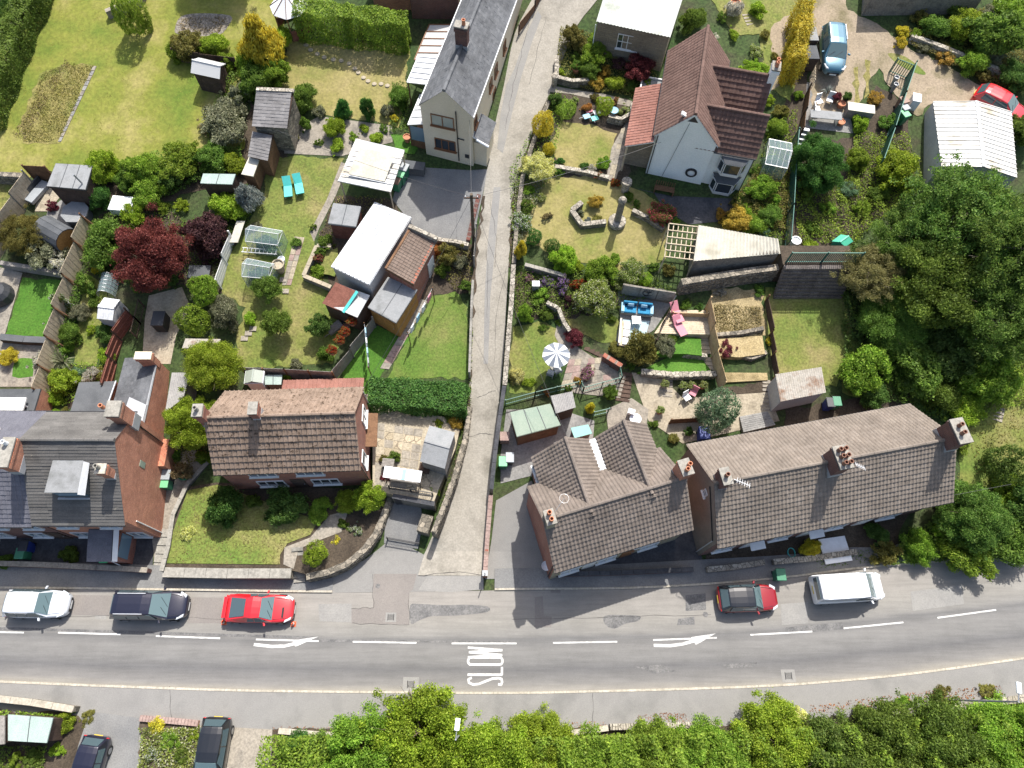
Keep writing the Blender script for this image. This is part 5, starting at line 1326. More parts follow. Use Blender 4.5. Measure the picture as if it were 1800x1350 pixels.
# ---------------------------------------------------------------- white rendered house
ang=math.atan2(8.19,1.73);zb=5.2
root=thing('white_house','white rendered house with red-brown tiles and two right-hand wings','house',(15.25,35.2,zb),ang)
gable(root,8.3,4.25,9.95-zb,12.35-zb,'render_white','tile_redbrown',.3,.33,ov=.18,vg=.1,verge='plastic_white',gutter='pipe_black',z0=-.5)
MB().add([(-.02,1.75,6.35),(-.02,2.5,6.35),(-.02,2.125,6.85)],[(0,2,1)]).build('gable_peak','plastic_dark',root)
MB().obox((.3,2.8,6.6),(.16,0,0),(0,.2,.1),(0,-.03,.05)).build('roof_vent','paint_white',root)
for i,(x0,w)in enumerate(((.17,3.35),(3.8,3.7))):
    ys,ye=1.4,(-2.95 if i==0 else -3.0);ze_,zr_=4.1,6.2;yr=w/2;sl=(zr_-ze_)/yr
    mb=MB();pr=[(x0,-.6),(x0+w,-.6),(x0+w,ze_-.07),(x0+yr,zr_-.07),(x0,ze_-.07)]
    vs=[(x,ye,z)for x,z in pr]+[(x,ys,z)for x,z in pr]
    if i==0:vs=[(v[0]+(.02 if k%5 in (0,4)else 0),v[1],v[2])for k,v in enumerate(vs)]
    mb.add(vs,[(0,1,2,3,4),(9,8,7,6,5),(0,4,9,5),(1,6,7,2),(4,3,8,9),(3,2,7,8)]);mb.build('wing_wall','render_white',root)
    ll=math.hypot(yr+.12,(yr+.12)*sl)
    tile_sheet('wing_roof',(x0-.12,ys,ze_-.12*sl),(0,-1,0),ys-ye+.12,(1,0,sl),ll,.3,.36,'tile_redbrown',root,.04,.06,'pan',0,7)
    tile_sheet('wing_roof',(x0+w+.12,ye-.12,ze_-.12*sl),(0,1,0),ys-ye+.12,(-1,0,sl),ll,.3,.36,'tile_redbrown',root,.04,.06,'pan',0,8)
    ridge_line(root,(x0+yr,ys,zr_+.03),(x0+yr,ye-.14,zr_+.03),'tile_redbrown')
MB().tube((-.12,0.0,4.0),(-.12,-3.0,4.0),.05,n=6).build('gutter','pipe_black',root)
chimney(root,5.7,-3.0,4.2,7.0,.8,.5,'render_white',[(5.6,-3.0),(5.95,-3.0)],cap='concrete')
for z,zt in ((3.0,True),(.95,False)):
    by=-1.6
    b=MB().prism([(0,by-.95),(0,by+.95),(-.5,by+.6),(-.5,by-.6)],z-.75,z-.5).build('bay_window','paint_white',root)
    slab_roof(MB(),[(0.02,by-1.05,z+.95),(0.02,by+1.05,z+.95),(-.6,by+.65,z+.62),(-.6,by-.65,z+.62)],.08).build('bay_roof','felt_dark',b)
    for (c,u,n,w_)in (((-.5,by,z+.05),(0,1,0),(-1,0,0),1.15),((-.25,by+.78,z+.05),(.5,.35,0),(-.35,.5,0),.55),((-.25,by-.78,z+.05),(-.5,.35,0),(-.35,-.5,0),.55)):
        fr=window(b,c,u,n,w_,1.05,nx=1,sill=False)
    MB().prism([(0,by-.9),(0,by+.9),(-.44,by+.56),(-.44,by-.56)],z-.49,z+.6).build('bay_glazing','window_glass',b)
mb=MB()
for i in range(20):
    t0,t1=2*math.pi*i/20,2*math.pi*(i+1)/20
    mb.bar((-.04,1.0+.36*math.cos(t0),1.5+.36*math.sin(t0)),(-.04,1.0+.36*math.cos(t1),1.5+.36*math.sin(t1)),.14,.14,(1,0,0))
ow=mb.build('round_window','plastic_dark',root)
mb=MB()
for i in range(16):
    t0,t1=2*math.pi*i/16,2*math.pi*(i+1)/16
    mb.bar((-.07,1.0+.24*math.cos(t0),1.5+.24*math.sin(t0)),(-.07,1.0+.24*math.cos(t1),1.5+.24*math.sin(t1)),.06,.06,(1,0,0))
mb.build('round_frame','paint_white',ow)
downpipe(root,(-.06,4.15,4.6),(-.06,4.15,0));downpipe(root,(-.06,-2.9,4.0),(-.06,-2.9,0));MB().tube((-.03,2.3,6.2),(-.03,3.0,.5),.014,n=4).build('cable','pipe_black',root)
lt=slab_roof(MB(),[(-.35,4.35,4.25),(5.3,4.35,4.25),(5.3,6.25,3.35),(-.35,6.25,3.35)],.1).build('lean_to','plastic_white',root)
tile_sheet('lean_to_tiles',(5.35,6.28,3.36),(-1,0,0),5.75,(0,-1,.473),2.12,.26,.27,'tile_red',lt,.03,.035,'roll')
MB().box(.4,5.2,4.27,6.0,-.5,3.2).build('lean_to_wall','stone_coursed',root)
for x in (-.2,):MB().tube((x,6.1,-.4),(x,6.1,3.3),.07,n=8).build('lean_to_post','timber_pale',root)
MB().box(5.4,7.4,4.3,5.7,-.4,2.2).build('side_porch','stone_coursed',root)
slab_roof(MB(),[(5.3,4.3,2.5),(7.5,4.3,2.5),(7.5,5.9,2.4),(5.3,5.9,2.4)],.1).build('side_porch_roof','felt_grey',root)
mb=MB()
for q4 in (((5.35,5.9),(7.5,5.9)),((5.35,4.35),(5.35,5.9)),((7.5,4.35),(7.5,5.9))):mb.bar((*q4[0],2.55),(*q4[1],2.55),.1,.14)
mb.build('side_porch_fascia','paint_white',root)

# ---------------------------------------------------------------- other roofed buildings, surveyed corner by corner
def shed(name,label,cat,corners,h,drop,roof,wall,base_h=None,pitch=None,corr=None,sharp=False,fascia=None,along=0,apex=0,over=.12,doors=0,plank=False,grp=None,z0=None):
    """corners: four roof corners in the picture (front-left, front-right, back-right, back-left); h eave height, drop = rise to the back.
    apex > 0 makes a gabled roof with its ridge from mid front edge to mid back edge (along=0) or mid left to mid right (along=1)"""
    c0=U(*corners[0],h);zb=T(c0.y)if z0 is None else z0
    P=[U(*corners[0],z=zb+h),U(*corners[1],z=zb+h),U(*corners[2],z=zb+h+drop),U(*corners[3],z=zb+h+drop)]
    ctr=sum(P,Vector())/4;root=thing(name,label,cat,(ctr.x,ctr.y,zb),0,grp);o=Vector(root.location)
    P=[p-o for p in P];inn=[p+(Vector((0,0,0))+(sum(P,Vector())/4-p)*(over/max(.2,(sum(P,Vector())/4-p).length)))for p in P]
    zlow=min(0,min(T(p.y+o.y)for p in P)-zb)-.2
    if not apex:
        MB().prism([(p.x,p.y)for p in inn],zlow,lambda p:h-.09+(drop*max(0,min(1,(Vector((p.x,p.y,0))-(P[0]+P[1])/2).to_2d().dot(((P[3]+P[2])/2-(P[0]+P[1])/2).to_2d())/max(.01,((P[3]+P[2])/2-(P[0]+P[1])/2).to_2d().length_squared))))if drop else h-.09).build('wall',wall,root)
        if corr:
            corrugated(MB(),P,corr[0],corr[1],sharp).build('roof',roof,root)
        else:
            rf=slab_roof(MB(),P,.09).build('roof',roof,root)
            if 'felt' in str(roof):
                mb=MB();n=max(2,round((P[1]-P[0]).length/.95));up=Vector((0,0,.004))
                for i in range(1,n):mb.bar(P[0].lerp(P[1],i/n)+up,P[3].lerp(P[2],i/n)+up,.05,.008)
                mb.build('felt_seam','felt_dark' if roof != 'felt_dark' else 'felt_grey',rf)
    else:
        if along:A,B=(P[0]+P[3])/2,(P[1]+P[2])/2;E=[(P[0],P[1]),(P[3],P[2])]
        else:A,B=(P[0]+P[1])/2,(P[3]+P[2])/2;E=[(P[0],P[3]),(P[1],P[2])]
        A=A+Vector((0,0,apex));B=B+Vector((0,0,apex))
        mb=MB();k=[Vector((p.x,p.y,zlow))for p in inn]+[Vector((p.x,p.y,h-.1))for p in inn]
        ia,ib=A+(B-A).normalized()*over-Vector((0,0,.12)),B-(B-A).normalized()*over-Vector((0,0,.12))
        mb.add(k+[ia,ib],[(0,1,5,4),(1,2,6,5),(2,3,7,6),(3,0,4,7)]+([(4,5,9,8),(7,8,9,6),(4,8,7),(5,6,9)]if along else [(4,5,8),(7,9,6),(4,8,9,7),(5,6,9,8)]));mb.build('wall',wall,root)
        for e0,e1 in E:
            if corr:mb=corrugated(MB(),(e0,e1,B,A),corr[0],corr[1],sharp)
            else:mb=slab_roof(MB(),[e0,e1,B,A],.05)
            mb.build('roof',roof,root)
        mb=MB();mb.bar(A+Vector((0,0,.02)),B+Vector((0,0,.02)),.22 if corr else .1,.04);mb.build('ridge',roof if not corr else 'sheet_white',root)
    if fascia:
        mb=MB()
        for i in range(4):mb.bar(P[i]-Vector((0,0,.09)),P[(i+1)%4]-Vector((0,0,.09)),.05,.14)
        mb.build('fascia',fascia,root)
    if doors:
        a_,b_=inn[0],inn[1];u=(b_-a_).to_3d();u.z=0;n=Vector((u.y,-u.x,0)).normalized();m=a_+u*(.5 if doors==1 else .7);hh=h*.78
        door(root,(m.x,m.y,hh/2),u,n,min(.9,u.length*.4),hh,wall)
    if plank:
        mb=MB()
        for i in range(4):
            a_,b_=inn[i],inn[(i+1)%4];n=Vector(((b_-a_).y,-(b_-a_).x,0)).normalized();k=int(h/.16)
            for j in range(k):mb.bar(Vector((a_.x,a_.y,.08+j*.16))+n*.012,Vector((b_.x,b_.y,.08+j*.16))+n*.012,.02,.13)
        mb.build('cladding',wall,root,kind='stuff')
    return root
shed('stone_garage','stone garage with white corrugated roof beside the lane top','garage',[(1048,38),(1178,66),(1212,-40),(1078,-60)],3.0,.5,'sheet_lichen','stone_coursed',corr=(.26,.06))
g=bpy.data.objects['stone_garage'];f=loc_frame(g)
c=f(1108,68,h=1.7);dv=(f(1178,66,h=3)-f(1048,38,h=3));dv.z=0;nn=Vector((dv.y,-dv.x,0));fl=f(1048,38,h=3);base=fl+dv*.46
window(g,Vector((base.x,base.y,1.7))+nn.normalized()*.0,dv,nn,1.6,1.3,nx=4,nz=2)
downpipe(g,fl+Vector((.0,-.05,-.2)),Vector((fl.x,fl.y-.05,0)),mat='plastic_white')
shed('steel_garage','white ribbed steel double garage at the top right','garage',[(1655,292),(1788,312),(1778,196),(1640,178)],2.5,0,'sheet_stained','metal_wall',corr=(.42,.05),sharp=True,apex=.55,over=.05)
shed('white_workshop','long white ribbed roof workshop with grey walls beside the tiled outhouse','workshop',[(582,468),(649,500),(723,382),(659,355)],2.9,.0,'sheet_white','metal_wall',corr=(.3,.06),sharp=True,fascia='sheet_white',over=.1)
w=shed('brick_outhouse','small brick outhouse with brown tiled roof by the driveway','outhouse',[(680,475),(727,500),(764,425),(722,405)],2.9,0,'timber_brown','brick_red')
P=[U(678,476,h=2.95),U(727,502,h=2.6),U(766,427,h=2.6),U(721,404,h=2.95)];o=Vector(w.location)
bpy.data.objects.remove([c for c in w.children if c.name.startswith('roof')][0])
zb_=T(U(680,475,2.9).y);P=[U(678,472,z=zb_+3.25),U(727,500,z=zb_+2.75),U(766,427,z=zb_+2.75),U(721,402,z=zb_+3.25)];P=[p-o for p in P]
tile_sheet('roof',P[1],P[2]-P[1],(P[2]-P[1]).length,P[0]-P[1],(P[0]-P[1]).length,.25,.27,'tile_brown',w,.03,.04,'roll')
slab_roof(MB(),[p-Vector((0,0,.03))for p in P],.3).build('roof_deck','timber_brown',w)
mb=MB();mb.bar(P[3]+Vector((-.1,.12,.0)),P[2]+Vector((.1,.12,.2)),.28,.5);mb.build('parapet','stone_pale',w)
mb=MB();mb.bar(P[0],P[3],.16,.12);mb.build('verge','timber_brown',w)
dv=P[2]-P[1];dv.z=0;n_=Vector((dv.y,-dv.x,0)).normalized();m=P[1]+dv*.72-n_*.05
door(w,(m.x,m.y,1.0),dv,n_,.9,2.0,'paint_white')
shed('flat_roofed_shed','grey felt roofed timber shed below the tiled outhouse','shed',[(647,540),(696,567),(733,509),(682,487)],2.3,.1,'felt_grey','timber_amber',fascia='felt_grey',plank=True,doors=2)
ls=shed('lean_to_shelter','lean-to with bamboo and clear plastic roof below the white workshop','shelter',[(567,532),(628,558),(650,519),(590,497)],2.1,.25,'polycarbonate','timber_dark')
f=loc_frame(ls)
slab_roof(MB(),[f(566,533,h=2.17),f(603,549,h=2.17),f(627,512,h=2.42),f(590,496,h=2.42)],.03).build('bamboo_screen','timber_red',ls)
mb=MB();mb.bar(f(603,549,h=2.22),f(628,512,h=2.48),.22,.04);mb.build('turquoise_strip',flat('turquoise',(.08,.5,.45),.5),ls)
pg=shed('pergola_shelter','pergola with white ribbed plastic roof left of the driveway','pergola',[(594,318),(687,337),(711,265),(625,245)],2.5,.1,'sheet_stained','timber_dark')
for c in list(pg.children):
    if c.name.startswith('wall'):bpy.data.objects.remove(c)
f=loc_frame(pg);cs=[(594,318),(687,337),(711,265),(625,245)]
for i,(px,py)in enumerate(cs):
    p=f(px,py,h=2.4);c=sum((f(*q,h=2.4)for q in cs),Vector())/4;p=p+(c-p)*.06
    MB().tube((p.x,p.y,-.3),(p.x,p.y,2.45),.06,n=6).build('post','timber_pale',pg)
mb=MB()
for i in range(7):
    t=i/6;a_=f(594+31*t,318-73*t,h=2.55+.1*t);b_=f(687+24*t,337-72*t,h=2.55+.1*t);mb.bar(a_+Vector((0,0,.03)),b_+Vector((0,0,.03)),.05,.05)
mb.build('roof_rib','sheet_white',pg,kind='stuff')
slab_roof(MB(),[f(612,306,h=2.64),f(676,319,h=2.64),f(694,272,h=2.73),f(634,258,h=2.73)],.01).build('inner_blind','sheet_cream',pg)
shed('small_shed','small grey felt shed right of the green loungers lawn','shed',[(577,392),(625,398),(634,363),(586,357)],1.9,.15,'felt_grey','timber_red',plank=True,fascia='felt_grey')
w=shed('playhouse','wooden playhouse with clear plastic roof on the big lawn','playhouse',[(335,128),(386,139),(397,112),(349,101)],1.75,0,'polycarbonate','timber_dark',apex=.5,along=1,plank=True,over=.2)
w=shed('slate_outhouse','old stone outhouse with grey slate roof below the golden conifer','outhouse',[(444,220),(505,224),(516,160),(452,157)],2.6,1.0,'timber_dark','stone_rubble')
f=loc_frame(w);zr=w.location.z
P=[f(443,222,z=zr+2.66),f(505,226,z=zr+2.66),f(517,160,z=zr+3.66),f(451,157,z=zr+3.66)]
tile_sheet('roof',P[0]+Vector((0,0,.03)),P[1]-P[0],(P[1]-P[0]).length,P[3]-P[0],(P[3]-P[0]).length,.32,.24,'slate_old',w,.006,.025,'flat',.5)
mb=MB();mb.bar(P[3],P[2],.3,.15);mb.build('coping','stone_pale',w)
w=shed('slate_lean_to','low slate roofed store below the slate outhouse','outhouse',[(437,274),(470,282),(481,236),(445,232)],1.9,.5,'timber_dark','timber_brown')
f=loc_frame(w);zr=w.location.z;P=[f(436,275,z=zr+1.95),f(471,283,z=zr+1.95),f(482,236,z=zr+2.45),f(444,231,z=zr+2.45)]
tile_sheet('roof',P[0]+Vector((0,0,.03)),P[1]-P[0],(P[1]-P[0]).length,P[3]-P[0],(P[3]-P[0]).length,.3,.24,'slate_old',w,.006,.025,'flat',.5)
shed('cream_lean_to','cream board roofed lean-to beside the loungers lawn','shed',[(424,306),(445,310),(458,274),(440,270)],1.7,.2,'sheet_cream','timber_brown')
w=shed('black_cabin','black garden bar cabin with grey felt roof at left','cabin',[(82,327),(150,333),(162,291),(98,287)],2.4,.15,'felt_grey','timber_dark',fascia='plastic_dark')
f=loc_frame(w);p=f(144,322,h=2.45);MB().tube(p,p+Vector((-.1,0,.9)),.06,n=8).build('flue','metal_grey',w)
shed('garden_shed','small pale roofed shed above the straw bed at left','shed',[(352,322),(408,324),(414,306),(357,305)],1.9,.1,'felt_mint','timber_dark')
shed('metal_shed','white metal store left of the crimson tree patio','shed',[(170,560),(198,563),(211,527),(183,523)],1.8,0,'sheet_white','metal_wall',apex=.3,along=1,corr=(.18,.02),over=.04)
shed('apex_shed','grey felt apex shed on the paved patio beside the lane','shed',[(738,811),(782,824),(800,760),(755,748)],1.95,0,'felt_grey','timber_grey',apex=.45,along=1,plank=True,z0=2.0)
shed('green_roof_shed','brown shed with pale green felt roof beside the lane','shed',[(909,767),(985,747),(967,710),(897,725)],2.2,.1,'felt_green','timber_brown',plank=True,fascia='felt_green')
shed('corrugated_shelter','small dark corrugated roof beside the green-roofed shed','shelter',[(977,727),(1012,716),(1006,688),(968,696)],2.1,.1,'sheet_grey','timber_dark',corr=(.11,.025))
shed('rusty_shed','weathered corrugated shed behind the long terrace','shed',[(1372,706),(1452,690),(1444,645),(1363,658)],2.2,.25,'sheet_rust','metal_wall',corr=(.16,.035))
w=shed('long_outbuilding','block outbuilding with cream corrugated roof above the terraced gardens','outbuilding',[(1219,459),(1372,446),(1368,420),(1228,396)],2.4,.5,'sheet_cream','blockwork',corr=(.25,.055))
shed('mint_shed','mint green felt roofed shed in the bottom left corner','shed',[(14,1302),(82,1306),(93,1262),(14,1256)],2.0,.1,'felt_mint','timber_dark')
shed('grey_shed','grey roofed shed cut by the left edge below the road','shed',[(-40,1312),(8,1308),(8,1258),(-40,1258)],2.0,.1,'timber_grey','timber_dark')
shed('plastic_store','turquoise plastic garden store in the shed yard','storage box',[(1010,770),(1041,762),(1034,746),(1003,752)],1.15,.08,flat('turquoise_plastic',(.2,.42,.37),.5),'timber_grey')
shed('green_plastic_shed','bright green plastic shed by the steel fence','shed',[(1462,424),(1486,434),(1500,424),(1478,412)],1.6,0,flat('green_plastic',(.06,.38,.24),.5),'green_plastic',apex=.25)
shed('white_apex_shed','small white framed shed with grey panels behind the brown-roofed house','shed',[(429,674),(461,673),(464,652),(432,652)],1.8,0,'window_curtain','plastic_white',apex=.3,fascia='plastic_white')
shed('pale_green_store','pale green lidded store beside the small white framed shed','storage box',[(466,676),(494,676),(496,659),(464,659)],1.2,.05,'felt_mint','timber_grey')
shed('glazed_lean_to','timber lean-to with skylights under the bright lime tree','shed',[(320,612),(380,612),(388,596),(326,595)],2.0,.1,'sheet_rust','timber_grey')
shed('grey_board_roof','grey corrugated roof strip beside the end terrace wall','shed',[(290,725),(322,700),(335,655),(302,655)],2.2,.1,'sheet_grey','timber_grey',corr=(.14,.02))
shed('brick_dwelling','red brick building at the top picture edge','house',[(640,-75),(800,-75),(800,-150),(640,-150)],4.5,1.2,'felt_dark','brick_orange')
shed('dark_annex','dark brick annex at the top edge behind the cream cottage','house',[(715,-30),(806,-28),(806,-110),(720,-110)],3.2,.8,'felt_dark','brick_dark')
shed('block_store','grey block building at the top right picture edge','outbuilding',[(1535,-14),(1740,-16),(1740,-90),(1535,-90)],2.2,.4,'felt_dark','blockwork')

# ================================================================ raised ground, walls, fences, steps
pad('front_terrace',[(283,1002),(300,935),(330,856),(380,848),(640,860),(690,868),(680,895),(662,935),(640,965),(610,990),(575,1005),(540,1010),(515,1003)],.93,'soil_dark')
def level(name,pts,z,mat,t=.03,kind='structure',parent=None):
    o=MB().prism(UU(pts,z=z),z-t,z).build(name,mat,parent)
    if kind:o['kind']=kind
    return o
level('front_lawn',[(292,990),(302,940),(330,862),(382,852),(400,858),(560,915),(545,940),(505,955),(492,975),(492,992)],.975,'lawn_mixed')
level('front_path',smooth(UU([(498,992),(500,962),(545,945),(580,905),(610,900),(600,935),(560,950),(525,965),(516,1000)],z=.97),2)and [(498,992),(500,962),(545,945),(580,905),(612,898),(600,935),(560,950),(525,965),(516,1000)],.965,'paving')
pad('patio',[(655,712),(812,738),(800,790),(775,850),(762,884),(692,870),(655,860)],2.0,'paving_buff')
rnd=random.Random(3);pat=bpy.data.objects['patio']
box_cache={}
def slabs(parent,quad,nx,ny,z,mats,gap=.02,t=.02,skip=None):
    """paving slabs one by one inside a four-cornered plan area"""
    A,B,Cc,Dd=[Vector((p.x,p.y,0))for p in quad];k=0
    for i in range(nx):
        for j in range(ny):
            if skip and skip(i/nx,j/ny):continue
            f=lambda u,v:(A*(1-u)+B*u)*(1-v)+(Dd*(1-u)+Cc*u)*v
            jx=rnd.uniform(-.012,.012)
            c=[f((i+gap)/nx+jx*.2,(j+gap)/ny),f((i+1-gap)/nx,(j+gap)/ny),f((i+1-gap)/nx,(j+1-gap)/ny),f((i+gap)/nx,(j+1-gap)/ny)]
            o=parent.location;g=(lambda p:T(p.y+o.y)-o.z)if z is None else (lambda p:z)
            MB().prism(c,lambda p:g(p)-.02,lambda p:g(p)+t+(.04 if z is None else 0)).build('paving_slab',mats[rnd.randrange(len(mats))],parent)
slabs(pat,UU([(658,856),(756,872),(778,760),(660,742)],z=2.0),7,8,2.0,['paving_crazy','paving_buff','paving'],.035)

def wall(name,label,pts,h,th,mat,cop=None,cl=.8,cw=.08,ztop=None,cat='wall',kh=.07,rub=False,world_pts=False):
    P=pts if world_pts else UU(pts,z=None if ztop is None else ztop)
    P=[Vector((p.x,p.y,0))for p in P];root=thing(name,label,cat,(P[0].x,P[0].y,T(P[0].y)));o=Vector(root.location)
    zt=(lambda p:ztop)if ztop is not None else (lambda p:T(p.y)+h)
    mb=MB();N=len(P);side=[]
    for i in range(N):
        d=(P[min(i+1,N-1)]-P[max(i-1,0)]).normalized();side.append(Vector((-d.y,d.x,0))*th/2)
    for i in range(N):
        p,s=P[i],side[i]
        mb.v+=[tuple(p-s+Vector((0,0,T(p.y)-.5))-o),tuple(p-s+Vector((0,0,zt(p)))-o),tuple(p+s+Vector((0,0,zt(p)))-o),tuple(p+s+Vector((0,0,T(p.y)-.5))-o)]
    for i in range(N-1):
        k=4*i;mb.f+=[(k,k+4,k+5,k+1),(k+1,k+5,k+6,k+2),(k+2,k+6,k+7,k+3)]
    mb.f+=[(0,1,2,3),(4*N-1,4*N-2,4*N-3,4*N-4)]
    mb.build('masonry',mat,root)
    if rub:
        mb=MB();r=random.Random(len(label))
        for a,b in zip(P[:-1],P[1:]):
            L=(b-a).length;d=(b-a)/L;s=Vector((-d.y,d.x,0));n=int(L/.3)+1
            for i in range(n):
                q=a+d*(L*(i+.5)/n);hh=zt(q)-T(q.y)
                for j in range(max(1,int(hh/.2))):
                    for k in (-1,1):
                        c=q+s*k*th/2+Vector((0,0,T(q.y)+.1+j*.2))+d*r.uniform(-.06,.06)
                        mb.obox(c-o,d*r.uniform(.09,.16),s*r.uniform(.02,.06),Vector((r.uniform(-.01,.01),0,r.uniform(.06,.095))))
        mb.build('face_stones',mat,root,kind='stuff')
    if cop:
        for a,b in zip(P[:-1],P[1:]):
            L=(b-a).length;n=max(1,round(L/cl));d=(b-a)/L;s=Vector((-d.y,d.x,0))
            for i in range(n):
                p,q=a+d*(L*i/n+.01),a+d*(L*(i+1)/n-.01)
                p3,q3=p+Vector((0,0,zt(p)+kh/2+.002))-o,q+Vector((0,0,zt(q)+kh/2+.002))-o
                MB().obox((p3+q3)/2,(q3-p3)/2,s*(th/2+cw/2),Vector((0,0,kh/2))).build('coping_stone',cop,root)
    return root
LW=[U(*p)for p in LANE_R]
wall('brick_wall','low brick wall between the lane mouth and the corner house drive',[(853,1012),(857,950),(863,875)],.75,.22,'brick_red','paving_pink',.5)
wall('lane_wall','dark wall along the lane beside the green-roofed shed',[(864,868),(871,800),(879,740),(886,690)],1.2,.2,'blockwork','paving_dark',1.0)
wall('lane_wall','stone wall along the lane beside the parasol garden',[(887,688),(892,620),(898,550),(902,480)],1.1,.25,'stone_rubble','stone_pale',.5)
wall('lane_wall','low stone wall along the lane beside the golden conifers',[(903,470),(908,400),(918,320),(934,265),(952,215),(968,175)],.55,.3,'stone_rubble')
wall('lane_wall','thin concrete wall between the lane and the bright lawn',[(826,665),(828,600),(830,540),(832,505)],1.0,.12,'concrete','concrete',1.2,.04)
wall('lane_wall','mossy stone wall between the paved patio and the lane',[(826,715),(818,770),(800,835),(778,895),(762,935)],.6,.28,'stone_rubble',ztop=2.35,rub=True)
wall('gate_pillar','stone end pillar beside the garage ramp',[(752,905),(742,935)],.9,.8,'stone_rubble',ztop=1.35)
wall('retaining_wall','curved dark stone retaining wall beside the front steps',[(538,1014),(575,1006),(610,991),(640,966),(662,936),(678,896),(690,866)],1.0,.4,'stone_rubble',ztop=1.1,rub=True)
wall('retaining_wall','front lawn wall with wide concrete coping above the footway',[(287,1006),(400,1008),(512,1008)],1.0,.55,'stone_rubble','concrete',1.6,ztop=1.0)
wall('garage_front','patio retaining front above the dark garage ramp',[(690,872),(764,886)],1.2,.25,'blockwork','paving_dark',1.0,ztop=2.05)
MB().box(-.9,.9,-.03,.03,0,1.45).build('garage_door','plastic_dark',bpy.data.objects['garage_front']).location=(1.0,-.2,-.1)
wall('garden_wall','low coped wall at the lower left beside the mint shed',[(-40,1222),(70,1234),(142,1246)],.8,.3,'stone_rubble','kerb_stone',1.3)
wall('garden_wall','cock-and-hen topped stone wall below the lower footway',[(1070,1277),(1160,1275),(1262,1272)],.45,.3,'stone_pale','stone_pale',.16,.05,kh=.16)
wall('garden_wall','slab coped wall left of the cock-and-hen wall',[(985,1290),(1030,1284),(1068,1279)],.35,.25,'stone_rubble','kerb_stone',.9)
wall('garden_wall','overgrown stone wall running behind the lower lamp post',[(1560,1254),(1660,1244),(1800,1226)],.5,.35,'stone_pale','stone_pale',.5)
wall('garden_wall','low wall at the left end of the lower wood',[(492,1284),(560,1290),(605,1292)],.3,.25,'stone_pale','kerb_stone',.8)
wall('garden_wall','brick edged stone wall of the bed between the lower drives',[(250,1262),(300,1266),(352,1271)],.3,.3,'brick_orange','paving_pink',.2,.05)
wall('front_wall','low coped wall of the left terrace front yards',[(-40,992),(70,995),(135,998),(268,1005)],.7,.25,'brick_dark','paving',.9)
wall('side_wall','concrete topped wall beside the end terrace passage',[(366,812),(330,850),(304,905),(296,960),(284,1004)],.9,.2,'blockwork','concrete',1.0,ztop=1.15)
wall('front_wall','dark coped wall in front of the corner house',[(975,1012),(1090,1009),(1215,1003)],.6,.22,'brick_dark','paving_dark',.8)
wall('front_wall','stone wall in front of the terrace beside the dark red car',[(1240,1003),(1290,998),(1340,990)],.5,.35,'stone_pale')
wall('front_wall','stone topped wall in front of the terrace beside the white van',[(1355,990),(1420,984),(1500,972)],.5,.3,'stone_rubble','stone_pale',.35)
wall('drive_wall','low pale stone wall at the foot of the dark driveway',[(765,427),(800,431),(824,437)],.55,.3,'stone_pale')
wall('drive_edging','red brick edging along the right of the dark driveway',[(823,425),(832,385),(842,345)],.25,.3,'brick_dark')
wall('bed_wall','stone wall around the planting before the stone garage',[(978,108),(977,145),(1005,152),(1034,150)],.55,.25,'stone_rubble','stone_pale',.6)
wall('rockery_wall','curved rockery wall above the round lawn',[(1068,213),(1090,218),(1108,208),(1110,190)],.6,.3,'stone_pale',rub=True)
wall('bed_wall','low wall below the round lawn',[(975,298),(1030,307),(1070,318)],.35,.25,'stone_rubble','stone_pale',.7)
wall('bed_wall','angular stone bed wall on the lower lawn',[(1022,362),(1004,376),(1022,401),(1064,396)],.45,.3,'stone_rubble','stone_pale',.6)
wall('bed_wall','low wall between the rose bush and the lawn',[(1110,375),(1140,390),(1165,408)],.4,.25,'stone_rubble','stone_pale',.6)
wall('bank_wall','coped wall across the bank by the lane',[(922,473),(955,482),(990,492)],.6,.2,'blockwork','concrete',.9)
wall('garden_wall','stone wall curving round the shaded lawn',[(960,540),(980,550),(990,575),(1000,590)],.7,.2,'stone_pale','stone_pale',.6)
w=wall('panel_wall','grey panelled wall with a round tree motif behind the blue sofa',[(1090,518),(1180,533)],1.5,.12,'blockwork')
u=(U(1180,533)-U(1090,518));u.z=0
for i in range(3):
    c=u*((i+.5)/3);MB().obox((c.x,c.y-.075,.85),u/6*.92,(0,.012,0),(0,0,.62)).build('panel','concrete',w)
mb=MB();c=u*.5
for i in range(18):
    t0,t1=2*math.pi*i/18,2*math.pi*(i+1)/18;mb.tube((c.x+.42*math.cos(t0),c.y-.12,1.0+.42*math.sin(t0)),(c.x+.42*math.cos(t1),c.y-.12,1.0+.42*math.sin(t1)),.03,n=5)
for k in range(-2,3):mb.path([(c.x,c.y-.12,.6),(c.x,c.y-.12,.95),(c.x+.17*k,c.y-.12,1.32-.06*abs(k))],.022,4)
mb.build('motif','pipe_black',w)
wall('terrace_wall','curved dry stone wall between the two artificial grass terraces',[(1184,618),(1205,626),(1240,630)],.5,.3,'stone_pale',rub=True)
wall('terrace_wall','dry stone wall below the lower grass terrace',[(1125,658),(1180,664),(1255,662)],.6,.35,'stone_pale',rub=True)
wall('bank_wall','dark stone bank under the cream-roofed outbuilding',[(1190,514),(1240,505),(1310,494),(1375,486)],1.5,.5,'stone_rubble',rub=True)
wall('track_wall','rubble wall beside the dirt track',[(1596,72),(1650,92),(1700,112),(1764,138)],.6,.4,'stone_pale',rub=True)
wall('bed_wall','dry stone edge of the upper straw bed',[(1255,592),(1300,588),(1340,580)],.35,.3,'stone_rubble',rub=True)
wall('bed_wall','dry stone edge of the lower straw bed',[(1290,625),(1320,632),(1345,622)],.35,.3,'stone_rubble',rub=True)
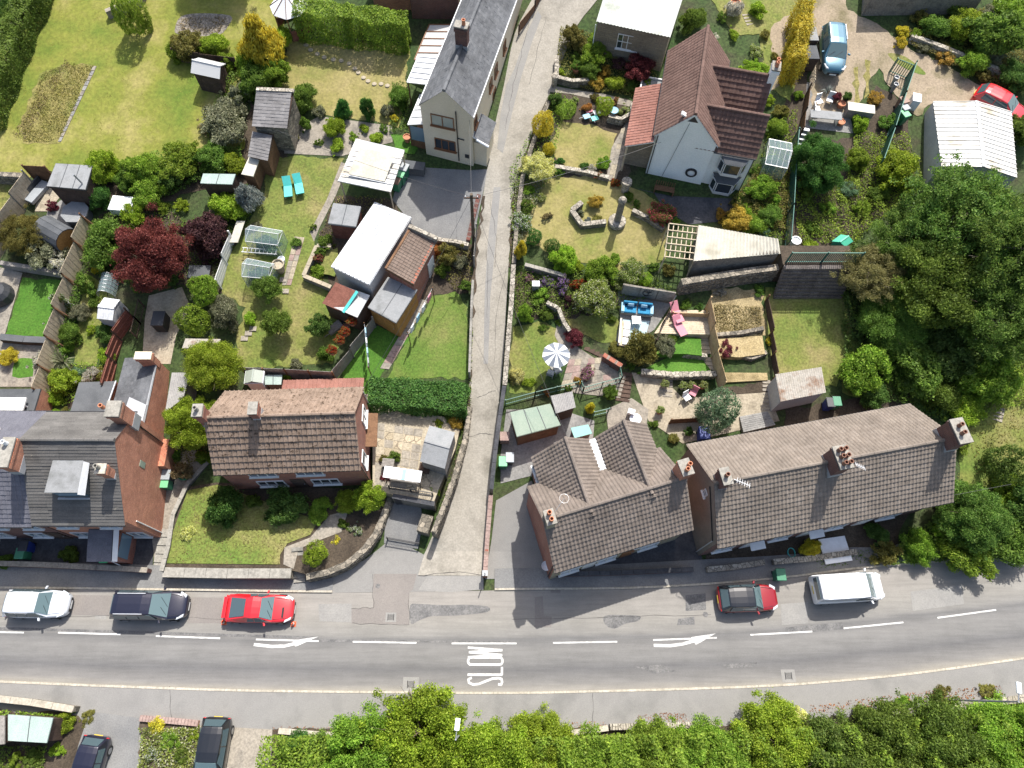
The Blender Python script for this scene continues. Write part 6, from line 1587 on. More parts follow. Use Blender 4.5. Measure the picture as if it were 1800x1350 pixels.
wall('meadow_wall','old dark stone wall along the bottom of the big lawn',[(-40,318),(20,320),(55,322)],.9,.4,'stone_rubble',rub=True)
wall('planter','stone planter box with a bush on the big lawn',[(192,32),(248,10),(258,-6)],.6,.3,'paving','paving',.8)
wall('brick_wall','red brick wall beside the steps of the parasol garden',[(1058,632),(1090,652)],.8,.25,'brick_dark','brick_red',.5)

# sleeper wall with the green steel palisade fence
sw=place('sleeper_wall','dark stepped timber sleeper wall under the green steel fence','wall',1362,520)
o=Vector(sw.location);A,B=U(1358,522)-o,U(1478,522)-o;dv=B-A;n_=Vector((-dv.y,dv.x,0)).normalized()
for j in range(9):
    k=n_*(.11*j)+Vector((0,0,.15+.3*j));cut=.5
    MB().obox((A+A*0+dv*.25)+k,dv*.247,n_*.16,Vector((0,0,.14))).build('sleeper','sleeper',sw);MB().obox(A+dv*.75+k+n_*.01,dv*.247,n_*.16,Vector((0,0,.14))).build('sleeper','sleeper',sw)
MB().obox(A+dv*.5+n_*1.95+Vector((0,0,1.2)),dv*.5,n_*.8,Vector((0,0,1.38))).build('backfill','soil_dark',sw)
def railing(name,label,pts,h,mat,pitch=.12,r=.012,base=0.0,post=1.6,world_pts=False,cat='railing',rails=2,flatbar=False):
    P=pts if world_pts else UU(pts);root=thing(name,label,cat,P[0]+Vector((0,0,base)));o=Vector(root.location);bal=MB();rl=MB()
    for a,b in zip(P[:-1],P[1:]):
        a,b=a+Vector((0,0,base))-o,b+Vector((0,0,base))-o;L=(b-a).length;n=max(1,int(L/pitch))
        for i in range(n):
            p=a+(b-a)*((i+.5)/n)
            if flatbar:bal.obox(p+Vector((0,0,h/2)),(b-a).normalized()*.03,(b-a).normalized().cross(Vector((0,0,1)))*.01,Vector((0,0,h/2)))
            else:bal.tube(p+Vector((0,0,.08)),p+Vector((0,0,h)),r,n=4)
        for k in range(rails):rl.bar(a+Vector((0,0,h-.02-k*(h-.2))),b+Vector((0,0,h-.02-k*(h-.2))),.05,.045)
        m=max(1,round(L/post))
        for i in range(m+1):
            p=a+(b-a)*(i/m);MB().box(p.x-.035,p.x+.035,p.y-.035,p.y+.035,p.z-.3,p.z+h+.08).build('post',mat,root)
    rl.build('rail',mat,root);bal.build('balusters',mat,root,kind='stuff');return root
flat('steel_green',(.035,.12,.095),.5,.2);flat('rail_green',(.05,.13,.095),.5)
zt=o.z+2.75
railing('palisade_fence','green steel palisade fence on top of the sleeper wall',[sw.location+A+n_*1.3+Vector((.2,0,2.55)),sw.location+B+n_*1.3+Vector((.2,0,2.55))],1.3,'steel_green',.14,world_pts=True,cat='fence',flatbar=True,post=2.4)
railing('palisade_fence','long green steel fence running up between white house and dark bush',[(1378,440),(1383,380),(1387,310),(1392,250)],1.5,'steel_green',.14,cat='fence',flatbar=True,post=2.4)
railing('palisade_fence','green steel fence running down from the track past the patio',[(1592,138),(1574,190),(1555,250),(1535,305)],1.7,'steel_green',.14,cat='fence',flatbar=True,post=2.4)
railing('steel_gate','green steel gate at the top of the steel fence',[(1562,128),(1592,140)],1.4,'steel_green',.16,cat='gate',flatbar=True,post=1.2)
railing('garden_railing','green railing above the green-roofed shed',[(888,712),(940,698),(1015,680)],.95,'rail_green',.13)
railing('garden_railing','green railing in front of the parasol patio',[(1020,680),(1024,690),(1090,672),(1087,655)],.95,'rail_green',.13)
railing('garden_railing','short green railing beside the golden climber',[(1042,732),(1068,726)],.9,'rail_green',.15)
railing('iron_fence','black iron fence on the paved patio edge by the hanging bench',[(690,868),(764,880)],.8,'pipe_black',.12,base=1.3)
railing('iron_gate','black iron gates at the mouth of the garage ramp',[(682,948),(738,958)],.7,'pipe_black',.1,cat='gate')

def fence(name,label,pts,h,mat,post='timber_pale',pl=1.8,base=0.0,rail=False,horiz=False,postside=1,cat='fence',buttress=0):
    P=UU(pts);root=thing(name,label,cat,P[0]);o=Vector(root.location)
    path=[Vector((p.x,p.y,0))for p in P]
    for a,b in zip(path[:-1],path[1:]):
        L=(b-a).length;m=max(1,round(L/pl));d=(b-a)/L;s=Vector((-d.y,d.x,0))
        for i in range(m):
            p,q=a+d*(L*i/m),a+d*(L*(i+1)/m);z=(T(p.y)+T(q.y))/2-o.z;mb=MB();n=12;w=(q-p).length-.1
            p0=Vector((p.x-o.x,p.y-o.y,z))+d*.05
            if horiz:
                for j in range(int(h/.15)):mb.obox(p0+d*w/2+Vector((0,0,.1+.15*j)),d*w/2,s*(.012+.006*(j%2)),Vector((0,0,.068)))
            else:
                for j in range(n):mb.obox(p0+d*(w*(j+.5)/n)+Vector((0,0,h/2))+s*(.008*(j%2)),d*(w/n/2*.97),s*.012,Vector((0,0,h/2)))
            if rail:
                for zz in (.3,h*.55,h-.15):mb.obox(p0+d*w/2+s*-.045*postside+Vector((0,0,zz)),d*w/2,s*.025,Vector((0,0,.04)))
            mb.build('panel',mat,root)
            q0=Vector((p.x-o.x,p.y-o.y,T(p.y)-o.z));MB().obox(q0+Vector((0,0,h/2)),d*.045,s*.05,Vector((0,0,h/2+.08))).build('post',post,root)
            if buttress:mb=MB();mb.bar(q0+Vector((0,0,h*.9)),q0-s*buttress+Vector((0,0,.05)),.09,.09);mb.build('brace',post,root)
        q0=Vector((b.x-o.x,b.y-o.y,T(b.y)-o.z));MB().obox(q0+Vector((0,0,h/2)),d*.045,s*.05,Vector((0,0,h/2+.08))).build('post',post,root)
    return root
fence('timber_fence','long pale timber fence with brown posts through the left gardens',[(163,402),(150,445),(133,505),(117,560),(104,610),(93,660),(84,700)],1.8,'timber_pale','timber_brown',buttress=-.55)
fence('timber_fence','pale timber fence at the far left beside the black cabin',[(66,330),(45,370),(24,412),(2,460)],1.9,'timber_pale','timber_grey')
fence('timber_fence','short brown fence behind the black cabin seating',[(62,316),(100,318)],1.6,'timber_brown','timber_brown')
fence('timber_fence','red-brown railed fence beside the narrow lawn',[(236,560),(215,600),(205,640),(197,690)],1.5,'timber_red','timber_dark',rail=True,postside=-1)
fence('timber_fence','grey timber fence behind the small white framed shed',[(436,662),(510,665),(592,670)],1.6,'timber_grey','timber_brown')
fence('timber_fence','grey fence carrying red flowerpots',[(592,668),(622,628),(660,575)],1.5,'timber_grey','timber_grey')
fence('timber_fence','tall honey timber fence between two terraced gardens',[(1238,545),(1244,590),(1250,630),(1262,690)],1.9,'timber_new','timber_new')
fence('timber_fence','dark fence panels behind the playhouse',[(312,108),(360,116),(420,124)],1.2,'timber_dark','timber_dark')
fence('timber_fence','dark timber panel beside the telegraph pole',[(834,470),(836,440),(838,415)],1.5,'timber_grey','timber_grey')
fence('timber_fence','dark boundary fence at the edge of the green slope',[(1345,530),(1352,590),(1360,665)],.9,'timber_dark','timber_brown',horiz=True)
fence('timber_fence','timber fence behind the pink loungers on the deck',[(1178,560),(1238,562)],1.0,'timber_new','timber_new',horiz=True)
fence('timber_fence','dark slanting fence between sofa patio and deck',[(1176,548),(1160,580),(1148,612)],1.4,'timber_dark','timber_dark')
fence('timber_fence','weathered fence beside the upper patio',[(1416,168),(1408,210),(1402,245)],1.2,'timber_brown','timber_dark')
fence('timber_fence','brown boundary fence at the top beside the lane',[(955,-10),(940,20),(912,62)],.9,'timber_brown','timber_dark')
fence('timber_fence','small timber fence round the seating behind the terrace',[(1176,745),(1230,742)],.9,'timber_brown','timber_brown')
tr=fence('trellis','white trellis beside the plum coloured shrub',[(412,425),(400,465),(390,508)],1.3,'paint_white','paint_white',horiz=True)
railing('lattice_fence','black and white lattice strip beside the red-brown fence',[(255,540),(248,570),(242,595)],1.1,'timber_dark',.15,cat='fence')

def steps(name,label,a,b,w,n,mat,rise=None,cat='steps',za=None,zb=None):
    A,B=U(*a,z=za),U(*b,z=zb);root=thing(name,label,cat,A);d=B-A;dz=d.z;d.z=0;L=d.length;d /= L;s=Vector((-d.y,d.x,0))
    if rise:dz=rise
    for i in range(n):
        c=d*(L*(i+.5)/n);z=dz*(i+1)/n
        MB().obox((c.x,c.y,z/2-.1),d*(L/n/2*.97),s*w/2,(0,0,z/2+.1)).build('step',mat,root)
    return root
steps('front_steps','concrete steps up to the front lawn path',(527,1024),(523,962),.75,8,'concrete',rise=.95,za=.1,zb=.95)
steps('passage_steps','shallow steps in the end terrace passage',(278,1004),(292,930),.75,5,'concrete',rise=.35)
steps('deck_steps','timber steps from the deck to the upper grass terrace',(1240,622),(1240,592),.95,4,'timber_pale')
steps('deck_steps','timber steps between the two grass terraces',(1246,650),(1246,628),.7,3,'timber_pale')
steps('garden_steps','pale steps behind the corner house yard',(1173,698),(1174,664),.7,4,'paving')
steps('garden_steps','dark timber steps between railing and conifer',(1094,706),(1100,654),1.0,7,'timber_dark')
steps('garden_steps','stone steps beside the rusty corrugated shed',(1350,722),(1350,668),.8,8,'paving')
steps('garden_steps','dark steps below the maroon acer',(1030,606),(1064,622),.8,4,'timber_dark')
steps('garden_steps','steps beside the maroon acer on the straw terraces',(1296,625),(1296,600),.6,4,'paving')
steps('garden_steps','stone steps near the top garden barrel',(1320,44),(1310,22),.7,4,'paving')
steps('garden_steps','slab steps on the dry slope beside the terrace',(1752,740),(1758,715),.7,4,'paving')
steps('garden_steps','step ladder beside the upper patio',(1406,258),(1410,236),.6,4,'metal_grey',rise=.9)
steps('patio_steps','pale steps at the corner behind the brown-roofed house',(652,710),(650,690),.7,3,'paving')

# decks and level terraces
z1=T(U(1200,570).y)+.45
dk=place('deck','new timber deck with pink loungers','deck',1195,572);o=Vector(dk.location)
q=UU([(1150,586),(1248,588),(1242,545),(1178,545)],z=z1)
nb=12
for i in range(nb):
    t0,t1=(i+.04)/nb,(i+.96)/nb;c=[q[0].lerp(q[3],t0),q[1].lerp(q[2],t0),q[1].lerp(q[2],t1),q[0].lerp(q[3],t1)]
    MB().prism([(p.x-o.x,p.y-o.y)for p in c],z1-o.z-.04,z1-o.z).build('board','timber_pale',dk)
MB().prism([(p.x-o.x,p.y-o.y)for p in q],-1.0,z1-o.z-.05).build('deck_frame','timber_pale',dk)
zl=T(U(1200,625).y)+.25
pad('grass_terrace',[(1150,622),(1190,590),(1232,595),(1234,625),(1205,622)],zl+.35,'lawn_lush')
pad('grass_terrace',[(1120,655),(1180,625),(1235,632),(1255,658),(1180,662)],zl-.25,'lawn_lush')
zs=T(U(1300,600).y)
pad('straw_terrace',[(1258,595),(1340,590),(1345,622),(1300,628),(1262,625)],zs+.2,'straw_bed')
pad('straw_terrace',[(1270,632),(1345,628),(1350,668),(1275,672)],zs-.5,'straw_bed')
yd=place('grey_deck','blue grey deck behind the terrace','deck',1330,745);o=Vector(yd.location)
q=UU([(1305,762),(1362,748),(1350,722),(1300,732)],h=.15)
for i in range(8):
    t0,t1=(i+.05)/8,(i+.95)/8;c=[q[0].lerp(q[3],t0),q[1].lerp(q[2],t0),q[1].lerp(q[2],t1),q[0].lerp(q[3],t1)]
    MB().prism([(p.x-o.x,p.y-o.y)for p in c],lambda p:-.5,.25).build('board','paving_grey',yd)
slabs(struct(place('parasol_patio','crazy paved parasol patio','patio',985,650)),[p-U(985,650)for p in UU([(985,682),(1075,668),(1068,628),(1000,632)])],6,4,None,['paving_buff','paving','paving_pink'],.03)
slabs(struct(place('stone_path','slab path beside the greenhouses','path',505,440)),[p-U(505,440)for p in UU([(496,502),(512,502),(536,418),(518,416)])],2,8,None,['paving_pink','paving','paving_buff'],.03)
slabs(struct(place('slab_path','slab path along the bright lawn','path',700,600)),[p-U(700,600)for p in UU([(668,648),(684,650),(752,530),(740,526)])],1,12,None,['paving_pink','paving'],.02)
slabs(struct(place('edging_path','single row of stones on the big lawn','path',135,185)),[p-U(135,185)for p in UU([(102,250),(108,250),(171,117),(164,116)])],1,15,None,['paving_grey','paving'],.06)
slabs(struct(place('white_path','white edged garden path left of the lean-to house','path',1085,270)),[p-U(1085,270)for p in UU([(1068,318),(1082,318),(1108,228),(1092,226)])],2,10,None,['paving','paving_buff'],.02)
for i,(x,y)in enumerate(((538,79),(546,88),(558,95),(570,101),(586,105),(600,107),(614,112),(624,121),(630,128),(639,137),(647,143),(658,148),(670,148),(681,151))):
    p=U(x,y);tag(MB().lathe((0,0,0),[(.001,.07),(.16,.07),(.19,.05),(.2,0)],12).build('stepping_stone','paving_buff'),'pale round stepping stone in the curve across the dry lawn','stepping stone','stepping stones across the dry lawn').location=(p.x,p.y,p.z)
for i,(x,y)in enumerate(((430,595),(437,586),(445,578),(498,492),(502,512))):
    p=U(x,y);tag(MB().box(-.25,.25,-.2,.2,0,.06).build('paving_slab_loose','paving'),['lowest','middle','highest','upper separate','lower separate'][i]+' loose slab on the fruit tree lawn','slab').location=p

# ================================================================ vehicles
glass('car_glass',(.06,.09,.1),.03);glass('car_glass_clear',(.1,.15,.155),.05);flat('tyre',(.018,.018,.018),.85);flat('rim',(.35,.36,.37),.35,.7)
glass('lamp_clear',(.5,.53,.55),.1);flat('lamp_red',(.45,.012,.012),.25);flat('plate_white',(.75,.75,.72),.5);flat('plate_yellow',(.7,.5,.04),.5);flat('trim_black',(.014,.014,.015),.45)
def paint(name,col,metal=0.0):return flat(name,col,.32,metal,1.0,var=.03)
paint('car_white',(.74,.75,.76));paint('car_silver',(.62,.65,.68),.15);paint('car_navy',(.012,.012,.026),.2);paint('car_red',(.5,.014,.02));paint('car_darkred',(.26,.008,.012),.1)
paint('car_blue',(.055,.15,.21),.35);paint('car_black',(.01,.011,.013),.1)
def car(label,px,py,rz,L,W,H,body,style='mpv',cat='car',name='parked_car',roof=None,rails=False,front='lamp_clear',world=None):
    p=world or U(px,py,z=T(U(px,py).y)+.5);p=Vector((p.x,p.y,0))
    zg=T(p.y)+(.035 if p.y<9 and p.y>-1 else .08 if p.y>0 else .15)
    root=thing(name,label,cat,(p.x,p.y,zg),rz);w=W/2;h=L/2
    #       x(rear->front)  width   deck
    belt={'mpv':.56,'hatch':.6,'van':.5,'coupe':.66}[style]*H
    if style=='van':st=[(-h,.93,.52),(-h+.04,.97,.55),(-h+.4,1,.56),(-h+1.2,1,.56),(0,1,.56),(h-1.5,1,.55),(h-.95,.99,.53),(h-.5,.95,.5),(h-.12,.84,.43),(h,.68,.34)]
    elif style=='coupe':st=[(-h,.74,.6),(-h+.1,.86,.66),(-h+.45,.97,.68),(-h+.9,1.0,.68),(-.2,.97,.66),(h-1.6,.98,.64),(h-.9,.98,.6),(h-.4,.9,.54),(h-.1,.72,.47),(h,.52,.4)]
    else:st=[(-h,.64,.5),(-h+.08,.84,.58),(-h+.4,.98,.62),(-h+1.0,1,.62),(0,1,.61),(h-1.35,.99,.6),(h-.9,.97,.585),(h-.4,.9,.53),(h-.1,.74,.46),(h,.54,.38)]
    mb=MB();ring=[(.84,0,.17),(.98,0,.24),(1.0,.35,.2),(1.0,.75,.08),(.955,.97,0),(.8,1.0,0),(.42,1.025,0),(0,1.03,0)]
    m=0
    for x,ww,dk in st:
        pts=[]
        for a,b,c in ring:
            z=c*(1-b)*1.0+b*dk*H if b else c*H*.75
            pts.append((x,a*w*ww,z))
        full=pts+[(q[0],-q[1],q[2])for q in reversed(pts[:-1])];m=len(full);mb.v+=full
    for i in range(len(st)-1):
        for k in range(m):mb.f.append((i*m+k,i*m+(k+1)%m,(i+1)*m+(k+1)%m,(i+1)*m+k))
    mb.f+=[tuple(reversed(range(m))),tuple(range((len(st)-1)*m,len(st)*m))]
    mb.f=[tuple(reversed(f))for f in mb.f]
    mb.build('body',body,root,smooth_=True,subd=1)
    # greenhouse
    rb,rt,ft,fb={'mpv':(-h+.08,-h+.38,.35,h-1.02),'hatch':(-h+.1,-h+.55,.2,h-1.15),'van':(-h+.02,-h+.1,h-1.55,h-.75),'coupe':(-h+.28,-.62,.22,.98)}[style]
    zb_={'mpv':.585,'hatch':.59,'van':.53,'coupe':.64}[style]*H;wb,wt=.93*w,({'van':.84}.get(style,.72))*w
    prof=[(rb,zb_,wb*.9),(rt,H*.955,wt*.93),(rt+.35,H*.99,wt),(ft-.5,H,wt),(ft,H*.965,wt*.95),(fb,zb_-.02,wb*.93)]
    mb=MB()
    for x,z,ww in prof:
        cr=.03 if z>zb_+.1 else 0
        mb.v+=[(x,ww,z-cr),(x,ww*.6,z),(x,0,z+cr*.5),(x,-ww*.6,z),(x,-ww,z-cr)]
    n=len(prof)
    for i in range(n-1):
        for k in range(4):a=i*5+k;mb.f.append((a,a+1,a+6,a+5))
    lb=len(mb.v)
    for x in np.linspace(rb,fb,n):mb.v+=[(x,wb,zb_-.03),(x,-wb,zb_-.03)]
    for i in range(n-1):
        mb.f+=[(i*5,i*5+5,lb+2*i+2,lb+2*i),(i*5+4,lb+2*i+1,lb+2*i+3,i*5+9)]
    g=mb.build('cabin',roof or body,root,smooth_=False,bevel=.05)
    def pane(nm,q,mat='car_glass',off=.03):
        c=[Vector(t)for t in q];nn=(c[1]-c[0]).cross(c[3]-c[0]).normalized();ctr=sum(c,Vector())/4
        if nn.dot(ctr-Vector((0,0,H*.5)))<0:nn=-nn
        c2=[t+nn*off for t in c];c1=[t-nn*.02 for t in c]
        fs=[(4,5,6,7),(0,4,7,3),(1,2,6,5),(0,1,5,4),(3,7,6,2)]
        return MB().add(c1+c2,fs).build(nm,mat,root)
    def lerp3(a,b,t):return tuple(a[i]+(b[i]-a[i])*t for i in range(3))
    F0,F1=(ft,wt*.95,H*.965+.0),(fb,wb*.93,zb_-.02);Fm0,Fm1=(ft,-wt*.95,H*.965),(fb,-wb*.93,zb_-.02)
    ins=.88
    def wq(a,b,c,d,t0,t1,s):
        k=lambda p:(p[0],p[1]*s,p[2]);return [k(lerp3(a,c,t0)),k(lerp3(a,c,t1)),k(lerp3(b,d,t1)),k(lerp3(b,d,t0))]
    pane('windscreen',wq(F0,Fm0,F1,Fm1,.06,.97,.93),'car_glass_clear')
    if style != 'van':
        B0,B1=(rt,wt*.93,H*.955),(rb,wb*.9,zb_);Bm0,Bm1=(rt,-wt*.93,H*.955),(rb,-wb*.9,zb_)
        pane('rear_window',wq(B0,Bm0,B1,Bm1,.08,.85,.85))
    for s in (1,-1):
        nwin=2 if style in ('hatch','coupe')else 3
        if style=='van':xs=[(ft-.55,ft+.12)]
        else:xs=[(rt+.12+(ft+.1-rt-.12)*i/nwin+.03,rt+.12+(ft+.1-rt-.12)*(i+1)/nwin-.03)for i in range(nwin)]
        for i,(xa,xb)in enumerate(xs):
            xl=xb+(.32 if i==len(xs)-1 else 0)
            pane('side_window',[(xa,s*wt*1.0,H*.9),(xb,s*wt*1.0,H*.9),(xl,s*wb*.995,zb_+.05),(xa-(.1 if i==0 else 0),s*wb*.995,zb_+.05)])
        mx=fb-.42
        MB().obox((mx,s*(w+.1),zb_+.1),(.06,0,0),(.03,.1*s,0),(0,0,.07)).build('mirror',body,root,bevel=.03)
        hx=h-(.3 if style != 'van' else .22)
        MB().obox((hx,s*w*.74,.5*H*(.92 if style != 'van' else .8)),(.19,-.1*s,-.045),(.03,.1,0),(0,0,.06)).build('headlight',front,root,bevel=.02)
        MB().obox((-h+.13,s*w*.79,H*.5),(.07,-.04*s,0),(0,.07,0),(0,0,.1)).build('tail_light','lamp_red',root,bevel=.02)
        for x in (-h+.78,h-.82):
            wl=MB().tube((x,s*(w-.2),.31),(x,s*(w+.004),.31),.31,n=16).build('wheel','tyre',root);MB().tube((x,s*w*.98,.31),(x,s*(w+.012),.31),.19,n=12).build('rim','rim',wl)
        if rails:mb=MB();mb.bar((rt+.25,s*wt*.94,H*1.0),(ft-.3,s*wt*.94,H*1.02),.045,.05);mb.build('roof_rail','aluminium',root)
    MB().box(h-.1,h+.012,-w*.5,w*.5,.24*H*.8,.3*H).build('grille','trim_black',root)
    MB().box(h-.05,h+.02,-.26,.26,.2*H,.2*H+.11).build('number_plate','plate_white',root);MB().box(-h-.014,-h+.05,-.26,.26,.36*H,.36*H+.11).build('number_plate','plate_yellow',root)
    mb=MB();mb.bar((ft+(fb-ft)*.93,-.1,zb_+.06),(ft+(fb-ft)*.55,.45,zb_+(H*.965-zb_)*.45+.03),.02,.02);mb.bar((ft+(fb-ft)*.93,-.62,zb_+.06),(ft+(fb-ft)*.6,-.15,zb_+(H*.965-zb_)*.42+.03),.02,.02);mb.build('wiper','trim_black',root)
    if style != 'van':
        mb=MB();mb.bar((h-.36,-w*.62,.545*H),(fb+.03,-w*.74,zb_+.02),.012,.02);mb.bar((h-.36,w*.62,.545*H),(fb+.03,w*.74,zb_+.02),.018,.03);mb.build('bonnet_seam','trim_black',root)
    if style=='coupe':
        MB().obox((h-.62,-.25*w,.6*H+.02),(.06,0,0),(0,.3,0),(0,0,.012)).build('bonnet_vent','trim_black',root)
        MB().obox((-h+.14,0,.78*H),(.12,0,.02),(0,w*.72,0),(0,0,.025)).build('rear_spoiler',body,root,bevel=.02)
    if style=='van':
        mb=MB()
        for i in range(6):mb.obox((-h+.7+i*.42,0,H+.012),(.02,0,0),(0,wt*.7,0),(0,0,.012))
        mb.build('roof_rib',body,root);MB().box(-h-.01,-h+.03,-w*.72,w*.72,H*.58,H*.86).build('rear_window','car_glass',root)
    return root
car('white MPV parked leftmost on the main road',70,1062,R(-.5),3.95,1.78,1.62,'car_silver','mpv')
car('dark navy estate car with roof rails parked on the road',267,1065,R(-.5),4.75,1.86,1.72,'car_navy','mpv',rails=True)
car('bright red coupe parked nearest the lane junction',457,1070,R(-.8),4.45,1.82,1.35,'car_red','coupe')
car('dark red hatchback with black roof parked before the terrace',1313,1052,R(2),4.0,1.76,1.48,'car_darkred','hatch',roof='car_black')
car('white panel van parked before the terrace',1487,1034,R(3.5),4.75,1.9,1.95,'car_white','van',cat='van',name='parked_van')
car('pale blue van on the dirt track by the golden hedge',1462,92,R(-97),4.5,1.82,1.85,'car_blue','mpv',cat='van',name='parked_van',rails=True)
car('bright red hatchback behind the white steel garage',1758,186,R(-38),4.3,1.75,1.5,'car_red','hatch')
car('black saloon parked on the pink drive below the road',374,1330,R(-92),4.4,1.82,1.45,'car_black','hatch')
car('small dark car cut by the bottom edge on the lower left drive',158,1352,R(-97),3.7,1.68,1.42,'car_navy','hatch')

# ================================================================ street furniture
def lamp(px,py,label,h=7.4,head=(-1,0),hpx=None):
    p=U(px,py)if hpx is None else U(*hpx,z=h)
    root=thing('street_lamp',label,'street lamp',(p.x,p.y,0))
    MB().tube((0,0,-.1),(0,0,1.4),.09,.085,10).build('base','metal_grey',root);MB().tube((0,0,1.4),(0,0,h),.06,.045,10).build('pole','metal_grey',root)
    d=Vector((head[0],head[1],0)).normalized();mb=MB();mb.tube((0,0,h-.05),d*.5+Vector((0,0,h+.05)),.03,n=6);mb.build('bracket','metal_grey',root)
    s=Vector((-d.y,d.x,0));hd=MB().obox(d*.72+Vector((0,0,h+.07)),d*.3,s*.13,Vector((0,0,.055))).build('lamp_head','plastic_white',root,bevel=.03)
    MB().obox(d*.75+Vector((0,0,h+.005)),d*.2,s*.09,Vector((0,0,.015))).build('lens','lamp_clear',hd)
lamp(1655,1230,'leaning-looking street lamp at the right edge below the road',7.3,(.2,1))
lamp(0,0,'street lamp whose white head shows above the tallest lime tree',7.6,(.1,1),(801,1300))
p=U(833,432);tp=thing('telegraph_pole','brown telegraph pole beside the lane and driveway','telegraph pole',p)
MB().tube((0,0,-.3),(0,0,6.0),.14,.1,10).build('pole','bark',tp);mb=MB();mb.bar((-.5,0,5.6),(.5,0,5.6),.08,.1);mb.build('cross_arm','timber_dark',tp)
for i in (-1,0,1):MB().tube((.4*i,0,5.66),(.4*i,0,5.8),.03,n=6).build('insulator','plastic_white',tp)
def cable(label,a,b,sag=.5):
    n=14;pts=[Vector(a).lerp(Vector(b),i/n)-Vector((0,0,sag*4*(i/n)*(1-i/n)))for i in range(n+1)]
    tag(MB().path(pts,.012,4).build('overhead_cable','pipe_black'),label,'cable')
top=p+Vector((0,0,5.7))
cable('overhead cable from the telegraph pole to the cream cottage',top,(-2.2,37.0,10.6),.2)
cable('overhead cable from the telegraph pole to the brown-roofed house',top,(-9.2,17.5,5.6),.5);cable('overhead cable from the telegraph pole to the white house',top,(11.4,35.6,9.6),.4);cable('overhead cable from the telegraph pole to the corner house',top,(5.0,13.2,6.0),.7);cable('overhead cable from the telegraph pole to the slate courtyard',top,(-18,38,8.6),.5)
cable('overhead cable crossing the front of the terrace',(15.5,9.0,4.6),(33,12.0,5.2),.5)
def post_sign(px,py,label):
    q=U(px,py);s=thing('boundary_post',label,'post',q);MB().box(-.14,.14,-.14,.14,-.2,1.1).build('shaft','brick_red',s);MB().box(-.18,.18,-.18,.18,1.102,1.2).build('cap','metal_grey',s);MB().tube((0,-.1,1.2),(0,-.1,2.2),.035,n=6).build('pole','metal_grey',s)
post_sign(853,1012,'grey capped brick post at the lane mouth')
def grate(px,py,label,r=.3,round_=False,big=0):
    q=U(px,py,z=.04);g=thing('drain_cover',label,'drain cover',(q.x,q.y,.036+T(q.y)))
    if round_:MB().lathe((0,0,0),[(.001,.012),(r,.012),(r+.04,.006),(r+.05,0)],20).build('lid','asphalt_patch_dark',g)
    else:
        if big:MB().box(-big,big,-big*.85,big*.85,0,.004).build('surround','asphalt_patch_pale',g)
        mb=MB()
        for i in range(6):mb.box(-r*.6+i*r*.22,-r*.6+i*r*.22+.03,-r*.6,r*.6,.004,.014)
        mb.box(-r*.7,-r*.62,-r*.7,r*.7,.004,.014);mb.box(r*.62,r*.7,-r*.7,r*.7,.004,.014);mb.build('grating','trim_black',g)
grate(722,1203,'square gully grating beside the tallest lime tree',.32,big=.5);grate(1386,1188,'square gully grating in the right half of the road',.32,big=.45)
grate(687,1085,'square manhole cover in the pinkish patch',.3,big=.35);grate(1092,1031,'small square cover in the kerb shadow',.2)
grate(664,1030,'small round cover by the lane mouth kerb',.1,True);grate(770,992,'round manhole in the lane mouth',.28,True);grate(1240,1080,'small round cover left of the dark red car',.12,True)
def cone(px,py,label):
    q=U(px,py,z=.05);c=thing('traffic_cone',label,'traffic cone',(q.x,q.y,.036));MB().box(-.16,.16,-.16,.16,0,.03).build('base',flat('cone_orange',(.6,.1,.03),.6)if 'cone_orange' not in MATS else 'cone_orange',c)
    MB().lathe((0,0,.03),[(.13,0),(.035,.48),(.001,.48)],12).build('cone','cone_orange',c);MB().lathe((0,0,.03),[(.1,.16),(.075,.29)],12).build('band','paint_white',c)
cone(516,1097,'small cone at the front of the red coupe');cone(394,1094,'small cone at the rear of the red coupe');cone(14,1080,'small red cone behind the white MPV')

# ================================================================ bins and boxes
def bin_(px,py,body,lid,label,rz=0,h=1.05,base=0.0,s=1.0):
    q=U(px,py,.5);b=thing('wheelie_bin',label,'bin',(q.x,q.y,T(q.y)+base),rz);w,d=.27*s,.33*s
    mb=MB();mb.add([(-w*.8,-d*.8,.03),(w*.8,-d*.8,.03),(w*.8,d*.8,.03),(-w*.8,d*.8,.03),(-w,-d,h*.92),(w,-d,h*.92),(w,d,h*.92),(-w,d,h*.92)],[(3,2,1,0),(4,5,6,7),(0,1,5,4),(1,2,6,5),(2,3,7,6),(3,0,4,7)]);mb.build('body',body,b)
    MB().obox((0,0,h*.92+.05),(w+.02,0,0),(0,d+.03,0),(0,0,.05)).build('lid',lid,b,bevel=.03);mb=MB();mb.bar((-w,d+.06,h*.9),(w,d+.06,h*.9),.04,.04);mb.build('handle','trim_black',b)
    for k in (-1,1):MB().tube((k*w*.7,d*.75,.1),(k*w*.95,d*.75,.1),.1,n=10).build('wheel','tyre',b)
flat('bin_green',(.04,.19,.1),.5);flat('bin_lightgreen',(.14,.42,.2),.5);flat('bin_black',(.03,.032,.036),.5);flat('bin_brown',(.22,.13,.09),.5);flat('bin_grey',(.28,.3,.31),.5);flat('bin_blue',(.02,.04,.2),.5)
bin_(294,852,'bin_green','bin_lightgreen','green wheelie bin in the end terrace passage');bin_(297,838,'bin_black','bin_grey','grey lidded black bin behind the green bin in the passage')
bin_(43,975,'bin_green','bin_green','green wheelie bin in the left front yard');bin_(49,962,'bin_blue','bin_black','dark blue bin in the left front yard')
bin_(698,325,'bin_green','bin_brown','brown lidded bin beside the pergola',R(-20));bin_(706,313,'bin_green','bin_lightgreen','green lidded bin beside the pergola',R(-20));bin_(712,302,'bin_green','bin_grey','grey lidded bin beside the pergola',R(-20))
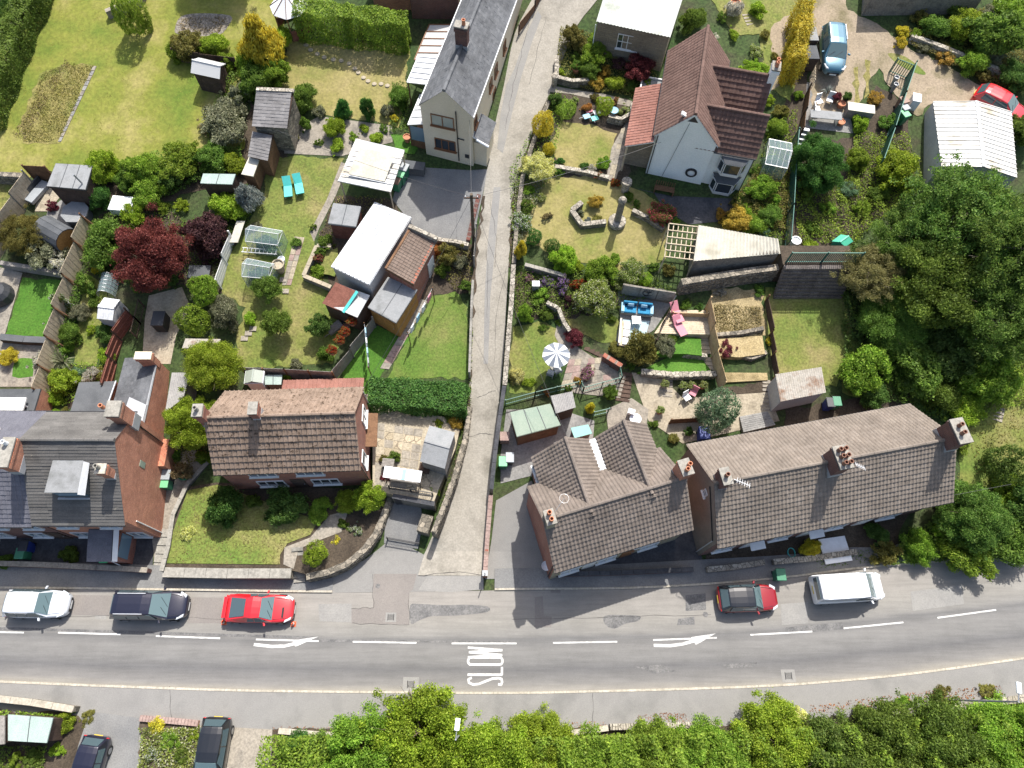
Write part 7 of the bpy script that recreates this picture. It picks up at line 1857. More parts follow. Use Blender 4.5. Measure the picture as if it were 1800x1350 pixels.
bin_(884,815,'bin_green','bin_lightgreen','green bin at the lane side of the shed yard');bin_(896,808,'bin_black','bin_grey','grey bin at the lane side of the shed yard')
bin_(1368,1012,'bin_green','bin_green','dark green bin on the footway behind the dark red car',s=1.1);bin_(1455,712,'bin_blue','bin_black','dark blue bin behind the rusty shed');bin_(1466,710,'bin_green','bin_green','green bin behind the rusty shed')
bin_(1420,8,'bin_green','bin_lightgreen','pale green bin at the top of the dirt track');bin_(1586,208,'bin_green','bin_lightgreen','lowest bin beside the steel garage',.4);bin_(1585,196,'bin_grey','bin_grey','grey bin above the lowest bin beside the steel garage',.4);bin_(1584,184,'bin_brown','bin_brown','brown bin topmost of three beside the steel garage',.4)
bin_(1235,765,'bin_blue','bin_blue','blue barrel bin behind the terrace',s=1.3)
sg=place('sign_board','green for-sale board leaning in the end terrace front yard','sign',212,992);MB().tube((.5,-.3,0),(-.1,.1,1.9),.035,n=6).build('post','paint_white',sg);MB().obox((-.15,.1,2.0),(.3,0,.05),(0,.3,.1),(0,-.01,.02)).build('panel',flat('sign_green',(.05,.42,.14),.5),sg)
def box_thing(name,label,cat,px,py,sx,sy,sz,mat,rz=0,lid=None,base=0.0):
    q=U(px,py,sz);b=thing(name,label,cat,(q.x,q.y,T(q.y)+base),rz);MB().box(-sx/2,sx/2,-sy/2,sy/2,0,sz).build('body',mat,b,bevel=.02)
    MB().box(-sx/2-.03,sx/2+.03,-sy/2-.03,sy/2+.03,sz+.002,sz+.06).build('lid',lid or mat,b,bevel=.015);return b
box_thing('storage_cabinet','light grey meter cabinet by the sofa bank','cabinet',942,499,.5,.4,.8,'metal_grey');box_thing('store_box','upper dark store box beside the blue van','storage box',1427,60,.8,1.4,1.2,'timber_dark',lid='felt_grey');box_thing('store_box','lower dark store box beside the blue van','storage box',1427,92,.9,1.4,1.2,'timber_dark',lid='felt_dark')
box_thing('garden_chest','long grey chest on the upper patio','storage box',1514,190,2.0,.8,.8,'timber_grey',R(-10),'sheet_cream');box_thing('white_cabinet','white box among weeds by the steel garage','box',1612,172,.6,.8,.9,'plastic_white',R(-15));box_thing('pink_box','pink lidded box at the lane side of the shed yard','box',887,767,.6,.6,.8,'paving_pink')
box_thing('barbecue','black barbecue on the patio below the crimson tree','barbecue',278,560,.8,1.1,1.0,'trim_black',0,'bin_black');box_thing('planter_chest','dark chest beside the crimson tree','storage box',350,478,1.5,1.0,.8,'timber_dark',0,'felt_dark')
box_thing('white_table','white table top among the bushes above the crimson tree','table',214,358,1.6,1.2,.75,'plastic_white',R(-5));box_thing('water_butt_stand','grey wall box at the panel shed','box',720,290,2.2,.7,.7,'felt_dark',R(-8));box_thing('wood_crate','dark timber planter left of the black barbecue','planter',258,500,.6,.6,.5,'timber_dark')

# ================================================================ garden furniture
def pot(px,py,r,h,mat,label,plant=None,base=0.0,cat='plant pot'):
    q=U(px,py,h);b=thing('plant_pot',label,cat,(q.x,q.y,T(q.y)+base));MB().lathe((0,0,0),[(.001,0),(r*.72,0),(r*.95,h*.85),(r*1.08,h*.86),(r*1.08,h),(r*.9,h),(r*.85,h*.85),(.001,h*.85)],14).build('pot',mat,b)
    if plant:o=foliage('plant',PROTO['small'][0],plant,b);o.location=(0,0,h*.8);o.scale=(r*1.5,r*1.5,r*2.2)
pot(715,240,.28,.5,'terracotta','terracotta pot on the green mat by the cream cottage');pot(1013,119,.3,.45,'terracotta','wide terracotta pot in the garage bed','leaf_mid');pot(1480,181,.3,.4,'terracotta','terracotta pot above the grey chest');pot(1479,213,.3,.35,'terracotta','terracotta bowl at the foot of the grey chest')
pot(1470,172,.25,.4,'terracotta_dark','dark pot cluster piece left on the upper patio','leaf_maroon');pot(1488,172,.25,.4,'trim_black','black pot on the upper patio','leaf_dark')
for (x,y,l)in ((631,562,'topmost'),(624,580,'second'),(612,598,'third'),(603,612,'fourth'),(590,630,'lowest')):pot(x,y,.25,.35,'terracotta',l+' red flowerpot on the grey fence','leaf_redflower',base=1.2)
pot(677,812,.2,.3,'terracotta_dark','left pot by the slatted table','leaf_olive',.65);pot(695,810,.3,.4,'bin_green','right green pot by the slatted table','leaf_mid',.65);pot(323,832,.45,.6,'bin_green','large green pot in the side passage','leaf_straw');pot(488,464,.42,.9,'paving_buff','tall stone coloured barrel pot by the lower greenhouse',cat='barrel');pot(494,455,.25,.5,'plastic_white','white bucket by the lower greenhouse',cat='bucket')
pot(607,575,.3,.3,'terracotta_dark','brown bowl under the lean-to shelter');pot(560,455,.25,.35,'leaf_maroon' if False else 'terracotta_dark','plum pot in the raised planter','leaf_rose');pot(563,445,.25,.4,'turquoise','blue pot in the raised planter','leaf_mid');pot(1294,4,.4,.9,'terracotta','barrel at the top picture edge',cat='barrel');pot(818,505,.3,.5,'timber_dark','round pot by the lane wall','leaf_mid')
pot(1400,422,.35,.7,'plastic_white','white drum behind the steel fence',cat='drum');pot(1576,147,.18,.8,'metal_grey','lower silver gas bottle by the steel gate',cat='gas bottle');pot(1577,135,.18,.8,'metal_grey','upper silver gas bottle by the steel gate',cat='gas bottle')
for (x,y,l,m)in ((1160,722,'leftmost','terracotta'),(1168,676,'second','paving_buff'),(1200,679,'third','paving'),(1215,679,'fourth','paving_buff'),(1236,678,'rightmost','terracotta')):pot(x,y,.22,.35,m,l+' pot in the row behind the corner house','leaf_cream')
rp=wall('raised_planter','pale raised planter with lawn left of the white workshop',[(585,440),(560,440),(537,492),(585,512)],.55,.22,'concrete','paving_buff',.7,cat='planter')
drape('planter_lawn',[(566,446),(595,440),(590,490),(566,485)],'lawn_mixed',.3)
# green loungers
def lounger(px,py,rz,mat,label,L=1.5,base=0.0):
    b=place('sun_lounger',label,'lounger',px,py,rz);b.location.z+=base
    MB().obox((0,-.25,.3),(.3,0,0),(0,.5,0),(0,0,.04)).build('seat',mat,b);MB().obox((0,.5,.52),(.3,0,0),(0,.3,.25),(0,-.03,.04)).build('backrest',mat,b)
    for x in (-.26,.26):
        for y in (-.65,.25):MB().tube((x,y,0),(x,y,.28),.025,n=6).build('leg','aluminium',b)
lounger(508,336,R(10),'turquoise','left turquoise lounger on the lawn');lounger(527,331,R(15),'turquoise','right turquoise lounger on the lawn')
flat('cloth_grey',(.15,.17,.2),.8);flat('cloth_pink',(.55,.22,.26),.8);flat('cloth_blue',(.02,.2,.36),.85,var=.2);flat('cloth_paleblue',(.3,.5,.62),.85);flat('cloth_cream',(.68,.64,.54),.85);flat('cloth_white',(.74,.74,.74),.8);flat('mat_paleblue',(.42,.55,.58),.9)
lounger(1185,560,R(20),'cloth_pink','upper pink lounger on the timber deck',base=.45);lounger(1190,583,R(24),'cloth_pink','lower pink lounger on the timber deck',base=.45)
s=place('garden_sofa','blue cushioned sofa before the panelled wall','sofa',1118,548,R(-6))
MB().box(-1.15,1.15,-.4,.45,.1,.35).build('frame','timber_grey',s)
for x in (-.55,.55):MB().box(x-.5,x+.5,-.38,.2,.352,.5).build('seat_cushion','cloth_blue',s,bevel=.05);MB().obox((x,.32,.65),(.5,0,0),(0,.07,.02),(0,-.05,.25)).build('back_cushion','cloth_blue',s,bevel=.05)
for x in (-.5,.45):MB().obox((x,.16,.66),(.22,0,0),(0,.06,.1),(0,-.12,.16)).build('scatter_cushion','cloth_paleblue',s,bevel=.04)
for x in (-1.05,1.05):MB().box(x-.12,x+.12,-.4,.4,.3,.62).build('arm','cloth_paleblue',s,bevel=.04)
m=place('outdoor_rug','pale blue rug under the white sofa seats','rug',1112,582);q=UU([(1090,600),(1130,605),(1142,565),(1095,562)]);MB().prism([(p.x-m.location.x,p.y-m.location.y)for p in q],lambda p:T(p.y+m.location.y)-m.location.z+.05,lambda p:T(p.y+m.location.y)-m.location.z+.07).build('rug','mat_paleblue',m)
s=place('garden_bench','white cushioned bench along the left of the rug','bench',1096,590,R(-8));MB().box(-.35,.35,-1.0,1.0,.1,.35).build('frame','timber_pale',s)
for y in (-.65,0,.62):MB().box(-.1,.38,y-.28,y+.28,.352,.47).build('cushion','cloth_white',s,bevel=.04)
MB().box(-.42,-.3,-1.0,1.0,.3,.75).build('backrest','cloth_cream',s)
s=place('coffee_table','small white table before the blue sofa','table',1117,567);MB().box(-.32,.32,-.32,.32,.38,.43).build('top','plastic_white',s)
for x in (-.28,.28):
    for y in (-.28,.28):MB().tube((x,y,0),(x,y,.38),.03,n=6).build('leg','plastic_white',s)
s=place('parasol','grey and white striped parasol in the terraced garden','parasol',974,645,R(10));MB().tube((0,0,0),(0,0,2.35),.03,n=8).build('pole','aluminium',s);MB().lathe((0,0,0),[(.001,.1),(.3,.1),(.32,0)],12).build('base','concrete',s)
for i in range(16):
    t0,t1=2*math.pi*i/16,2*math.pi*(i+1)/16;rr=.98;k=1 if i%2==0 else .96
    k0,k1=(1,.965)if i%2==0 else (.965,1)
    MB().add([(0,0,2.4),(rr*k0*math.cos(t0),rr*k0*math.sin(t0),1.98),(rr*k1*math.cos(t1),rr*k1*math.sin(t1),1.98)],[(0,1,2)]).build('canopy_panel','cloth_white' if i%2 else 'cloth_grey',s)
def chair(px,py,rz,mat,label,base=0.0):
    c=place('garden_chair',label,'chair',px,py,rz);c.location.z+=base;MB().box(-.25,.25,-.25,.25,.4,.45).build('seat',mat,c,bevel=.02);MB().obox((0,.26,.68),(.24,0,0),(0,.02,.0),(0,.05,.24)).build('backrest',mat,c)
    for x in (-.22,.22):
        for y in (-.22,.22):MB().tube((x,y,0),(x,y,.4),.02,n=6).build('leg','aluminium',c)
chair(967,660,R(160),'bin_grey','left grey chair under the parasol');chair(980,655,R(200),'bin_grey','right grey chair under the parasol');chair(1108,728,R(160),'cloth_white','white chair in the corner house yard')
chair(1436,185,R(20),'aluminium','left silver chair on the upper patio');chair(1455,182,R(-20),'aluminium','right silver chair on the upper patio');chair(1432,198,R(90),'aluminium','lower silver chair on the upper patio');chair(1205,702,R(30),'cloth_white','white chair left of the blue green tree');chair(1216,694,R(-30),'cloth_pink','lilac chair behind the blue green tree')
t=place('round_table','small round white table in the corner house yard','table',1114,742);MB().lathe((0,0,0),[(.001,.72),(.4,.72),(.42,.69),(.05,.66),(.04,.03),(.25,0)],16).build('table','plastic_white',t)
t=place('folding_table','long pale grey table on the upper patio','table',1445,214,R(-6));MB().box(-1.2,1.2,-.4,.4,.7,.75).build('top','felt_grey',t)
for x in (-1,1):MB().box(x-.03,x+.03,-.35,.35,0,.7).build('leg','aluminium',t)
s=place('swing_bench','hanging garden bench with white canopy on the patio edge','bench',716,852,R(-8));s.location.z=2.02
slab_roof(MB(),[(-1.25,-.4,1.5),(1.25,-.4,1.5),(1.25,.35,1.6),(-1.25,.35,1.6)],.04).build('canopy','cloth_white',s);MB().box(-.95,.95,-.25,.25,.45,.52).build('seat','timber_grey',s);MB().box(-.95,.95,.26,.3,.52,.95).build('backrest','timber_grey',s)
for x in (-1.15,1.15):
    mb=MB();mb.tube((x,-.5,0),(x,0,1.5),.03,n=6);mb.tube((x,.5,0),(x,0,1.5),.03,n=6);mb.build('leg','trim_black',s)
MB().obox((.1,-.05,1.58),(.12,0,0),(0,.35,.04),(0,0,.02)).build('patch','cloth_paleblue',s)
s=place('slatted_table','grey slatted table beside the maroon acer','table',688,826,R(-5));s.location.z=2.02
for i in range(6):MB().box(-.4,.4,-.3+.1*i+.01,-.3+.1*i+.09,.68,.72).build('slat','timber_grey',s)
for x in (-.35,.35):MB().box(x-.03,x+.03,-.28,.28,0,.68).build('leg','timber_grey',s)
s=box_thing('coal_box','dark box beside the apex shed','storage box',748,828,.7,.6,.6,'timber_dark',R(-10),base=.7)
b=place('wooden_bench','brown bench against the white house wall','bench',1166,338,R(-12));b_m='timber_brown'
for i in range(5):MB().box(-.75,.75,-.25+i*.1,-.17+i*.1,.42,.46).build('seat_slat',b_m,b)
for i in range(9):MB().box(-.72+i*.17,-.66+i*.17,.26,.29,.46,.9).build('back_slat',b_m,b)
for x in (-.7,.7):MB().box(x-.04,x+.04,-.25,.28,0,.42).build('leg',b_m,b)
c=place('stone_column','dark stone column on a round plinth on the lower lawn','column',1084,392)
MB().lathe((0,0,0),[(.001,.35),(.62,.35),(.66,.3),(.66,.0)],20).build('plinth','stone_pale',c);MB().box(-.2,.2,-.2,.2,.35,2.6).build('shaft','blockwork',c);MB().lathe((0,0,2.6),[(.001,.35),(.2,.33),(.3,.15),(.3,0),(.001,0)],14).build('capital','stone_pale',c)
c=place('planter_urn','round stone urn column at the foot of the garden path','urn',1098,335);MB().lathe((0,0,0),[(.3,0),(.28,.7),(.4,.8),(.4,1.1),(.001,1.1)],16).build('urn','stone_pale',c)
for k,(x,y,l)in enumerate(((972,150,'upper'),(974,143,'lower'))):
    pass
c=place('gate_post','round capped stone post by the lane garden entrance','post',974,150);MB().tube((0,0,-.2),(0,0,.9),.22,n=12).build('shaft','stone_pale',c);MB().lathe((0,0,.9),[(.3,0),(.3,.08),(.001,.2)],12).build('cap','stone_pale',c)
# arbour lattice by the outbuilding
l=place('lattice_pergola','white lattice pergola left of the cream-roofed outbuilding','pergola',1195,440);f=loc_frame(l);hh=2.1
c4_=[f(1168,452,h=hh),f(1220,458,h=hh),f(1226,400,h=hh),f(1176,394,h=hh)]
for i in range(7):t_=i/6;mb=MB();mb.bar(c4_[0].lerp(c4_[1],t_),c4_[3].lerp(c4_[2],t_),.06,.08);mb.build('beam','timber_pale',l)
for i in range(6):t_=i/5;mb=MB();mb.bar(c4_[0].lerp(c4_[3],t_)+Vector((0,0,.08)),c4_[1].lerp(c4_[2],t_)+Vector((0,0,.08)),.06,.07);mb.build('slat','timber_pale',l)
for p in c4_:MB().tube((p.x,p.y,-.5),(p.x,p.y,p.z),.05,n=6).build('post','timber_pale',l)
# gazebo
g=place('gazebo','open timber gazebo with white canvas roof','gazebo',520,52);rr=1.45
for i in range(8):
    t0,t1=2*math.pi*i/8,2*math.pi*(i+1)/8
    MB().add([(0,0,3.1),(rr*math.cos(t0),rr*math.sin(t0),2.1),(rr*math.cos(t1),rr*math.sin(t1),2.1)],[(0,1,2)]).build('canopy_panel','cloth_white',g)
    mb=MB();mb.bar((0,0,3.12),(rr*math.cos(t0),rr*math.sin(t0),2.12),.04,.04);mb.build('rafter','timber_brown',g);MB().tube((rr*.9*math.cos(t0),rr*.9*math.sin(t0),0),(rr*.9*math.cos(t0),rr*.9*math.sin(t0),2.12),.05,n=6).build('post','timber_brown',g)
    if i not in (5,):mb=MB();mb.bar((rr*.9*math.cos(t0),rr*.9*math.sin(t0),.45),(rr*.9*math.cos(t1),rr*.9*math.sin(t1),.45),.06,.9);mb.build('panel','timber_red',g)
# barrel sauna, hot tub
b=place('barrel_sauna','black barrel sauna with amber end beside the pale fence','sauna',112,425,R(-30));a_,e_=Vector((-1.1,0,.95)),Vector((1.1,0,.95))
for i in range(14):
    t0=2*math.pi*(i+.5)/14;r_=.9;c=Vector((0,r_*math.cos(t0),.95+r_*math.sin(t0)));tn=Vector((0,-math.sin(t0),math.cos(t0)));nn=Vector((0,math.cos(t0),math.sin(t0)))
    MB().obox(c,(1.1,0,0),tn*.2,nn*.03).build('stave','felt_dark',b)
MB().tube((1.0,0,.95),(1.06,0,.95),.86,n=20).build('end_panel','timber_amber',b);MB().tube((-1.06,0,.95),(-1.0,0,.95),.86,n=20).build('end_panel','timber_amber',b)
for x in (-.7,.7):MB().box(x-.1,x+.1,-.6,.6,0,.2).build('cradle','timber_dark',b)
t=place('hot_tub','octagonal grey covered hot tub below the black cabin','hot tub',142,384);MB().prism([(.95*math.cos(2*math.pi*i/8+.39),.95*math.sin(2*math.pi*i/8+.39))for i in range(8)],0,.75).build('tub','felt_dark',t);MB().prism([(1.0*math.cos(2*math.pi*i/8+.39),1.0*math.sin(2*math.pi*i/8+.39))for i in range(8)],.752,.85).build('cover','felt_grey',t)
drape('slate_patio',[(84,372),(108,352),(160,360),(152,400),(130,440),(70,440),(78,400)],'paving_grey',.05)
drape('cabin_patio',[(66,335),(82,318),(108,345),(84,372),(62,372)],'paving_buff',.04)
s=place('corner_sofa','grey corner sofa beside the black cabin','sofa',70,342,R(65));MB().box(-1.0,1.0,-.35,.35,.1,.42).build('seat','bin_grey',s,bevel=.04);MB().box(-1.0,1.0,.36,.5,.1,.8).build('backrest','bin_black',s)
drape('artificial_turf',[(28,632),(62,632),(58,662),(22,662)],'lawn_lush',.045)
tb=place('covered_trampoline','black covered round barbecue at the left edge','covered furniture',4,520);MB().lathe((0,0,0),[(.95,0),(.85,.5),(.6,.8),(.25,.85),(.001,.7)],14).build('cover','bin_black',tb)
sl_=wall('sleeper_planter','timber sleeper planter below the silver shrub',[(10,470),(60,478),(124,488)],.6,.25,'timber_grey','timber_grey',1.6,cat='planter')
pl_=wall('sleeper_planter','dark planter wall below the small left lawn',[(8,598),(50,602),(98,604)],.5,.4,'timber_dark','felt_dark',1.4,cat='planter')
# greenhouses
def greenhouse(label,corners,h,apex,along=1):
    c0=U(*corners[0],h);zb=T(c0.y);P=[U(*c,z=zb+h)for c in corners];o=sum(P,Vector())/4;root=thing('greenhouse',label,'greenhouse',(o.x,o.y,zb));P=[p-root.location for p in P]
    A,B=(P[0]+P[3])/2+Vector((0,0,apex)),(P[1]+P[2])/2+Vector((0,0,apex));fr=MB();dn=Vector((0,0,-h))
    for p in P:fr.bar(p+dn,p,.028,.028)
    for a,b in ((P[0],P[1]),(P[3],P[2]),(A,B),(P[0],A),(P[3],A),(P[1],B),(P[2],B),(P[0],P[3]),(P[1],P[2])):fr.bar(a,b,.028,.028)
    n=4
    for i in range(1,n):t=i/n;fr.bar(P[0].lerp(P[1],t),A.lerp(B,t),.02,.02);fr.bar(P[3].lerp(P[2],t),A.lerp(B,t),.02,.02);fr.bar(P[0].lerp(P[1],t)+dn,P[0].lerp(P[1],t),.02,.02)
    fr.build('frame','aluminium',root)
    for i in range(n):
        t0,t1=i/n+.01,(i+1)/n-.01
        for e0,e1 in ((P[0],P[1]),(P[3],P[2])):MB().add([e0.lerp(e1,t0),e0.lerp(e1,t1),A.lerp(B,t1),A.lerp(B,t0)],[(0,1,2,3)]).build('roof_pane','greenhouse_glass',root)
        MB().add([P[0].lerp(P[1],t0)+dn,P[0].lerp(P[1],t1)+dn,P[0].lerp(P[1],t1),P[0].lerp(P[1],t0)],[(0,1,2,3)]).build('side_pane','greenhouse_glass',root)
    for q in ([P[0]+dn,P[3]+dn,P[3],A,P[0]],[P[1]+dn,P[2]+dn,P[2],B,P[1]],[P[3]+dn,P[2]+dn,P[2],P[3]]):MB().add(q,[tuple(range(len(q)))]).build('end_pane','greenhouse_glass',root)
    o2=foliage('tomato_plants',PROTO['small'][1],'leaf_blue',root);o2.scale=(1.1,.6,1.2);return root
greenhouse('upper glass greenhouse beside the plum shrub',[(431,424),(488,431),(497,406),(440,396)],1.6,.5);greenhouse('lower glass greenhouse with white sheeting',[(425,486),(472,490),(482,464),(434,454)],1.5,.5);greenhouse('glass greenhouse right of the white house',[(1345,288),(1384,296),(1392,252),(1352,244)],1.7,.5)
cf=place('cold_frame','arched dark netted tunnel above the white metal store','garden tunnel',197,512);mb=MB()
for k in range(6):
    for i in range(8):t0,t1=math.pi*i/8,math.pi*(i+1)/8;mb.tube((.6*math.cos(t0),.3*k-.7,.9*math.sin(t0)+.4),(.6*math.cos(t1),.3*k-.7,.9*math.sin(t1)+.4),.02,n=4)
mb.build('hoops','metal_grey',cf)
for i in range(8):t0,t1=math.pi*i/8,math.pi*(i+1)/8;MB().add([(.59*math.cos(t0),-.7,.89*math.sin(t0)+.4),(.59*math.cos(t1),-.7,.89*math.sin(t1)+.4),(.59*math.cos(t1),.8,.89*math.sin(t1)+.4),(.59*math.cos(t0),.8,.89*math.sin(t0)+.4)],[(0,1,2,3)]).build('cover_panel','greenhouse_glass',cf)
b=place('cream_board','cream board leaning beside the upper greenhouse','board',423,415);slab_roof(MB(),[(-.5,-.9,.5),(.1,-.9,.5),(.5,.7,.9),(-.1,.7,.9)],.05).build('board','sheet_cream',b)
b=place('ladder','white ladder lying between the greenhouses','ladder',460,448,R(-4));mb=MB();mb.bar((-1.3,-.18,.5),(1.3,-.18,.5),.05,.06);mb.bar((-1.3,.18,.5),(1.3,.18,.5),.05,.06)
for i in range(9):mb.bar((-1.2+.3*i,-.18,.5),(-1.2+.3*i,.18,.5),.03,.03)
mb.build('ladder','aluminium',b);drape('green_mat',[(686,236),(706,238),(735,262),(728,272),(695,262)],'lawn_lush',.06)
# washing lines
def washing(label,a,b,cols):
    A,B=U(*a),U(*b);w_=thing('washing_line',label,'washing line',A);B=B-A;h=1.9
    for p in (Vector(),B):MB().tube(p,p+Vector((0,0,h+.1)),.035,n=6).build('post','timber_brown',w_)
    MB().tube(Vector((0,0,h)),B+Vector((0,0,h)),.008,n=4).build('line','plastic_white',w_);d=B.normalized()
    for i,m in enumerate(cols):
        t=(i+.7)/(len(cols)+.4);p=B*t;MB().obox(p+Vector((0,0,h-.4)),d*.2,d.cross(Vector((0,0,1)))*.05,Vector((.04,.02,.38))).build('laundry',m,w_,bevel=.02)
washing('washing line with pale laundry on the shaded lawn',(648,590),(655,665),['cloth_paleblue','cloth_white','cloth_paleblue','bin_grey']);washing('washing line with small items along the slab path',(722,606),(764,530),['cloth_white','cloth_paleblue','cloth_white','cloth_pink'])
b=place('wheelbarrow','upturned wooden barrow under the lean-to shelter','barrow',590,580,R(40));MB().obox((0,0,.35),(.55,0,.05),(0,.3,0),(0,0,.1)).build('tray','timber_grey',b);MB().tube((.75,-.05,.2),(.75,.05,.2),.2,n=12).build('wheel','tyre',b)
for y in (-.22,.22):mb=MB();mb.bar((-1.0,y,.45),(.75,y*.3,.22),.04,.04);mb.build('handle','timber_grey',b)
b=place('bird_bath','pale blue bowl in the curved rockery','bird bath',1077,206);MB().lathe((0,0,0),[(.2,0),(.12,.1),(.1,.55),(.32,.68),(.34,.75),(.28,.72),(.001,.66)],14).build('bowl','cloth_paleblue',b)
b=place('rotary_airer','fallen rotary airer with cloths above the round lawn','airer',1035,205);mb=MB()
for i in range(4):mb.tube((0,0,.15),(.9*math.cos(i*1.57+.5),.9*math.sin(i*1.57+.5),.25),.02,n=5)
mb.build('arms','aluminium',b)
for i,m in enumerate(('cloth_white','cloth_pink','cloth_paleblue','turquoise')):MB().obox((.45*math.cos(i*1.57+.5)+.2,.45*math.sin(i*1.57+.5),.25),(.25,.1,0),(-.08,.2,0),(0,0,.03)).build('cloth',m,b)
b=place('lattice_screen','upright wooden lattice beside the upper patio','trellis',1422,150,R(80))
for i in range(6):MB().box(-.8+.3*i,-.75+.3*i,-.02,.02,0,1.3).build('lattice_bar','timber_pale',b)
for j in range(5):MB().box(-.82,.78,-.015,.015,.15+.26*j,.2+.26*j).build('lattice_bar','timber_pale',b)
d=place('satellite_dish','white dish on the lower wall of the corner house','dish',958,1000);MB().lathe((0,0,1.2),[(.001,0),(.2,.05),(.33,.14)],14).build('dish','plastic_white',d);MB().tube((0,0,0),(0,0,1.2),.03,n=6).build('mount','metal_grey',d)
t=place('white_patio_table','white patio panel in the terrace front garden','table',1465,968,R(8));MB().box(-.95,.95,-.85,.85,.25,.3).build('top','plastic_white',t)
for x in (-.8,.8):
    for y in (-.7,.7):MB().tube((x,y,0),(x,y,.25),.04,n=6).build('leg','plastic_white',t)
b=place('hose_reel','turquoise hose coil in the terrace front garden','hose',1390,972);mb=MB()
for k in range(3):
    for i in range(12):t0,t1=2*math.pi*i/12,2*math.pi*(i+1)/12;mb.tube((.25*math.cos(t0),.32*math.sin(t0),.05+.05*k),(.25*math.cos(t1),.32*math.sin(t1),.05+.05*k),.025,n=5)
mb.build('coil','turquoise',b)

# ================================================================ finer life of the lawns, road and gardens
GM={'lawn_dry':'leaf_lawndry','lawn_tan':'leaf_lawntan','lawn_straw':'leaf_meadow','lawn_mixed':'leaf_lawnmix','lawn_green':'leaf_lawngreen','lawn_lush':'leaf_lawnlush'}
leafmat('leaf_lawndry',(.1,.14,.016),(.17,.18,.028),(.26,.23,.06),k=1.05);leafmat('leaf_lawntan',(.13,.15,.035),(.22,.19,.075),(.32,.26,.13),k=1.1);leafmat('leaf_lawnmix',(.08,.14,.022),(.14,.16,.04),(.23,.2,.08),k=1.1)
leafmat('leaf_lawngreen',(.065,.14,.018),(.1,.155,.028),(.16,.175,.05),k=1.1);leafmat('leaf_lawnlush',(.05,.14,.014),(.075,.17,.02),(.11,.2,.03),k=1.05)
for i,(m,pts)in enumerate(LAWNS):
    if m in GM:bed('grass',pts,GM[m],22,.09,.008,.03,'short grass of the lawn',60+i,tilt=.12)
bed('grass',[(292,990),(302,940),(330,862),(382,852),(400,858),(560,915),(545,940),(505,955),(492,975),(492,992)],'leaf_lawnmix',22,.09,.004,.02,'short grass of the front lawn',90,z=.975,tilt=.12)
# saw-cut trench repairs, seams and cracks
for i,(m,pts)in enumerate([('asphalt_patch_pale',[(560,1062),(618,1061),(618,1094),(562,1092)]),('asphalt_patch_pink',[(968,1010),(985,1010),(985,1042),(968,1042)]),('asphalt_patch_pale',[(1372,1062),(1420,1058),(1420,1096),(1374,1099)]),('asphalt_patch_pink',[(120,1046),(205,1047),(205,1082),(120,1081)]),
    ('asphalt_patch_pale',[(1600,1040),(1690,1028),(1694,1062),(1604,1074)]),('asphalt_patch_pink',[(330,1050),(392,1051),(392,1096),(330,1095)]),('asphalt_patch_dark',[(1115,1172),(1160,1168),(1190,1180),(1150,1184)]),('asphalt_patch_dark',[(1270,1168),(1330,1164),(1330,1172),(1275,1175)])]):drape('asphalt_patch',pts,m,.0364+.0003*i)
flat('crack',(.045,.042,.04),.95)
def crack(pts,w=.022,off=.043,seed=1,n=6):
    r=random.Random(seed);P=[]
    Q=UU(pts)
    for a,b in zip(Q[:-1],Q[1:]):
        for k in range(n):P.append(a.lerp(b,k/n)+Vector((r.uniform(-.06,.06),r.uniform(-.06,.06),0)))
    P.append(Q[-1]);mb=MB()
    for a,b in zip(P[:-1],P[1:]):
        d=(b-a).normalized();s=Vector((-d.y,d.x,0))*w*r.uniform(.3,.7);mb.add([(q.x,q.y,T(q.y)+off)for q in (a-s,b-s,b+s,a+s)],[(0,1,2,3)])
    struct(mb.build('road_crack','crack'))
crack([(618,1096),(719,1098),(719,1042)],seed=2,w=.018);crack([(656,1009),(656,1068),(618,1070)],seed=3,w=.018);crack([(0,1082),(150,1083),(320,1085),(450,1090)],seed=4,w=.015);crack([(900,1090),(1050,1085),(1250,1080)],seed=5,w=.015);crack([(545,1215),(552,1245),(548,1280)],seed=6);crack([(890,470),(872,560),(868,640)],seed=7,off=.075);crack([(855,430),(858,500),(856,560)],seed=8,off=.075);crack([(862,355),(873,420),(870,470)],seed=9,off=.075)
crack([(930,40),(915,100),(900,160),(888,230)],seed=10,off=.075);crack([(960,30),(945,90),(930,150)],seed=11,off=.075);crack([(735,1012),(800,1006),(850,1010)],seed=12,off=.066,w=.03);crack([(840,700),(860,690),(872,688)],seed=13,off=.075);crack([(820,770),(850,762),(866,765)],seed=14,off=.075);crack([(1040,1216),(1042,1270)],seed=15,off=.115);crack([(300,1206),(303,1262)],seed=16,off=.115)
drape('lane_verge',[(905,320),(912,318),(908,370),(902,420),(897,470),(893,470),(897,400)],'soil_dark',.064);drape('lane_verge',[(848,345),(853,345),(843,420),(836,490),(832,560),(828,560),(832,480),(840,400)],'soil_dark',.064);drape('lane_verge',[(826,650),(830,650),(826,720),(818,775),(800,835),(778,905),(770,905),(794,835),(812,775),(822,720)],'soil_dark',.064)
bed('verge_weeds',[(826,560),(832,560),(828,720),(815,780),(780,900),(770,900),(810,770),(822,700)],'leaf_mid',60,.08,.05,.3,'weeds along the left edge of the lane',91)
bed('verge_weeds',[(893,470),(903,430),(915,320),(905,320),(897,400)],'leaf_meadow',50,.08,.05,.25,'dry weeds along the right edge of the lane',92)
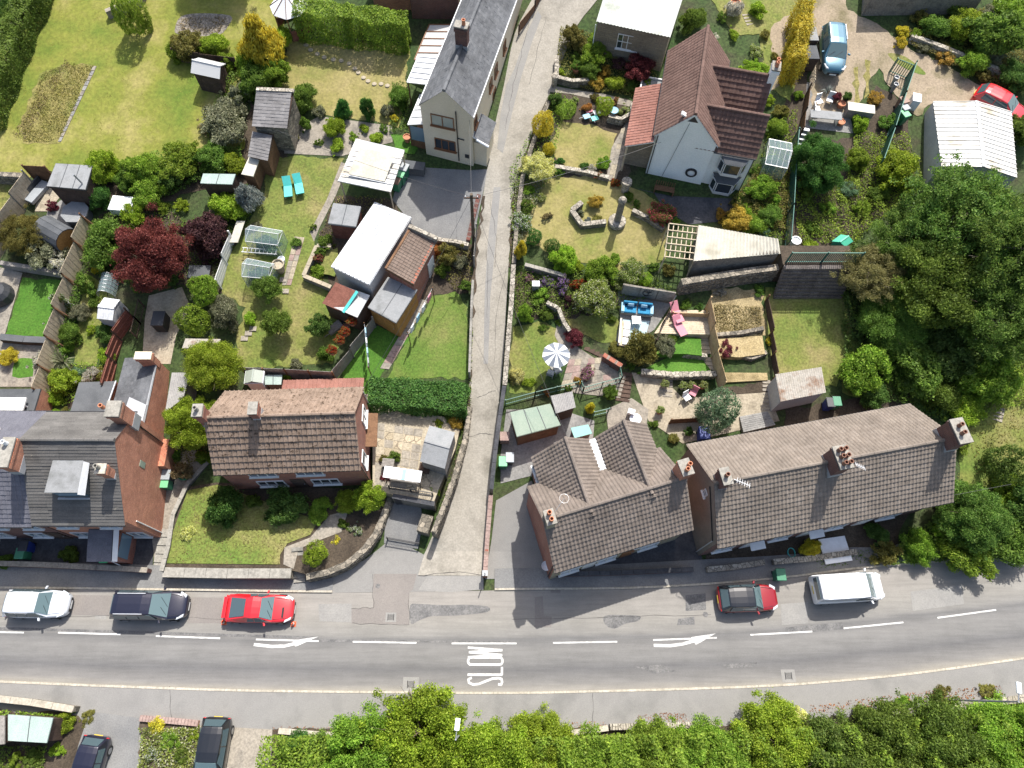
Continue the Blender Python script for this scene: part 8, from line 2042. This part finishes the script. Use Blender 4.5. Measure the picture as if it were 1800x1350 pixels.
for q in [
 (985,128,10,'leaf_lime','lime clump at the corner of the stone garage bed'),(1066,92,13,'leaf_fresh','leafy clump below the stone garage window'),(1012,100,12,'leaf_mid','green clump beside the lane in the garage bed'),(1064,128,12,'leaf_amber','tawny clump in the middle of the garage bed'),(1140,148,12,'leaf_fresh','leafy clump right of the garage bed'),
 (1010,176,9,'leaf_cream','cream clump beside the path above the spreading mound'),(1046,172,9,'leaf_olive','olive clump beside the path above the lime dome'),(1082,178,9,'leaf_rose','reddish clump beside the curved rockery'),(982,302,10,'leaf_mid','green clump left below the round lawn wall'),(1040,298,10,'leaf_silver','pale clump below the round lawn'),(1052,308,9,'leaf_rose','pinkish clump below the round lawn'),
 (930,335,12,'leaf_fresh','fresh clump by the lane above the white shrub'),(950,345,12,'leaf_cream','cream clump by the lane above the white shrub'),(962,380,10,'leaf_straw','straw coloured clump on the lower lawn edge'),(1015,468,13,'leaf_lime','lime clump right of the lime bush row'),(1090,500,14,'leaf_cream','cream clump above the panelled wall'),(1080,455,12,'leaf_fresh','fresh clump at the top of the bush row'),
 (1150,470,12,'leaf_mid','green clump beside the lattice pergola'),(1175,475,14,'leaf_olive','olive climber under the lattice pergola'),(1215,440,12,'leaf_dark','dark climber inside the lattice pergola'),(1120,358,9,'leaf_mid','green clump behind the rose bush'),(1190,390,9,'leaf_fresh','fresh clump right of the rose bush'),
 (1265,375,13,'leaf_amber','amber clump left of the amber bush'),(1310,365,14,'leaf_lime','lime clump above the amber bush'),(1345,405,13,'leaf_blue','bluish clump at the steel fence foot'),(1362,350,14,'leaf_fresh','fresh clump by the steel fence'),(1365,300,13,'leaf_olive','olive clump below the glass greenhouse'),(1330,300,12,'leaf_mid','green clump at the white house side wall'),
 (1418,340,18,'leaf_mid','green clump below the large dark bush'),(1455,365,16,'leaf_fresh','fresh clump inside the steel fence'),(1490,330,18,'leaf_blue','bluish ferny clump by the steel fence'),(1515,365,18,'leaf_fresh','ferny clump left of the wood'),(1545,340,18,'leaf_mid','green clump below the yellow green bush'),(1430,398,15,'leaf_mid','green clump above the palisade corner'),(1425,430,14,'leaf_lime','lime clump on top of the sleeper wall'),(1600,330,18,'leaf_fresh','fresh clump at the steel garage corner'),
 (1345,60,10,'leaf_meadow','dry clump beside the top garden steps'),(1362,100,10,'leaf_meadow','dry clump left of the golden hedge'),(1340,140,12,'leaf_pink','pinkish clump behind the white house wings'),(1352,176,12,'leaf_lime','lime clump near the white house chimney'),(1290,60,12,'leaf_lime','lime clump beyond the white house ridge'),(1270,30,10,'leaf_mid','green clump beside the top barrel'),
 (1620,30,16,'leaf_olive','olive clump on the top bank'),(1680,78,14,'leaf_mid','green clump on the bank below the lime bush'),(1730,130,14,'leaf_olive','olive clump at the track wall end'),(1612,60,11,'leaf_fresh','fresh clump beside the golden track bushes'),(1685,20,18,'leaf_mid','green clump at the top edge of the bank'),
 (245,500,14,'leaf_mid','green clump under the left of the crimson tree'),(300,495,14,'leaf_dark','dark clump under the right of the crimson tree'),(215,470,14,'leaf_fresh','fresh clump left under the crimson tree'),(330,400,14,'leaf_mid','green clump between crimson and plum shrubs'),(320,360,14,'leaf_lime','lime clump by the straw bed above the plum shrub'),(285,365,14,'leaf_fresh','fresh clump above the crimson tree crown'),(425,380,13,'leaf_mid','green clump above the upper greenhouse'),(450,395,9,'leaf_grey','grey clump at the upper greenhouse corner'),(398,405,12,'leaf_dark','dark clump at the top of the white trellis'),
 (375,480,14,'leaf_grey','grey leafy clump beside the dark chest'),(165,530,12,'leaf_mid','green clump left of the narrow lawn top'),(160,580,10,'leaf_lime','lime clump on the narrow lawn edge'),(120,610,12,'leaf_fresh','fresh clump by the spiky palm-like plant'),(140,655,13,'leaf_blue','bluish clump right of the yellow green bush'),(178,655,12,'leaf_olive','olive clump beside the red-brown fence foot'),(60,395,13,'leaf_amber','amber clump beside the barrel sauna'),(92,362,10,'leaf_maroon','red clump in front of the cabin sofa'),
 (520,240,8,'leaf_olive','olive plant in the square courtyard planter'),(620,240,11,'leaf_fresh','fresh plant in the courtyard middle'),(640,225,10,'leaf_lime','lime plant by the courtyard edge'),(560,250,9,'leaf_mid','green plant at the courtyard left'),(675,225,10,'leaf_mid','green plant by the courtyard corner'),(455,440,8,'leaf_blue','bluish plants inside the upper greenhouse front'),(520,425,10,'leaf_mid','green plant at the slab path top'),(550,400,8,'leaf_mid','green plant left of the small grey shed'),
 (955,575,10,'leaf_mid','green clump below the bright cone conifer'),(985,565,10,'leaf_fresh','fresh clump at the shaded lawn wall'),(1075,560,10,'leaf_mid','green clump left of the blue sofa'),(1205,535,12,'leaf_mid','green clump on the bank behind the deck'),(1230,540,10,'leaf_dark','dark clump beside the tall timber fence top'),(1265,515,11,'leaf_silver','pale flowering clump right of the tall timber fence'),(1335,510,12,'leaf_mid','green clump at the straw bed corner'),(1355,600,9,'leaf_yellowflower','yellow flowers beside the green slope'),
 (1110,640,12,'leaf_mid','green clump below the feathery conifer'),(1015,668,9,'leaf_amber','amber clump on the railing bed'),(960,690,9,'leaf_rust','rusty clump below the green railing'),(1000,682,9,'leaf_mid','green clump below the green railing'),(1150,745,9,'leaf_mid','green clump in the corner house yard'),(1185,770,11,'leaf_olive','olive clump between the corner house and terrace'),(1210,758,11,'leaf_dark','dark clump behind the terrace gable'),
 (60,1330,14,'leaf_mid','green clump below the mint shed'),(100,1320,13,'leaf_lime','lime clump beside the lower left drive'),(30,1340,14,'leaf_fresh','fresh clump in the bottom left corner'),(300,1300,16,'leaf_fresh','fresh clump in the bed between the lower drives'),(320,1330,15,'leaf_mid','green clump at the bottom of the bed between the drives'),(270,1325,13,'leaf_whiteflower','white flowers left in the bed between the drives'),(340,1290,12,'leaf_lime','lime clump beside the black saloon'),
]:S(q[0],q[1],q[2],('loose','small')[(q[0]+q[1])%2],q[3],q[4],1.0+.1*(q[0]%5),'garden_plant','plant')
bed('ground_cover',[(165,400),(210,345),(290,355),(340,400),(440,330),(440,400),(390,470),(380,520),(320,500),(240,505),(150,480)],'leaf_mid',45,.1,.05,.5,'low planting around the crimson and plum trees',93)
bed('ground_cover',[(560,420),(590,345),(640,345),(690,352),(600,400),(575,450)],'leaf_olive',30,.09,.03,.3,'weeds beside the small grey shed',94)
bed('ground_cover',[(895,300),(975,160),(1000,170),(970,300),(920,400),(903,460)],'leaf_fresh',60,.09,.03,.45,'planting along the lane beside the golden conifers',95)
bed('ground_cover',[(1350,230),(1400,190),(1400,260),(1385,430),(1350,420),(1290,400),(1330,300)],'leaf_fresh',60,.1,.05,.6,'planting between the white house and the steel fence',96)
bed('ground_cover',[(760,430),(828,436),(830,510),(800,512),(765,470)],'leaf_olive',60,.09,.03,.4,'planting beside the brick outhouse',97)
bed('ground_cover',[(1640,640),(1800,600),(1850,700),(1760,720),(1680,760),(1620,720)],'leaf_fresh',70,.12,.1,.8,'fresh undergrowth above the dry slope',98)
